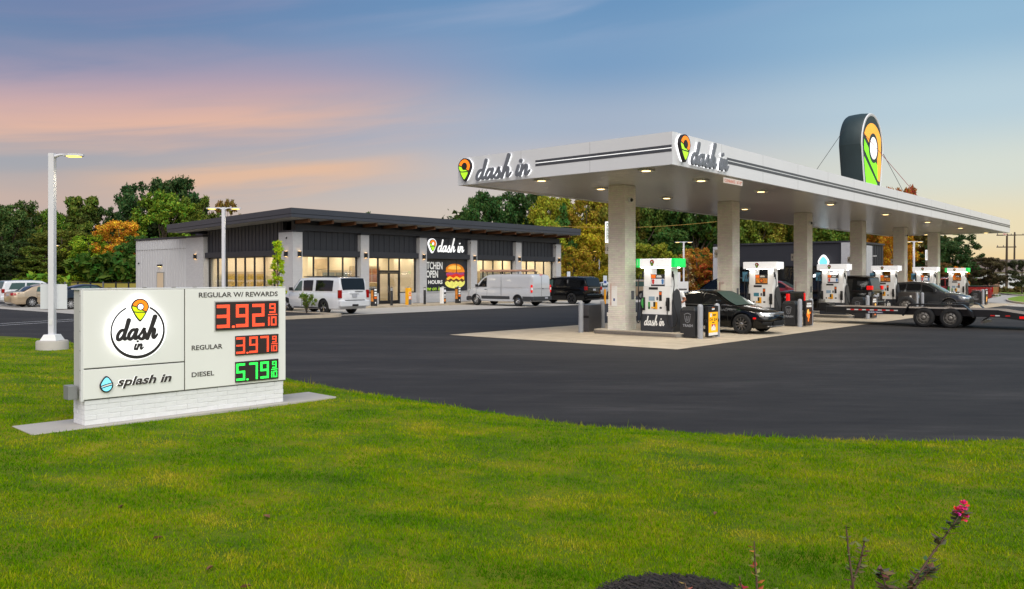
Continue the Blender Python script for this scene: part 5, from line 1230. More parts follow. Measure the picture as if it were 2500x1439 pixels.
    # wrapped patches on the body ends: (name, end, ya, yb, z0, z1, material, proud)
    for nm, end, y0, y1, z0, z1, mt_, mir in S.get('patches', []):
        for sg in ((1, -1) if mir else (1,)):
            rows = []
            for z_ in lsp(z0, z1, 5):
                row = []
                for y in lsp(y0, y1, 9):
                    # find the body surface at this y by walking inwards from the end
                    x = hl if end > 0 else hl
                    k = 0
                    while k < 60 and yb(end * (hl - k * .02), z_) < abs(y): k += 1
                    row.append((end * (hl - k * .02 + .012), sg * y, z_))
                rows.append(row)
            b = MB(); b.grid(rows); o_ = b.build(nm, mt_, root, smooth=60)
            sol = o_.modifiers.new('s', 'SOLIDIFY'); sol.thickness = .012; sol.offset = 0
    # mirrors
    if 'mirror' in S:
        xm = S['mirror']; zm = belt + .10
        for sg in (1, -1):
            b = MB(); y0 = yw(xm); b.box(xm - .03, xm + .02, *sorted((sg * (y0 - .05), sg * (y0 + .09))), zm - .06, zm - .02); b.box(xm - .06, xm + .06, *sorted((sg * (y0 + .06), sg * (y0 + .26))), zm - .06, zm + .12); b.build('wing_mirror', S.get('mirmat', paint), root, bevel=.025)
    return root
def paint(nm, c, metal=.0, rough=.28): return mat(nm, c, rough, metal, coat=1., vary=.02, vscale=2)
p_white = paint('white_car_paint', (214, 216, 220)); p_blk = mat('black_car_paint', (9, 9, 10), .12, spec=.42); p_gold = paint('gold_car_paint', (180, 160, 134), .35); p_gry = paint('grey_car_paint', (52, 54, 58), .4); p_red = paint('red_car_paint', (130, 14, 20)); p_van = paint('van_white_paint', (190, 192, 196)); p_navy = paint('navy_car_paint', (24, 27, 36), .2)
W_ch5 = wheel_mesh(.395, .27, '5', m_chrome); W_blk = wheel_mesh(.40, .28, '6', m_blackm); W_stl = wheel_mesh(.355, .24, 'steel', m_alu); W_al10 = wheel_mesh(.345, .23, '10', m_alu); W_al9 = wheel_mesh(.36, .23, '9', m_alu); W_hub = wheel_mesh(.325, .21, '9', mat('hub_silver', (190, 190, 192), .35, .5)); W_tr = wheel_mesh(.385, .235, 'steel', mat('trailer_rim', (126, 122, 116), .45, .4))
HV = math.atan2(UX, -UY)          # heading along +v (into the store)
HB = math.atan2(-UX, UY)          # heading along -v (towards the road)
HU = math.atan2(UY, UX)           # heading along +u
# ---- large white SUV
def suv_spec(L, W_, H, belt, wm, rw, wb, xf, **k):
    hl = L / 2; S = dict(L=L, W=W_, H=H, belt=belt, zb=.27, rw=rw, tw=.27, wheels=(xf, xf - wb), wmesh=wm, cowl=hl - 1.25, tail=-hl,
        top=[(-hl, belt - .06), (-hl + .05, belt), (hl - 1.45, belt), (hl - 1.15, belt + .0), (hl - .5, belt - .07), (hl - .2, belt - .13), (hl, belt - .28)],
        roof=[(hl - 1.42, belt), (hl - 1.98, H - .15), (hl - 2.2, H - .04), (hl - 2.8, H), (-hl + 1.0, H), (-hl + .30, H - .03), (-hl + .19, H - .08), (-hl + .02, belt)], wr=.83,
        screens=[('windscreen', hl - 1.43, hl - 2.02, .05, m_cgl), ('rear_screen', -hl + .03, -hl + .23, .10, m_cgl)], wtop=.15)
    S.update(k); return S
hl = 5.65 / 2
S_sub = suv_spec(5.65, 2.0, 1.93, 1.17, W_ch5, .395, 3.3, hl - 1.02, mirror=hl - 1.62, mirmat=m_black,
    windows=[(hl - 1.70, hl - 2.38, hl - 2.10, hl - 2.34, m_cgl2), (hl - 2.52, hl - 3.32, hl - 2.46, hl - 3.32), (hl - 3.58, -hl + .62, hl - 3.56, -hl + .62)],
    doors=[(hl - 2.42, hl - 1.30), (hl - 3.40, hl - 2.44)], lips=None,
    parts=[('tail_lamp', -hl - .012, -hl + .14, .80, .975, .86, 1.28, m_red, True, .02), ('rear_bumper', -hl - .09, -hl + .12, -.95, .95, .42, .74, p_white, False, .05), ('bumper_step', -hl - .10, -hl - .02, -.62, .62, .735, .765, m_black, False, .008), ('number_plate', -hl - .03, -hl - .01, -.16, .16, .90, 1.06, m_plate, False, .004), ('plate_garnish', -hl - .035, -hl - .005, -.30, .30, 1.08, 1.14, p_white, False, .01), ('hitch', -hl - .10, -hl, -.20, .20, .44, .54, m_black, False, .01), ('roof_rail', -hl + .5, hl - 2.3, .70, .74, 1.935, 1.975, m_black, True, .015), ('crossbar', -.9, -.85, -.72, .72, 1.98, 2.0, m_black, False, .008), ('crossbar', .2, .25, -.72, .72, 1.98, 2.0, m_black, False, .008), ('running_board', -1.2, 1.1, .86, 1.0, .30, .36, m_black, True, .02), ('wiper', -hl - .02, -hl + .01, -.55, -.05, 1.19, 1.215, m_black, False, .004), ('grille', hl - .02, hl + .01, -.45, .45, .6, .85, m_chrome, False, .01), ('headlamp', hl - .25, hl - .08, .58, .86, .70, .92, m_headl, True, .03)])
vehicle('parked_suv', 'large white SUV parked nose-in beside the planter', 'SUV', sst(-2.05, -5.55), HV, S_sub, p_white, z=.018)
# ---- white cargo van
hl = 5.98 / 2
S_van = dict(L=5.98, W=2.06, H=2.12, belt=1.22, zb=.30, rw=.355, tw=.24, wheels=(hl - 1.02, hl - 1.02 - 3.75), wmesh=W_stl, cowl=hl - .95, tail=-hl, wr=.86, wtop=.14,
    plan=[(-hl, .90), (-hl + .06, .95), (-hl + .2, .985), (-hl + .5, 1), (hl - .8, .99), (hl - .4, .94), (hl - .12, .84), (hl, .66)],
    top=[(-hl, 1.18), (-hl + .05, 1.22), (hl - 1.1, 1.22), (hl - .75, 1.19), (hl - .4, 1.08), (hl - .15, .94), (hl, .74)],
    roof=[(hl - .72, 1.18), (hl - 1.45, 1.80), (hl - 1.75, 1.99), (hl - 2.1, 2.09), (hl - 2.8, 2.12), (-hl + .3, 2.11), (-hl + .10, 2.05), (-hl + .02, 1.95), (-hl + .0, 1.2)],
    windows=[(hl - 1.16, hl - 1.98, hl - 1.62, hl - 1.96, m_cgl)], screens=[('windscreen', hl - .74, hl - 1.6, .08, m_cgl)], doors=[(hl - 2.06, hl - 1.06)], handle=m_black, mirror=hl - 1.2, mirmat=m_black,
    trims=[(hl - 1.55, -.95 - .15, .46, .66, m_gletter if False else mat('van_cladding', (58, 60, 64), .6), .02), (-hl + .03, -1.78 - .44, .36, .66, mat('van_cladding', (58, 60, 64)), .02), (hl - .6, hl - .12, .36, .62, mat('van_cladding', (58, 60, 64)), .02)], lips=mat('van_cladding', (58, 60, 64)),
    parts=[('tail_lamp', -hl - .01, -hl + .10, .92, 1.022, .92, 1.42, m_redlit, True, .02), ('tail_lamp_lens', -hl - .014, -hl + .08, .93, 1.026, 1.08, 1.24, m_whp, True, .01), ('rear_bumper', -hl - .10, -hl + .12, -.98, .98, .40, .66, mat('van_cladding', (58, 60, 64)), False, .04), ('number_plate', -hl - .115, -hl - .10, -.55, -.25, .50, .62, m_plate, False, .004), ('rear_door_seam', -hl - .008, -hl - .002, -.006, .006, .68, 1.98, m_seam, False, .001), ('handle', -hl - .03, -hl - .005, -.20, -.06, 1.15, 1.19, m_black, False, .006), ('front_bumper', hl - .30, hl + .03, -.86, .86, .32, .60, mat('van_cladding', (58, 60, 64)), False, .05), ('headlamp', hl - .42, hl - .16, .72, .94, .78, 1.06, m_headl, True, .04), ('side_seam', -.36, -.348, 1.02, 1.034, .68, 1.95, m_seam, True, .001), ('panel_crease', -2.2, .6, 1.012, 1.034, 1.255, 1.268, m_soffit, True, .003), ('high_brake_lamp', -hl + .0, -hl + .06, -.12, .12, 2.06, 2.09, m_redlit, False, .006), ('sill_step', -1.45, 1.35, .94, 1.03, .32, .44, p_van, True, .02)])
VAN_C = cst(12.3 + 1.0, -5.55, S0)
van = vehicle('cargo_van', 'white cargo van with roof ladder parked in front of the store', 'van', VAN_C, HV, S_van, p_van, z=.018)
lad = thing('ladder', 'orange fibreglass ladder carried on the roof of the white van', 'ladder', (VAN_C[0], VAN_C[1], 2.33), HV)
m_lad = mat('ladder_fibreglass', (196, 150, 126), .6, vary=.15, vscale=3)
for y_ in (.72, .32): MB().box(-2.75, 1.85, y_ - .02, y_ + .02, .0, .11).build('rail', m_lad, lad)
for k in range(15): MB().cyl((-2.6 + .3 * k, .34, .055), (-2.6 + .3 * k, .70, .055), .015, .015, 8).build('rung', m_alu, lad)
rk = thing('roof_rack', 'black ladder rack on the roof of the white van', 'roof rack', (VAN_C[0], VAN_C[1], 2.13), HV)
for x_ in (-2.0, -.4, 1.2):
    MB().box(x_ - .025, x_ + .025, -.8, .85, .14, .19).build('crossbar', m_black, rk)
    for y_ in (-.7, .7): MB().box(x_ - .02, x_ + .02, y_ - .02, y_ + .02, -.04, .14).build('foot', m_black, rk)
# ---- black SUV by the store's far end
hl = 5.35 / 2
S_tah = suv_spec(5.35, 2.06, 1.92, 1.20, W_blk, .40, 3.07, hl - 1.0, mirror=hl - 1.6, handle=p_blk, 
    windows=[(hl - 1.70, hl - 2.4, hl - 2.1, hl - 2.36, m_cgl2), (hl - 2.5, hl - 3.38, hl - 2.46, hl - 3.30), (hl - 3.62, -hl + .5, hl - 3.54, -hl + .52)], doors=[(hl - 2.42, hl - 1.3), (hl - 3.42, hl - 2.44)],
    trims=[(-hl + 1.65, -hl + 1.60, 1.21, 1.25, m_chrome, .01)],
    parts=[('tail_lamp', -hl - .012, -hl + .16, .78, 1.005, 1.0, 1.26, m_red, True, .02), ('rear_bumper', -hl - .08, -hl + .12, -.97, .97, .44, .70, p_blk, False, .05), ('bumper_trim', -hl - .09, -hl - .02, -.9, .9, .70, .73, m_chrome, False, .006), ('number_plate', -hl - .03, -hl - .01, -.16, .16, .96, 1.10, m_plate, False, .004), ('garnish', -hl - .03, -hl, -.7, .7, 1.15, 1.19, m_chrome, False, .006), ('pillar_trim', -hl + 1.62, -hl + 1.70, .905, .935, 1.22, 1.74, m_chrome, True, .004), ('roof_rail', -hl + .5, hl - 2.3, .72, .76, 1.925, 1.965, m_chrome, True, .012), ('running_board', -1.0, 1.0, .9, 1.02, .30, .36, m_black, True, .02), ('grille', hl - .02, hl + .01, -.5, .5, .6, .9, m_chrome, False, .01), ('headlamp', hl - .25, hl - .08, .6, .88, .74, .92, m_headl, True, .03)])
vehicle('parked_suv', 'black SUV parked nose-in right of the white van', 'SUV', cst(18.2 + 1.0, -5.95, S0), HV, S_tah, p_blk, z=.018)
# ---- black sedan at the first pump
def sedan_spec(L, W_, H, belt, wm, rw, wb, xf, **k):
    hl = L / 2; S = dict(L=L, W=W_, H=H, belt=belt, zb=.20, rw=rw, tw=.22, wheels=(xf, xf - wb), wmesh=wm, cowl=hl - 1.3, tail=-hl + .75,
        plan=[(-hl, .72), (-hl + .08, .84), (-hl + .25, .94), (-hl + .7, 1), (hl - 1.0, .99), (hl - .5, .93), (hl - .2, .82), (hl - .06, .68), (hl, .5)],
        top=[(-hl, belt - .16), (-hl + .08, belt + .02), (-hl + .6, belt + .04), (hl - 1.7, belt), (hl - 1.2, belt - .02), (hl - .7, belt - .10), (hl - .35, belt - .18), (hl - .12, belt - .27), (hl, belt - .40)],
        roof=[(hl - 1.10, belt - .02), (hl - 1.55, belt + .20), (hl - 2.0, H - .07), (hl - 2.35, H - .01), (hl - 2.75, H), (-hl + 1.75, H - .05), (-hl + 1.2, H - .19), (-hl + .75, belt + .10), (-hl + .55, belt - .01)], wr=.70, wtop=.10, wtrim=True,
        screens=[('windscreen', hl - 1.12, hl - 2.08, .07, m_cgl2), ('rear_screen', -hl + .62, -hl + 1.35, .08, m_cgl)])
    S.update(k); return S
hl = 4.88 / 2
S_sed = sedan_spec(4.88, 1.87, 1.49, .94, W_al10, .345, 2.74, hl - .96, mirror=hl - 1.75,
    windows=[(hl - 1.42, hl - 2.42, hl - 1.98, hl - 2.40), (hl - 2.50, hl - 3.42, hl - 2.48, hl - 3.22), (hl - 3.46, -hl + 1.02, hl - 3.30, -hl + 1.28)], doors=[(hl - 2.46, hl - 1.45), (hl - 3.35, hl - 2.48)],
    patches=[('headlamp', 1, .42, .80, .60, .74, m_headl, True), ('grille', 1, -.42, .42, .66, .74, mat('grille_chrome', (150, 152, 156), .3, .8, vary=.4, vscale=60), False), ('lower_grille', 1, -.46, .46, .30, .46, m_seam, False), ('bumper_chrome', 1, -.66, .66, .265, .29, m_chrome, False), ('fog_recess', 1, .52, .78, .33, .43, m_seam, True), ('tail_lamp', -1, .45, .84, .74, .90, m_red, True), ('number_plate', -1, -.16, .16, .55, .66, m_plate, False)],
    parts=[('side_marker', hl - .55, hl - .45, .845, .885, .52, .58, m_redlit, True, .01), ('sill_trim', -1.0, 1.0, .87, .90, .215, .235, m_chrome, True, .004), ('badge', hl + .005, hl + .02, -.09, .09, .705, .72, m_chrome, False, .003)])
vehicle('sedan', 'black sedan refuelling beside the nearest dispenser', 'car', cst(6.25 + .93, .9 + (4.88 / 2 - .96)), HB, S_sed, p_blk, z=.018)
# ---- dark grey crossover
hl = 4.55 / 2
S_cx = suv_spec(4.55, 1.84, 1.68, 1.05, W_al9, .36, 2.7, hl - .92, mirror=hl - 1.62, zb=.24, tw=.23,
    plan=[(-hl, .78), (-hl + .08, .88), (-hl + .25, .96), (-hl + .6, 1), (hl - .9, .99), (hl - .45, .94), (hl - .15, .82), (hl, .58)],
    top=[(-hl, 1.0), (-hl + .06, 1.06), (hl - 1.6, 1.05), (hl - 1.1, 1.03), (hl - .5, .96), (hl - .15, .86), (hl, .70)],
    roof=[(hl - 1.15, 1.03), (hl - 1.7, 1.36), (hl - 2.1, 1.58), (hl - 2.5, 1.66), (hl - 3.0, 1.68), (-hl + .8, 1.62), (-hl + .4, 1.52), (-hl + .16, 1.22), (-hl + .06, 1.04)], wr=.70, wtop=.12,
    screens=[('windscreen', hl - 1.17, hl - 2.12, .07, m_cgl2), ('rear_screen', -hl + .10, -hl + .42, .10, m_cgl)],
    windows=[(hl - 1.50, hl - 2.35, hl - 2.02, hl - 2.34), (hl - 2.43, hl - 3.2, hl - 2.42, hl - 3.12), (hl - 3.27, -hl + .55, hl - 3.2, -hl + .85)], doors=[(hl - 2.4, hl - 1.4), (hl - 3.28, hl - 2.42)], lips=m_black, trims=[(-.98, .95, .26, .36, m_black, .012)],
    patches=[('headlamp', 1, .45, .80, .72, .84, m_headl, True), ('grille', 1, -.42, .42, .52, .78, m_black, False), ('bumper_chrome', 1, -.5, .5, .47, .50, m_chrome, False), ('tail_lamp', -1, .5, .88, .84, .98, m_red, True)])
vehicle('crossover', 'dark grey crossover beyond the trailer at the fourth dispenser', 'car', cst(31.3, -1.0 + hl), HB, S_cx, p_gry, z=.018)
# ---- black SUV at the third pump (tail towards the road)
S_bs = dict(S_tah); S_bs = suv_spec(5.2, 1.98, 1.98, 1.22, W_blk, .39, 3.0, 5.2 / 2 - 1.0, mirror=5.2 / 2 - 1.6, windows=[(1.0, .2, .5, .24), (.1, -.8, .14, -.74), (-.95, -2.1, -.9, -2.0)], doors=[(.15, 1.3), (-.85, .13)],
    parts=[('tail_lamp', -2.61, -2.35, .72, .965, 1.30, 1.50, m_redlit, True, .02), ('rear_bumper', -2.68, -2.45, -.95, .95, .45, .72, p_blk, False, .05), ('number_plate', -2.62, -2.60, -.16, .16, .95, 1.1, m_plate, False, .004), ('roof_rail', -2.1, .5, .70, .74, 1.985, 2.02, m_black, True, .012)])
vehicle('suv_at_pump', 'black SUV refuelling between the third and fourth dispensers', 'SUV', cst(23.9, 1.75 + 2.6), HV, S_bs, p_blk, z=.018)
# ---- pickups
def pickup_spec(wm, P_):
    hl = 5.85 / 2
    return dict(L=5.85, W=2.05, H=1.93, belt=1.22, zb=.36, rw=.40, tw=.27, wheels=(hl - 1.0, hl - 4.68), wmesh=wm, cowl=hl - 1.3, tail=-hl + 1.9, wr=.78, wtop=.14, mirror=hl - 1.85, mirmat=m_black,
        plan=[(-hl, .93), (-hl + .1, .97), (-hl + .3, 1), (hl - .7, .99), (hl - .3, .94), (hl - .1, .85), (hl, .7)],
        top=[(-hl, 1.20), (-hl + .05, 1.22), (hl - 1.5, 1.22), (hl - 1.2, 1.22), (hl - .5, 1.16), (hl - .15, 1.08), (hl, .92)],
        roof=[(hl - 1.35, 1.21), (hl - 2.0, 1.74), (hl - 2.3, 1.88), (hl - 2.8, 1.93), (hl - 3.5, 1.91), (hl - 3.75, 1.84), (hl - 3.98, 1.21)],
        screens=[('windscreen', hl - 1.37, hl - 2.1, .06, m_cgl), ('rear_screen', hl - 3.98, hl - 3.72, .12, m_cgl)], windows=[(hl - 1.75, hl - 2.62, hl - 2.2, hl - 2.6), (hl - 2.72, hl - 3.62, hl - 2.70, hl - 3.52)], doors=[(hl - 2.66, hl - 1.5), (hl - 3.70, hl - 2.68)],
        lips=None, parts=[('bed_floor', -hl + .10, hl - 4.05, -.78, .78, 1.262, 1.28, m_black, False, .002), ('bed_rail', -hl + .02, hl - 4.0, .80, .96, 1.21, 1.29, m_black, True, .012), ('tailgate_cap', -hl - .012, -hl + .06, -.80, .80, 1.225, 1.29, m_black, False, .01), ('tail_lamp', -hl - .012, -hl + .10, .80, .995, .84, 1.22, m_redlit if P_ is p_blk else m_red, True, .02), ('rear_bumper', -hl - .16, -hl + .08, -.98, .98, .50, .68, m_chrome if P_ is p_red else m_black, False, .03), ('number_plate', -hl - .17, -hl - .155, -.15, .15, .56, .67, m_plate, False, .003), ('tailgate_seam', -hl - .006, -hl - .001, -.78, .78, .765, .775, m_seam, False, .001), ('grille', hl - .02, hl + .01, -.55, .55, .6, 1.0, m_chrome, False, .01), ('headlamp', hl - .25, hl - .06, .62, .92, .82, 1.02, m_headl, True, .03)])
vehicle('pickup_truck', 'black pickup truck towing the flatbed trailer under the canopy', 'pickup', cst(15.85, 2.75 + 2.93), HV, pickup_spec(W_blk, p_blk), p_blk, z=.018)
vehicle('pickup_truck', 'red pickup truck beyond the farthest dispenser', 'pickup', cst(49.6, 1.15 + 2.93), HV, pickup_spec(W_al9, p_red), p_red, z=.004)
# ---- flatbed equipment trailer
tr = thing('flatbed_trailer', 'black twin-axle flatbed trailer with wooden deck and ramps', 'trailer', (*cst(16.05, 0), .0), HB)
# local x forward = -v (rear of the trailer is +x ... the tongue points to -x); near side is -y
def T(t): return -t
m_deck = mat('weathered_deck', (132, 120, 108), .85, vary=.25, vscale=3, stretch=(.6, 10, 1), bump=.2)
for k in range(8): MB().box(T(1.05), T(-5.2), -.98 + k * .245 + .004, -.98 + (k + 1) * .245 - .004, .68, .725).build('deck_plank', m_deck, tr)
for sg in (-1, 1): MB().box(T(1.15), T(-5.25), *sorted((sg * .985, sg * 1.05)), .46, .732).build('side_rail', m_blackm, tr, bevel=.01)
MB().box(T(1.22), T(1.151), -1.05, 1.05, .46, .735).build('headboard', m_blackm, tr)
for t in (.6, -.2, -1.0, -1.8, -2.6, -3.4, -4.2, -5.0): MB().box(T(t) - .04, T(t) + .04, -.98, .98, .56, .675).build('cross_member', m_blackm, tr)
for sg in (-1, 1): b = MB(); b.tube([(T(1.2), sg * .75, .55), (T(1.9), sg * .4, .55), (T(2.5), sg * .06, .55)], .06, 4); b.build('tongue', m_blackm, tr)
b = MB(); b.box(T(2.72), T(2.4), -.08, .08, .48, .62); b.ball((T(2.72), 0, .56), .09, 10); b.build('coupler', m_blackm, tr)
b = MB(); b.cyl((T(2.1), -.22, .12), (T(2.1), -.22, .95), .035, .035, 10); b.box(T(2.14), T(2.06), -.27, -.17, .08, .12); b.tube([(T(2.1), -.22, .93), (T(2.1), -.36, .98), (T(2.1), -.40, .9)], .012, 6); b.build('jack', m_blackm, tr)
b = MB(); b.box(T(1.75), T(1.28), -.35, .35, .60, .86); b.build('tool_box', m_blackm, tr, bevel=.02)
b = MB(); b.box(T(1.66), T(1.60), -.55, -.45, .86, 1.02); b.cyl((T(1.55), -.5, .95), (T(1.40), -.5, .95), .06, .06, 10); b.tube(spline([(T(1.5), -.5, .95), (T(1.0), -.75, .78), (T(.4), -.6, .74), (T(-.2), -.72, .735)], 4), .012, 5); b.build('winch', m_steel, tr)
for sg in (-1, 1):
    # fender
    pts = [(T(-1.95), .44), (T(-2.02), .62), (T(-2.22), .90), (T(-2.3), .925), (T(-4.05), .925), (T(-4.15), .90), (T(-4.42), .66), (T(-4.46), .44)]
    a, c = sorted((sg * 1.055, sg * 1.34)); ins = [(x, z_ - .02) for x, z_ in pts]; 
    b = MB()
    for i in range(len(pts) - 1): b.hexa([(pts[i][0], a, pts[i][1] - .018), (pts[i + 1][0], a, pts[i + 1][1] - .018), (pts[i + 1][0], c, pts[i + 1][1] - .018), (pts[i][0], c, pts[i][1] - .018), (pts[i][0], a, pts[i][1]), (pts[i + 1][0], a, pts[i + 1][1]), (pts[i + 1][0], c, pts[i + 1][1]), (pts[i][0], c, pts[i][1])])
    b.build('fender', m_blackm, tr)
    if sg < 0:
        b = MB(); b.prism([pts[0], pts[1], pts[2], pts[3], pts[4], pts[5], pts[6], pts[7], (T(-4.4), .50), (T(-4.25), .78), (T(-4.0), .86), (T(-2.35), .86), (T(-2.15), .80), (T(-2.02), .5)], -1.345, -1.33, lambda x, z_, d: (x, d, z_)); b.build('fender_skirt', m_blackm, tr)
    for t in (-2.72, -3.68):
        w_ = put('tyre', W_tr[0], tr, (T(t), sg * 1.19, .385)); w_.rotation_euler = (0, 0, math.pi if sg < 0 else 0); w_.rotation_euler[1] = random.uniform(0, 3); put('rim', W_tr[1], w_)
for t in (-2.72, -3.68): MB().cyl((T(t), -1.1, .385), (T(t), 1.1, .385), .05, .05, 8).build('axle', m_blackm, tr)
# reflective tape, side plate, beaver tail, ramps
for k in range(13): MB().box(T(.30 - k * .155), T(.30 - (k + 1) * .155), -1.0535, -1.0505, .60, .645).build('reflector_tape', m_redp if k % 2 else mat('white_tape', (206, 206, 204), .4), tr)
Pt = plane((0, -1.0505, 0), (1, 0, 0), (0, 0, 1)); b = MB(); b.prism([(T(-.55), .49), (T(-1.15), .49), (T(-1.15), .565), (T(-.55), .565)][::-1], 0, .003, Pt); pk = b.build('maker_plate', mat('maker_plate', (52, 58, 100), .4), tr)
text('maker_lettering', 'SURE-TRAC', m_whp, tr, Pt, T(-.57), .508, .06, .002, .01, width=.56, d=.003)
for sg in (-1, 1): MB().hexa([(T(-5.251), sg * 1.05 - .03, .46), (T(-6.6), sg * 1.05 - .03, .30), (T(-6.6), sg * 1.05 + .03, .30), (T(-5.251), sg * 1.05 + .03, .46), (T(-5.251), sg * 1.05 - .03, .73), (T(-6.6), sg * 1.05 - .03, .52), (T(-6.6), sg * 1.05 + .03, .52), (T(-5.251), sg * 1.05 + .03, .73)]).build('tail_rail', m_blackm, tr)
for k in range(8): y0 = -.98 + k * .245; MB().hexa([(T(-5.21), y0 + .004, .675), (T(-6.55), y0 + .004, .465), (T(-6.55), y0 + .241, .465), (T(-5.21), y0 + .241, .675), (T(-5.21), y0 + .004, .72), (T(-6.55), y0 + .004, .51), (T(-6.55), y0 + .241, .51), (T(-5.21), y0 + .241, .72)]).build('tail_plank', m_deck, tr)
for t, m_ in ((-5.0, m_redp), (-5.16, mat('white_tape', (206, 206, 204))), (-5.5, m_redp)): MB().box(T(t), T(t - .15), -1.084, -1.0805, .50, .545).build('reflector_tape', m_, tr)
MB().box(T(-5.95), T(-6.1), -1.09, -1.08, .43, .52).build('tail_lamp', m_redlit, tr)
for sg in (-1, 1): MB().hexa([(T(-6.6), sg * .62 - .28, .46), (T(-8.1), sg * .62 - .28, .36), (T(-8.1), sg * .62 + .28, .36), (T(-6.6), sg * .62 + .28, .46), (T(-6.6), sg * .62 - .28, .52), (T(-8.1), sg * .62 - .28, .42), (T(-8.1), sg * .62 + .28, .42), (T(-6.6), sg * .62 + .28, .52)]).build('ramp', mat('grey_ramp', (150, 152, 156), .4, .5), tr)
b = MB(); b.box(T(-4.7), T(-4.62), -.8, .8, .20, .30); b.tube([(T(-4.66), -.75, .3), (T(-4.9), -.75, .46)], .03, 6); b.build('stabiliser', m_steel, tr)
for sg in (-1,): w_ = put('spare_tyre', W_tr[0], tr, (T(-1.42), 1.20, .76)); w_.rotation_euler = (0, 0, math.pi); put('rim', W_tr[1], w_)
# ---- cars on the left and far ones
hl = 4.80 / 2
S_cam = sedan_spec(4.80, 1.80, 1.49, .95, W_hub, .325, 2.72, hl - .95, mirror=hl - 1.75, wtrim=False, windows=[(hl - 1.45, hl - 2.45, hl - 2.0, hl - 2.42, m_cgl2), (hl - 2.53, hl - 3.40, hl - 2.50, hl - 3.28, m_cgl2)], doors=[(hl - 2.48, hl - 1.45), (hl - 3.38, hl - 2.5)], patches=[('tail_lamp', -1, .52, .82, .76, .92, m_red, True), ('number_plate', -1, -.2, .2, .72, .84, m_plate, False), ('headlamp', 1, .45, .8, .6, .74, m_headl, True)])
G0 = sst(-8.98, 15.54)   # its near rear wheel
def place_by_rear(pt, L, xr, W_, h, side):
    c, s_ = math.cos(h), math.sin(h); lx_, ly_ = xr, side * (W_ / 2 - .1); return (pt[0] - (c * lx_ - s_ * ly_), pt[1] - (s_ * lx_ + c * ly_))
vehicle('sedan', 'gold sedan parked at the left edge behind the light pole', 'car', place_by_rear(G0, 4.8, hl - .95 - 2.72, 1.8, HU, -1), HU, S_cam, p_gold, z=.018)
S_ws = suv_spec(4.7, 1.86, 1.70, 1.08, W_hub, .35, 2.7, 4.7 / 2 - .95, mirror=.75, tw=.22, windows=[(.85, .02, .3, .04, m_cgl2), (-.06, -.9, -.05, -.84, m_cgl2), (-1.0, -1.95, -.94, -1.75, m_cgl2)], doors=[(.0, 1.0), (-.98, -.02)], screens=[('windscreen', 1.15, .4, .05, m_cgl2), ('rear_screen', -2.32, -2.12, .1, m_cgl2)], parts=[('tail_lamp', -2.362, -2.2, .74, .90, .9, 1.15, m_red, True, .02), ('rear_bumper', -2.42, -2.2, -.86, .86, .4, .66, p_white, False, .05), ('number_plate', -2.37, -2.35, -.16, .16, .85, .97, m_plate, False, .004)])
vehicle('parked_suv', 'white SUV at the left edge just beyond the gold sedan', 'SUV', cst(-6.9 - .6, 19.0, S0), HU, S_ws, p_white, z=.018)
vehicle('parked_suv', 'second white SUV at the left edge, mostly hidden by the first', 'SUV', cst(-6.4, 22.2, S0), HU, S_ws, p_white, z=.018)
vehicle('sedan', 'dark blue car whose roof shows above the price sign', 'car', cst(-7.6, 10.6, S0), HU, S_cam, p_navy, z=.018)
vehicle('crossover', 'red crossover parked far behind the second dispenser', 'car', (at(1912, 66), 66.5), HB + .15, S_cx, p_red)
vehicle('sedan', 'white car parked beyond the black SUV near the first column', 'car', (at(1484, 76), 77), HV - .2, S_cam, p_white)
vehicle('parked_suv', 'tan SUV half hidden behind the nearest column', 'SUV', (at(1556, 72), 73), HV - .1, S_ws, p_gold)
# ================================================================== trees and plants
def leaf_mat(name, rough=.7): return mat(name, (80, 110, 40), rough, vary=.38, vscale=5.0, objcol=True, rand=.32, trans=.25, spec=.2, det=3)
m_leaf = leaf_mat('tree_leaf'); m_bark = mat('bark', (88, 76, 66), .9, vary=.3, vscale=6, bump=.6, bscale=20)
def leaf_cloud(centers, radii, n, size, seed, squash=.8, shell=.55, droop=0.):
    rs = np.random.RandomState(seed); c = np.array(centers); r = np.array(radii); w = r ** 2; k = rs.choice(len(c), n, p=w / w.sum())
    d = rs.normal(size=(n, 3)); d /= np.linalg.norm(d, axis=1)[:, None]; rad = r[k] * (shell + (1 - shell) * rs.rand(n)) * np.where(rs.rand(n) < .12, 1.18, 1)
    p = c[k] + d * rad[:, None] * np.array([1, 1, squash]); s = size * (.6 + .8 * rs.rand(n))
    nrm = d * .6 + rs.normal(size=(n, 3)) * .6 + np.array([0, 0, .35]); nrm /= np.linalg.norm(nrm, axis=1)[:, None]
    a = np.cross(nrm, rs.normal(size=(n, 3))); a /= np.linalg.norm(a, axis=1)[:, None]; b_ = np.cross(nrm, a)
    v = np.empty((n, 4, 3)); v[:, 0] = p - a * s[:, None]; v[:, 1] = p + b_ * (s * .55)[:, None]; v[:, 2] = p + a * s[:, None] - nrm * (s * .2)[:, None]; v[:, 3] = p - b_ * (s * .55)[:, None]
    return v.reshape(-1, 3)
def quads_mesh(name, v, mt):
    m = len(v) // 4; me = bpy.data.meshes.new(name); me.vertices.add(m * 4); me.vertices.foreach_set('co', v.ravel().astype(np.float32)); me.loops.add(m * 4); me.loops.foreach_set('vertex_index', np.arange(m * 4, dtype=np.int32)); me.polygons.add(m); me.polygons.foreach_set('loop_start', np.arange(0, m * 4, 4, dtype=np.int32)); me.polygons.foreach_set('loop_total', np.full(m, 4, dtype=np.int32)); me.update(); me.validate(); me.materials.append(mt); return me
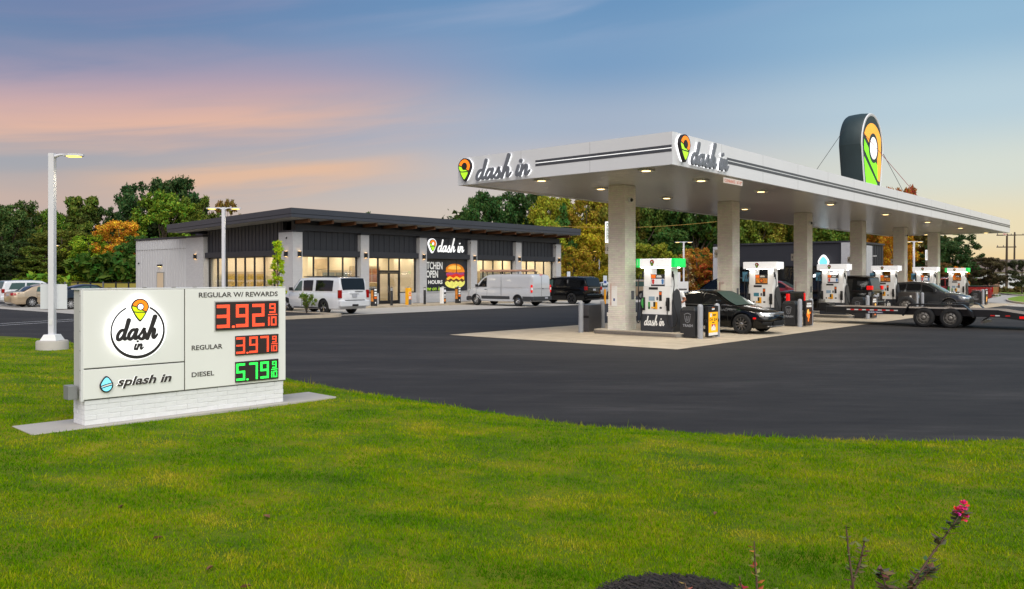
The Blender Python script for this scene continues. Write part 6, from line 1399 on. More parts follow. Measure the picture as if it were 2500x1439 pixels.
def crown(seed, kind, n, leaf):
    """unit crown: about 1 high (z 0..1), half-width .5"""
    rs = random.Random(seed); cs, rd = [], []
    if kind == 'round':
        for i in range(130):
            z = rs.uniform(.03, .95); env = .50 * (1 - abs((z - .50) / .56) ** 2.3) ** .55 if abs((z - .5) / .56) < 1 else .06; a = rs.uniform(0, 6.28); q = env * rs.uniform(.35, 1.0)
            cs.append((math.cos(a) * q * .9, math.sin(a) * q * .9, z)); rd.append(rs.uniform(.045, .095))
    elif kind == 'tall':
        for i in range(120):
            z = rs.uniform(.01, .97); env = .40 * (1 - abs((z - .42) / .60) ** 2.6) ** .6 if abs((z - .42) / .6) < 1 else .05; a = rs.uniform(0, 6.28); q = env * rs.uniform(.3, 1.0)
            cs.append((math.cos(a) * q, math.sin(a) * q, z)); rd.append(rs.uniform(.04, .085))
    elif kind == 'sparse':
        for i in range(34):
            z = rs.uniform(.15, .97); env = .46 * (1 - abs((z - .6) / .5) ** 2) ** .5 if abs((z - .6) / .5) < 1 else .12; a = rs.uniform(0, 6.28); q = env * rs.uniform(.4, 1.05)
            cs.append((math.cos(a) * q, math.sin(a) * q, z)); rd.append(rs.uniform(.04, .10))
    elif kind == 'pine':
        for i in range(40):
            z = rs.uniform(.25, .97); env = .42 * (1 - z) ** .55 + .08; a = rs.uniform(0, 6.28); q = env * rs.uniform(.25, 1.0)
            cs.append((math.cos(a) * q, math.sin(a) * q, z)); rd.append(rs.uniform(.06, .11))
    elif kind == 'cone':
        for i in range(44):
            z = rs.uniform(.02, .97); env = .34 * (1 - z) + .03; a = rs.uniform(0, 6.28); q = env * rs.uniform(.3, 1.0)
            cs.append((math.cos(a) * q, math.sin(a) * q, z)); rd.append(.05 + .06 * (1 - z))
    v = leaf_cloud(cs, rd, n, leaf, seed, squash=.55 if kind == 'pine' else .85, shell=.35)
    return quads_mesh('crown', v, m_leaf), cs
def trunk_mesh(seed, cs):
    rs = random.Random(seed); b = MB(); b.tube([(0, 0, -.25), (.004, 0, .0), (.01, .005, .3), (-.005, .01, .6), (0, 0, .85)], [.030, .026, .020, .012, .005], 8)
    for c in rs.sample(cs, 12):
        z0 = max(.05, c[2] * rs.uniform(.35, .6)); b.tube([(0, 0, z0), (c[0] * .5, c[1] * .5, z0 + (c[2] - z0) * .45), c], [.010, .007, .003], 5)
    return b.mesh('trunk', m_bark, smooth=60)
VAR = {}
for key, kind, n, lf, sd in (('r1', 'round', 20000, .0175, 1), ('r2', 'round', 20000, .0175, 5), ('t1', 'tall', 18000, .017, 2), ('t2', 'tall', 18000, .017, 8), ('s1', 'sparse', 5200, .024, 3), ('p1', 'pine', 7000, .024, 4), ('c1', 'cone', 7000, .024, 6)):
    me, cs = crown(sd, kind, n, lf); VAR[key] = (me, trunk_mesh(sd + 20, cs))
def tree(label, px, topy, wpx, Y, var, col, base=None, group=None, name='tree', gz=None, h0=.0):
    x = at(px, Y); g = bank(x, Y) if gz is None else gz; top = 2 + (HY - topy) / FPX * Y; H = max(top - g, .8); wd = wpx / FPX * Y
    o = thing(name, label, 'tree', (x, Y, g - .1), random.uniform(0, 6.28), group); me, tm = VAR[var]
    wf = {'round': 1.0}.get(var, 1.0) * {'r': 1.0, 't': 1.22, 's': 1.0, 'p': 1.1, 'c': 1.5}[var[0]]
    t = put('trunk', tm, o); c = put('crown', me, o); wd *= 1.12; o.scale = (wd * wf, wd * wf, H + .1)
    c.color = (*[min(1, k * 1.5) for k in lin(col)], 1); return o
GL_, GR_ = 'trees behind the left of the store', 'trees behind the canopy'
DG, MG, OL, YG, OR, YE, RB = (52, 74, 34), (78, 102, 36), (104, 104, 38), (126, 138, 36), (182, 138, 40), (168, 144, 34), (120, 72, 40)
left = [(-30, 505, 150, 96, 'r1', DG), (22, 488, 150, 94, 'r2', (64, 84, 40)), (78, 505, 120, 97, 's1', (92, 98, 44)), (122, 512, 90, 96, 't1', (84, 112, 34)), (196, 470, 120, 98, 'p1', (82, 98, 34)), (192, 500, 120, 99, 't2', (72, 84, 34)), (252, 505, 110, 101, 't1', DG), (150, 560, 150, 92, 'r1', (88, 94, 34)),
        (345, 446, 150, 102, 'r2', (48, 72, 36)), (432, 432, 150, 102, 'r1', (46, 68, 34)), (398, 466, 150, 96, 't2', (92, 116, 32)), (470, 478, 120, 99, 'r2', (84, 100, 32)), (550, 483, 84, 103, 's1', (112, 92, 40)), (520, 520, 110, 100, 't1', (80, 92, 36)), (290, 538, 122, 90, 'r1', OR), (216, 574, 112, 89, 'r2', (112, 134, 32)), (345, 575, 120, 88, 'r1', (56, 84, 30)), (40, 590, 150, 92, 'r2', (52, 68, 34)), (110, 600, 120, 90, 't2', (80, 94, 34)), (600, 545, 90, 104, 'r2', MG)]
desc = {'r': 'broad', 't': 'tall', 's': 'sparse', 'p': 'layered pine-like', 'c': 'conical'}
def ordw(i):
    o = ['first', 'second', 'third', 'fourth', 'fifth', 'sixth', 'seventh', 'eighth', 'ninth', 'tenth', 'eleventh', 'twelfth', 'thirteenth', 'fourteenth', 'fifteenth', 'sixteenth', 'seventeenth', 'eighteenth', 'nineteenth']
    n = i + 1
    if n < 20: return o[i]
    t = ['twenty', 'thirty', 'forty', 'fifty'][n // 10 - 2]
    return t[:-1] + 'ieth' if n % 10 == 0 else t + '-' + o[n % 10 - 1]
def cname(c):
    if c[0] > 175: return 'orange'
    if c[0] > 140: return 'golden'
    if c[0] > 108 and c[1] < 100: return 'russet'
    if c[1] > 120: return 'yellow-green'
    if c[1] > 95: return 'olive green'
    return 'dark green'
for i, (px, ty, w, Y, v, c) in enumerate(sorted(left)):
    tree('%s %s tree, %s from the left in the wood left of the store' % (desc[v[0]], cname(c), ordw(i)), px, ty, w, Y, v, c, group=GL_, name='tree')
right = [(1170, 478, 120, 112, 'r1', (52, 82, 36)), (1215, 464, 150, 112, 'r2', (48, 76, 34)), (1290, 466, 130, 114, 't1', (50, 74, 34)), (1345, 474, 130, 112, 'r1', (130, 132, 34)), (1376, 494, 84, 108, 'c1', (62, 92, 36)), (1432, 478, 140, 112, 'r2', (132, 118, 34)), (1330, 530, 100, 104, 't2', YG), (1445, 545, 120, 106, 'r1', (146, 132, 32)), (1400, 600, 110, 98, 'r2', (140, 120, 34)), (1310, 560, 120, 106, 'r2', (70, 92, 36)),
         (1500, 470, 150, 114, 'r1', OL), (1560, 465, 150, 114, 'r2', (74, 92, 34)), (1630, 468, 150, 116, 't2', (58, 82, 32)), (1700, 475, 150, 116, 'r1', (52, 78, 30)), (1770, 480, 150, 117, 'r2', (78, 96, 32)), (1590, 594, 130, 96, 'r1', (120, 124, 36)), (1700, 606, 110, 92, 'r2', (152, 108, 40)), (1735, 640, 70, 90, 's1', (160, 92, 40)), (1640, 560, 130, 104, 't1', (56, 82, 32)), (1520, 590, 110, 100, 'r2', (120, 116, 34)),
         (1840, 505, 150, 118, 'r1', (92, 104, 34)), (1900, 515, 140, 118, 't1', (112, 108, 36)), (1965, 515, 130, 118, 'r2', (90, 104, 34)), (2030, 520, 130, 118, 't2', (80, 102, 34)), (2100, 525, 120, 120, 'r1', (120, 104, 32)), (2155, 520, 110, 120, 'r2', (158, 114, 30)), (2200, 455, 112, 124, 'r1', (142, 84, 38)), (2235, 545, 110, 122, 't1', (150, 124, 32)), (2190, 570, 100, 112, 'r2', (166, 120, 30)), (2265, 560, 80, 120, 'r1', (92, 84, 40)),
         (2325, 572, 130, 118, 'r2', (46, 68, 34)), (2300, 590, 110, 116, 't1', (50, 72, 36)), (2365, 640, 60, 120, 'r1', (70, 92, 40)), (2342, 650, 46, 96, 's1', (196, 130, 30)), (2290, 640, 80, 104, 'r2', (104, 76, 44)), (1480, 474, 130, 128, 'r2', DG), (1545, 470, 130, 128, 't2', (60, 84, 34)), (1610, 476, 140, 128, 'r1', (66, 88, 34)), (1680, 480, 140, 128, 'r2', DG), (1750, 488, 140, 130, 'r1', (72, 88, 34)), (1820, 498, 140, 130, 't1', (80, 92, 34)), (1890, 506, 130, 130, 'r2', (72, 90, 34)), (1960, 512, 130, 130, 'r1', (84, 88, 34)), (2060, 520, 140, 132, 'r2', (96, 92, 34)), (915, 517, 60, 104, 's1', DG), (1098, 548, 40, 106, 's1', DG), (1060, 556, 60, 104, 'r2', MG)]
for i, (px, ty, w, Y, v, c) in enumerate(sorted(right)):
    tree('%s %s tree, %s from the left in the wood behind the canopy' % (desc[v[0]], cname(c), ordw(i)), px, ty, w, Y, v, c, group=GR_)
for px, ty, w, Y, lab in ((2412, 628, 100, 92, 'dusky brown rounded tree in front of the white house'), (2496, 634, 84, 88, 'dark brownish tree at the right edge beside the utility pole')):
    o = tree(lab, px, ty, w * .9, Y, 'r1', (74, 66, 44) if px < 2450 else (62, 66, 42)); c = [q for q in o.children if q.name.startswith('crown')][0]; c.scale = (1, 1, .74); c.location = (0, 0, .26)
# far hedgerow / understorey masses
def mass(nm, label, x0, x1, Y, h, n, col, sd, dy=6, gz=None, k=60):
    rs = np.random.RandomState(sd); cs = [(rs.uniform(x0, x1), Y + rs.uniform(-dy, dy) * .5, h * rs.uniform(.1, .72)) for _ in range(k)]; cs = [(x, y, z + (bank(x, y) if gz is None else gz)) for x, y, z in cs]
    v = leaf_cloud(cs, [h * rs.uniform(.22, .36) for _ in range(k)], n, .40, sd, .8, .4); o = put(nm, quads_mesh(nm, v, m_leaf)); o.color = (*lin(col), 1); stuff(o); tag(o, label, 'undergrowth'); return o
mass('undergrowth', 'dark undergrowth at the foot of the left wood', at(-120, 100), at(640, 100), 100, 8, 22000, (48, 66, 30), 1)
mass('undergrowth', 'dark undergrowth filling the wood behind the canopy', at(1080, 122), at(1760, 122), 121, 12, 26000, (52, 70, 28), 2)
mass('undergrowth', 'olive undergrowth behind the car wash', at(1700, 124), at(2320, 124), 124, 9.5, 20000, (86, 88, 32), 3)
mass('undergrowth', 'low green scrub beside the left car park', at(30, 74), at(112, 74), 76, 2.6, 3500, (110, 140, 36), 4, 3, gz=-.3)
mass('undergrowth', 'dark low scrub under the orange tree', at(180, 84), at(345, 84), 85, 3.2, 5000, (66, 96, 30), 5, 3)
mass('far_wood', 'far wood on the horizon at the right', 190, 560, 420, 10, 16000, (96, 112, 52), 6, 30, gz=0, k=260)
mass('hedge', 'low brownish hedge along the road at the far right', at(2424, 96), at(2620, 96), 96, .9, 3000, (104, 92, 52), 7, 2, gz=0)
# sapling and shrub in the planter
def small_plant(name, label, cat, x, y, h, w, n, leaf, col, kind, z=0., seed=1):
    rs = random.Random(seed); o = thing(name, label, cat, (x, y, z)); cs = []; rd = []; b = MB()
    for i in range(40 if kind == 'column' else 24):
        if kind == 'column': zz = h * rs.uniform(.25, .97); q = w / 2 * (1 - (zz / h - .25) * 1.1) * rs.uniform(.25, 1.0)
        else: zz = h * rs.uniform(.35, 1.0); q = w / 2 * rs.uniform(.2, 1.0) * (zz / h)
        a = rs.uniform(0, 6.28); c = (math.cos(a) * q, math.sin(a) * q, zz); cs.append(c); rd.append(w * (.13 if kind == 'column' else .10)); b.tube([(0, 0, 0 if kind != 'column' else zz * .7), (c[0] * .6, c[1] * .6, zz * .85 if kind == 'column' else zz * .55), c], [.012, .008, .004], 5)
    if kind == 'column': b.tube([(0, 0, -.02), (.01, 0, h * .5), (0, 0, h * .95)], [.03, .02, .006], 8)
    b.build('stems', m_bark, o); m = quads_mesh('foliage', leaf_cloud(cs, rd, n, leaf, seed, 1.0, .1), m_leaf); f = put('foliage', m, o); f.color = (*lin(col), 1); return o
p = sst(-4.2, -4.7); small_plant('sapling', 'slim yellow-green sapling beside the store corner', 'tree', p[0], p[1], 3.85, 1.15, 5200, .045, (176, 200, 36), 'column', .1, 3)
p = sst(-3.75, -6.6); small_plant('shrub', 'spiky green shrub in the planter beside the white SUV', 'shrub', p[0], p[1], .95, 1.5, 1100, .05, (104, 128, 44), 'shrub', .1, 4)
p = sst(-6.5, -7.5); small_plant('shrub', 'green planter shrub hidden behind the price sign', 'shrub', p[0], p[1], .8, 1.2, 700, .05, (104, 128, 44), 'shrub', .1, 5)
small_plant('young_tree', 'thin bare young tree left of the second column', 'tree', at(1680, 84), 84, 4.2, 1.8, 260, .07, (190, 170, 120), 'column', 0, 7)

# ------------------------------------------------------------------ foreground bed, plants, fallen leaves
bed = MB(); rows = []
for i, rr in enumerate(lsp(0, 1, 9)): rows.append([(.98 + .52 * rr * math.cos(a) * (1 + .05 * math.sin(5 * a)), 4.90 + .52 * rr * math.sin(a) * (1 + .05 * math.cos(3 * a)), .05 + .055 * (1 - rr ** 2.2)) for a in lsp(0, 2 * math.pi, 33)])
bed.grid(rows); o = bed.build('mulch_bed', m_mulch, smooth=60); structure(o)
b = MB()
for i in range(2600):
    a = random.uniform(0, 6.28); rr = math.sqrt(random.random()) * .98; x = .98 + .52 * rr * math.cos(a); y = 4.90 + .52 * rr * math.sin(a); z = .05 + .055 * (1 - rr ** 2.2); l = random.uniform(.015, .05); t = random.uniform(0, 3.14); w = random.uniform(.002, .006); tz = random.uniform(-.012, .02)
    dx_, dy_ = math.cos(t) * l, math.sin(t) * l; b.add([(x - dx_ - dy_ * w / l, y - dy_ + dx_ * w / l, z), (x + dx_ - dy_ * w / l, y + dy_ + dx_ * w / l, z + tz), (x + dx_ + dy_ * w / l, y + dy_ - dx_ * w / l, z + tz + .004), (x - dx_ + dy_ * w / l, y - dy_ - dx_ * w / l, z + .004)], [(0, 1, 2, 3)])
o = b.build('mulch_chips', mat('mulch_chip', (44, 38, 36), .9, rand=.5, vary=.1), fix=False); stuff(o); tag(o, 'dark shredded mulch chips in the round bed at the bottom', 'mulch')
m_tw = mat('twig', (96, 74, 62), .8, vary=.2); m_pet = mat('pink_petal', (226, 44, 118), .6, rand=.2, vary=.1)
def leaf_quad(b, p, d, l, w, m=0):
    d = Vector(d).normalized(); s_ = d.cross(Vector((random.uniform(-.4, .4), random.uniform(-.4, .4), 1))).normalized(); p = Vector(p); n = d.cross(s_)
    b.add([p, p + d * l * .5 + s_ * w + n * l * .06, p + d * l, p + d * l * .5 - s_ * w + n * l * .06], [(0, 1, 2, 3)], m)
def twig_plant(label, px, Y, stems, leaf_cols, flowers=None, name='flowering_shrub'):
    x = at(px, Y); o = thing(name, label, 'plant', (x, Y, .05)); lm = [mat('twig_leaf_%d_%d_%d' % c, c, .6, vary=.25, vscale=20, rand=.2, trans=.2) for c in leaf_cols]
    for pts, nl, ll in stems:
        sp_ = spline(pts, 8); b = MB(); b.tube(sp_, [.008 - .005 * i / len(sp_) for i in range(len(sp_))], 6); b.build('stem', m_tw, o, smooth=60)
        lb = MB()
        for i in range(nl):
            k = int(len(sp_) * random.uniform(.30, 1.0)) - 1; q = sp_[max(k, 0)]; a = random.uniform(0, 6.28); leaf_quad(lb, q, (math.cos(a), math.sin(a) * .7, random.uniform(-.1, .7)), ll * random.uniform(.6, 1.2), ll * .26, random.randrange(len(lm)))
        lo_ = lb.build('leaves', lm, o, fix=False)
    if flowers:
        b = MB()
        for c in flowers:
            for i in range(26):
                a = random.uniform(0, 6.28); e = random.uniform(-.6, 1.2); d = (math.cos(a) * math.cos(e), math.sin(a) * math.cos(e), math.sin(e)); leaf_quad(b, (c[0] + d[0] * .008, c[1] + d[1] * .008, c[2] + d[2] * .008), d, .024, .011)
        b.build('blossom', m_pet, o, fix=False)
    return o
twig_plant('leaning twig with pink blossom at the bottom right', 2180, 4.3, [([(0, 0, 0), (.04, 0, .25), (.16, 0, .45), (.28, .0, .62), (.36, 0, .74)], 80, .06), ([(.03, 0, .2), (-.02, .02, .32), (-.05, .03, .42)], 40, .065), ([(.06, .02, .26), (.16, .04, .36), (.22, .05, .42)], 36, .065)], [(92, 92, 70), (104, 84, 66), (84, 104, 56), (120, 88, 60)], [(.365, 0, .765), (.372, .01, .70), (.335, 0, .735)])
twig_plant('thin pale twig plant left of the pink blossom', 2088, 4.5, [([(0, 0, 0), (-.01, 0, .25), (-.035, 0, .45), (-.05, 0, .60)], 22, .045), ([(-.01, 0, .3), (.03, 0, .42), (.05, 0, .52)], 24, .05)], [(110, 104, 62), (120, 90, 60), (96, 112, 56)], None)
twig_plant('small twig plant with an orange tip by the mulch bed', 1848, 4.55, [([(0, 0, 0), (0, 0, .25), (-.01, 0, .38), (-.015, 0, .50)], 18, .05), ([(0, 0, .1), (-.07, .02, .22), (-.09, .02, .30)], 8, .06), ([(.0, 0, .1), (.06, .0, .18), (.09, .0, .24)], 7, .06)], [(128, 130, 52), (190, 96, 44), (116, 120, 58)], None)
twig_plant('low pink-leaved seedling on the mulch bed', 1672, 4.75, [([(0, 0, .04), (.01, 0, .14), (.0, 0, .2)], 9, .05), ([(0, 0, .05), (.06, .0, .12), (.10, 0, .14)], 6, .05)], [(196, 130, 96), (150, 128, 60)], None)
m_fl = mat('dead_leaf', (112, 78, 52), .8, vary=.3, vscale=40)
for i, (px, py, lab) in enumerate(((296, 1237, 'brown fallen leaf on the lawn at the left, farthest of its row'), (650, 1261, 'long brown fallen leaf below the price sign pad'), (385, 1313, 'reddish fallen leaf on the lawn at lower left'), (513, 1387, 'dark fallen leaf near the bottom left edge'), (2140, 1086, 'pale fallen leaf near the asphalt edge at right'), (1747, 1254, 'dark fallen leaf in the middle right of the lawn'), (600, 1432, 'curled brown leaf at the bottom edge'))):
    x, y = gpt(px, py, .09); b = MB(); l = .036 if i != 1 else .05; pts = [(-l, 0, 0), (-l * .4, l * .4, .012), (l * .4, l * .35, .014), (l, 0, .004), (l * .4, -l * .35, .01), (-l * .4, -l * .4, .016)]
    b.add(pts + [(0, 0, -.004)], [(0, 1, 6), (1, 2, 6), (2, 3, 6), (3, 4, 6), (4, 5, 6), (5, 0, 6)]); o = b.build('fallen_leaf', m_fl, None, loc=(x, y, .088), rotz=random.uniform(0, 3), fix=False); tag(o, lab, 'leaf', 'fallen leaves on the lawn'); o.rotation_euler[0] = random.uniform(-.3, .3)

# ================================================================== store-front bollards and small things
def slim_bollard(s, t, label):
    o = thing('post_bollard', label, 'bollard', (*sst(s, t), .12), ROT, 'black bollards in front of the store'); b = MB(); b.lathe([(0, 0), (.085, 0), (.085, 1.12), (.06, 1.16), (0, 1.17)], 16); b.build('post', m_black, o, smooth=50)
    for z in (.98, 1.06): b = MB(); b.lathe([(.087, z), (.089, z + .005), (.089, z + .025), (.087, z + .03)], 16); b.build('band', m_whp, o)
def cover(s, t, label, kind):
    o = thing('bollard_cover', label, 'bollard', (*sst(s, t), .12), ROT, 'advert-wrapped bollards in front of the store')
    c = {'yellow': m_yel, 'dark': m_dkp, 'white': m_whp}[kind]; MB().box(-.15, .15, -.15, .15, 0, 1.12).build('cover', c, o, bevel=.03); b = MB(); b.lathe([(0, 1.121), (.08, 1.121), (.08, 1.2), (0, 1.21)], 14); b.build('cap', m_black, o); b = MB(); b.lathe([(.081, 1.15), (.083, 1.155), (.083, 1.17), (.081, 1.175)], 14); b.build('band', m_whp, o)
    P = plane((0, -.151, 0), (1, 0, 0), (0, 0, 1)); 
    def q(nm, z0, z1, m_, x=.12): b = MB(); b.prism([(-x, z0), (x, z0), (x, z1), (-x, z1)], 0, .004, P); b.build(nm, m_, o)
    if kind == 'yellow':
        q('lower_print', .02, .36, m_gletter, .13); q('orange_print', .37, .62, m_org, .13); q('label_print', .40, .58, m_whp, .09); b = MB(); disc(b, 0, .76, .11, P, .005, 18); disc(b, 0, .76, .09, P, .008, 18, 1); b.build('roundel', [m_whp, m_org], o)
    elif kind == 'dark':
        for z, m_ in ((.98, m_whp), (.80, m_whp), (.64, m_whp), (.46, m_org)): q('slogan_print', z, z + (.10 if m_ is m_whp else .14), m_, .10)
        b = MB(); disc(b, 0, .22, .05, P, .005, 14); b.build('drop_print', m_whp, o); MB().box(-.154, -.151, -.12, .12, .3, 1.0).build('side_print', m_art1, o)
    else:
        MB().box(-.05, .15, -.156, -.151, .02, 1.1).build('dark_print', m_dkp, o)
        for z, m_ in ((.75, m_art2), (.12, m_art1)): b = MB(); disc(b, .05, z + .13, .10, P, .009, 16); b.build('food_print', m_, o)
        for z in (.42, .52, .60): b = MB(); b.prism([(-.02, z), (.12, z), (.12, z + .06), (-.02, z + .06)], .005, .009, P); b.build('slogan_print', m_whp, o)
for px, k, lab in ((913, 'dark', 'dark wrapped bollard behind the rear of the white SUV'), (997, 'yellow', 'yellow and orange wrapped bollard right of the entrance'), (1081, 'white', 'white and black wrapped bollard below the window lettering'), (1118, 'dark', 'dark wrapped bollard below the burger picture')):
    r_ = (px - 1250) / FPX; O = sst(0, -2.05); s = (r_ * O[1] - O[0]) / (UX - r_ * UY); cover(s, -2.05, lab, k)
for px, lab in ((956, 'black bollard in front of the entrance doors'), (1037, 'black bollard left of the window lettering')):
    r_ = (px - 1250) / FPX; O = sst(0, -2.05); s = (r_ * O[1] - O[0]) / (UX - r_ * UY); slim_bollard(s, -2.05, lab)
# parking sign posts
def sign_post(px, Y, label, top=1.95):
    o = thing('parking_sign', label, 'sign', (at(px, Y), Y, 0), R(20), 'accessible parking sign posts'); b = MB(); b.lathe([(0, 0), (.08, 0), (.08, 1.05), (0, 1.08)], 14); b.build('yellow_post', mat('yellow_post', (232, 160, 30), .5), o, smooth=50); MB().box(-.02, .02, -.02, .02, 1.05, top).build('post', m_steel, o); MB().box(-.15, .15, -.03, -.021, 1.35, top + .1).build('plate', mat('sign_plate', (196, 204, 214), .4), o); MB().box(-.10, .10, -.034, -.0305, 1.5, 1.68).build('symbol', mat('blue_print', (40, 70, 140)), o)
sign_post(1477, 60, 'parking sign on a yellow post right of the black SUV'); sign_post(1388, 71, 'parking sign plate above the roof of the black SUV', 2.3)
# post-and-rail fence on the left
fc = thing('rail_fence', 'dark post and rail fence behind the left car park', 'fence', (0, 0, 0))
fx = [at(px, 66 + (px - 150) * .01) for px in range(-120, 345, 31)]
for i, px in enumerate(range(-120, 345, 31)):
    Y = 68; x = at(px, Y); MB().box(x - .05, x + .05, Y - .05, Y + .05, -.1, 1.55).build('post', m_blackm if i % 3 else m_gletter, fc)
for z in (.95, 1.45): MB().box(at(-120, 68), at(330, 68), 67.98, 68.02, z - .03, z + .03).build('rail', m_blackm, fc)
# utility poles and wires
def utility(px, Y, topy, label, arms):
    x = at(px, Y); h = 2 + (HY - topy) / FPX * Y; o = thing('utility_pole', label, 'utility pole', (x, Y, 0), R(-12), 'wooden utility poles'); b = MB(); b.tube([(0, 0, -.2), (.03, 0, h * .5), (.08, 0, h)], [.18, .15, .11], 10); b.build('pole', mat('pole_wood', (74, 62, 52), .9, vary=.2), o, smooth=60)
    for dz_, l in arms:
        a = MB().box(-l, l, -.06, .06, h - dz_ - .07, h - dz_ + .07).build('crossarm', mat('pole_wood', (74, 62, 52)), o)
        for k in (-.9, -.3, .9): b = MB(); b.lathe([(0, 0), (.05, 0), (.06, .12), (.03, .2), (0, .2)], 8, lambda q, w, e, k=k, l=l, dz_=dz_, h=h: (k * l + q, w, h - dz_ + .071 + e)); b.build('insulator', m_gletter, a)
    return x, Y, h
u1 = utility(2457, 112, 571, 'nearer utility pole with two crossarms at the right edge', ((.2, 1.2), (1.8, 1.2))); u2 = utility(2476, 140, 567, 'farther utility pole with one crossarm at the right edge', ((.5, 1.5),))
w = MB(); pa = Vector((at(1340, 100), 100, 2 + (675 - 552) / FPX * 100)); pb = Vector((at(1800, 104), 104, 2 + (675 - 536) / FPX * 104)); pts = [pa.lerp(pb, t) - Vector((0, 0, .55 * math.sin(math.pi * t))) for t in lsp(0, 1, 14)]; w.tube(pts, .022, 5); o = w.build('overhead_wire', mat('yellow_wire', (176, 140, 60), .6)); tag(o, 'thin overhead wire sagging in front of the wood', 'wire')
# white house and fence far right
hs = thing('house', 'small white house with a dark roof behind the trees at far right', 'house', (at(2432, 135), 135, .2), R(-14))
MB().box(-5.5, 7, 0, 7, -.3, 2.5).build('wall', mat('white_clapboard', (206, 210, 218), .7, vary=.05, vscale=3, stretch=(1, 1, 8)), hs)
b = MB(); b.add([(-5.9, -.5, 2.45), (7.4, -.5, 2.45), (7.4, 7.5, 2.45), (-5.9, 7.5, 2.45), (-5.9, 3.5, 4.6), (7.4, 3.5, 4.6)], [(0, 1, 5, 4), (2, 3, 4, 5), (0, 4, 3), (1, 2, 5), (0, 3, 2, 1)]); b.build('roof', mat('house_roof', (104, 92, 86), .9, vary=.15), hs)
for x_ in (-1.2, .9, 3.6): wnd = MB().box(x_, x_ + .85, -.05, .02, .75, 2.0).build('window', m_frame, hs); MB().box(x_ - .08, x_ + .93, -.035, .01, .68, 2.07).build('frame', m_white, wnd)
pf = thing('board_fence', 'weathered wooden board fence left of the white house', 'fence', (at(2372, 120), 120, 0), R(-10)); m_bf = mat('fence_board', (126, 96, 78), .9, vary=.2)
bmf = MB().box(-.07, .07, -.012, .012, 0, 1.7).mesh('board', m_bf)
for k in range(44): put('board', bmf, pf, (-3.0 + .155 * k, 0, random.uniform(-.03, .03)))
for z in (.4, 1.3): MB().box(-3.1, 3.9, .013, .06, z, z + .09).build('rail', m_bf, pf)
# menu boards / kiosk by the light pole behind the first pump
for px, Y, w_, h_, lab in ((1652, 72, .30, 2.35, 'white drive-through menu column behind the first dispenser'), (1666, 70, .5, 1.55, 'white order screen on a post behind the first dispenser')):
    o = thing('menu_board', lab, 'menu board', (at(px, Y), Y, 0), R(10)); MB().box(-w_, w_, -.1, .1, .3, h_).build('panel', m_white, o, bevel=.02); MB().box(-.08, .08, -.06, .06, 0, .3).build('post', m_gletter, o); MB().box(-w_ * .7, w_ * .7, -.108, -.101, h_ * .55, h_ * .62).build('print', m_dkp, o)

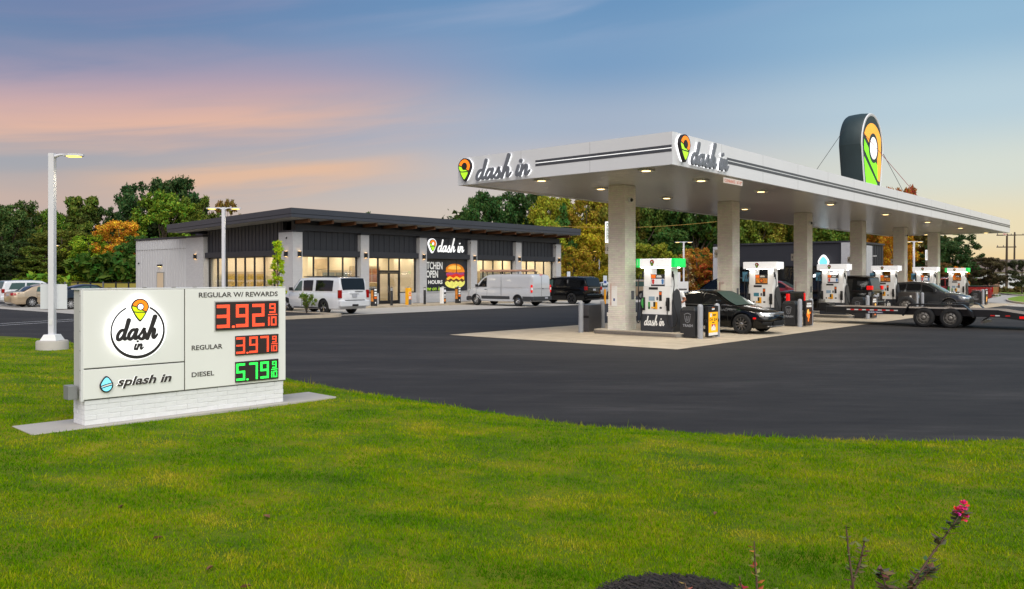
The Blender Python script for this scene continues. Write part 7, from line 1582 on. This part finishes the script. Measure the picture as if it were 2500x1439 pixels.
# ================================================================== person at the first pump
def person():
    P = thing('person', 'person in a white T-shirt and dark trousers bending beside the nearest dispenser', 'person', (*cst(4.86, 2.42), .018), ROT)
    # local: x along u, y along v; the person faces the pump (-x) and leans towards +y
    V = {'pel': (0, .02, .93, .125), 'sp1': (-.02, .05, 1.08, .130), 'sp2': (-.05, .09, 1.24, .140), 'ch': (-.09, .13, 1.38, .145), 'nk': (-.14, .18, 1.50, .055), 'hd0': (-.17, .21, 1.57, .075), 'hd1': (-.19, .23, 1.66, .100), 'hd2': (-.19, .23, 1.75, .085), 'hd3': (-.18, .225, 1.81, .045),
         'shL': (-.08, -.05, 1.41, .075), 'elL': (-.02, -.17, 1.17, .050), 'wrL': (-.22, -.06, 1.07, .034), 'haL': (-.29, -.02, 1.06, .038), 'shR': (-.12, .30, 1.41, .075), 'elR': (-.22, .36, 1.18, .050), 'wrR': (-.38, .28, 1.12, .034), 'haR': (-.45, .25, 1.12, .038),
         'hpL': (.0, -.08, .90, .105), 'knL': (-.04, -.09, .50, .070), 'anL': (.03, -.10, .09, .045), 'toL': (-.14, -.11, .05, .040), 'hpR': (0, .12, .90, .105), 'knR': (-.05, .14, .50, .070), 'anR': (.02, .14, .09, .045), 'toR': (-.15, .15, .05, .040)}
    E_ = [('pel', 'sp1'), ('sp1', 'sp2'), ('sp2', 'ch'), ('ch', 'nk'), ('nk', 'hd0'), ('hd0', 'hd1'), ('hd1', 'hd2'), ('hd2', 'hd3'), ('ch', 'shL'), ('shL', 'elL'), ('elL', 'wrL'), ('wrL', 'haL'), ('ch', 'shR'), ('shR', 'elR'), ('elR', 'wrR'), ('wrR', 'haR'), ('pel', 'hpL'), ('hpL', 'knL'), ('knL', 'anL'), ('anL', 'toL'), ('pel', 'hpR'), ('hpR', 'knR'), ('knR', 'anR'), ('anR', 'toR')]
    # five fingers on each hand
    for h, w_, sg in (('haL', 'wrL', 1), ('haR', 'wrR', -1)):
        a = Vector(V[h][:3]); d = (a - Vector(V[w_][:3])).normalized(); side = Vector((-d.y, d.x, 0)).normalized()
        for k, (off, ln) in enumerate(((-.03, .055), (-.01, .07), (.012, .068), (.032, .052), (.045, .04))):
            n1_, n2_ = h + 'f%da' % k, h + 'f%db' % k; base_ = a + d * (.03 if k < 4 else -.02) + side * off * sg; q = base_ + d * ln * .55 + (side * .03 * sg if k == 4 else Vector((0, 0, -.01))); r_ = base_ + d * ln + (side * .035 * sg if k == 4 else Vector((0, 0, -.035)))
            V[n1_] = (*q, .0095); V[n2_] = (*r_, .008); E_ += [(h, n1_), (n1_, n2_)]
    keys = list(V); me = bpy.data.meshes.new('body'); me.from_pydata([V[k][:3] for k in keys], [(keys.index(a), keys.index(b_)) for a, b_ in E_], []); o = bpy.data.objects.new('body', me); COL.objects.link(o)
    o.modifiers.new('skin', 'SKIN')
    if not me.skin_vertices: 
        bm = bmesh.new(); bm.from_mesh(me); bm.verts.layers.skin.verify(); bm.to_mesh(me); bm.free()
    for i, k in enumerate(keys): sv = me.skin_vertices[0].data[i]; sv.radius = (V[k][3], V[k][3] * (1.25 if k in ('sp1', 'sp2', 'ch') else 1)); sv.use_root = (k == 'pel')
    ss = o.modifiers.new('sub', 'SUBSURF'); ss.levels = 2; ss.render_levels = 2
    dg = bpy.context.evaluated_depsgraph_get(); m2 = bpy.data.meshes.new_from_object(o.evaluated_get(dg)); bpy.data.objects.remove(o)
    skin_, shirt, jean, shoe = mat('skin', (150, 98, 74), .55), mat('white_cotton', (222, 222, 224), .85, vary=.05, vscale=6, bump=.3, bscale=12), mat('dark_denim', (48, 52, 62), .85, vary=.15, vscale=20), mat('shoe', (40, 38, 38), .6)
    m2.materials.clear()
    for q in (skin_, shirt, jean, shoe): m2.materials.append(q)
    for f in m2.polygons:
        c = f.center; f.use_smooth = True
        arm = (c.y < -.10 or c.y > .335 or c.x < -.24) and c.z > .95 and c.z < 1.27
        f.material_index = 3 if c.z < .10 else 2 if c.z < .93 else 0 if (c.z > 1.485 or arm) else 1
    m2.name = 'body'; ob = put('body', m2, P)
    # shirt hem, hair, face
    b = MB(); rows = []
    for z, ax, ay in ((.80, .165, .225), (.90, .16, .22), (1.02, .152, .205), (1.14, .15, .20)): rows.append([(-.01 + math.cos(a) * ax - .02 * (z - .8), .035 + .10 * (z - .8) + math.sin(a) * ay, z) for a in lsp(0, 2 * math.pi, 25)])
    b.grid(rows); b.build('shirt', shirt, P, smooth=60)
    b = MB(); b.ball((-.175, .23, 1.735), .112, 14, 0, (1.0, .92, .95)); b.build('hair', mat('dark_hair', (40, 30, 26), .8), P, smooth=60)
    for sg in (-1, 1): MB().ball((-.285, .23 + sg * .035, 1.69), .012, 8).build('eye', m_black, P)
    b = MB(); b.hexa([(-.28, .218, 1.64), (-.28, .242, 1.64), (-.31, .236, 1.645), (-.31, .224, 1.645), (-.28, .224, 1.70), (-.28, .236, 1.70), (-.288, .234, 1.70), (-.288, .226, 1.70)]); b.build('nose', skin_, P, bevel=.004)
    MB().box(-.283, -.272, .208, .252, 1.608, 1.617).build('mouth', mat('lip', (130, 70, 62), .6), P)
    for sg in (-1, 1): MB().ball((-.19, .23 + sg * .10, 1.67), .026, 8, 0, (1, .4, 1.2)).build('ear', skin_, P, smooth=60)
person()
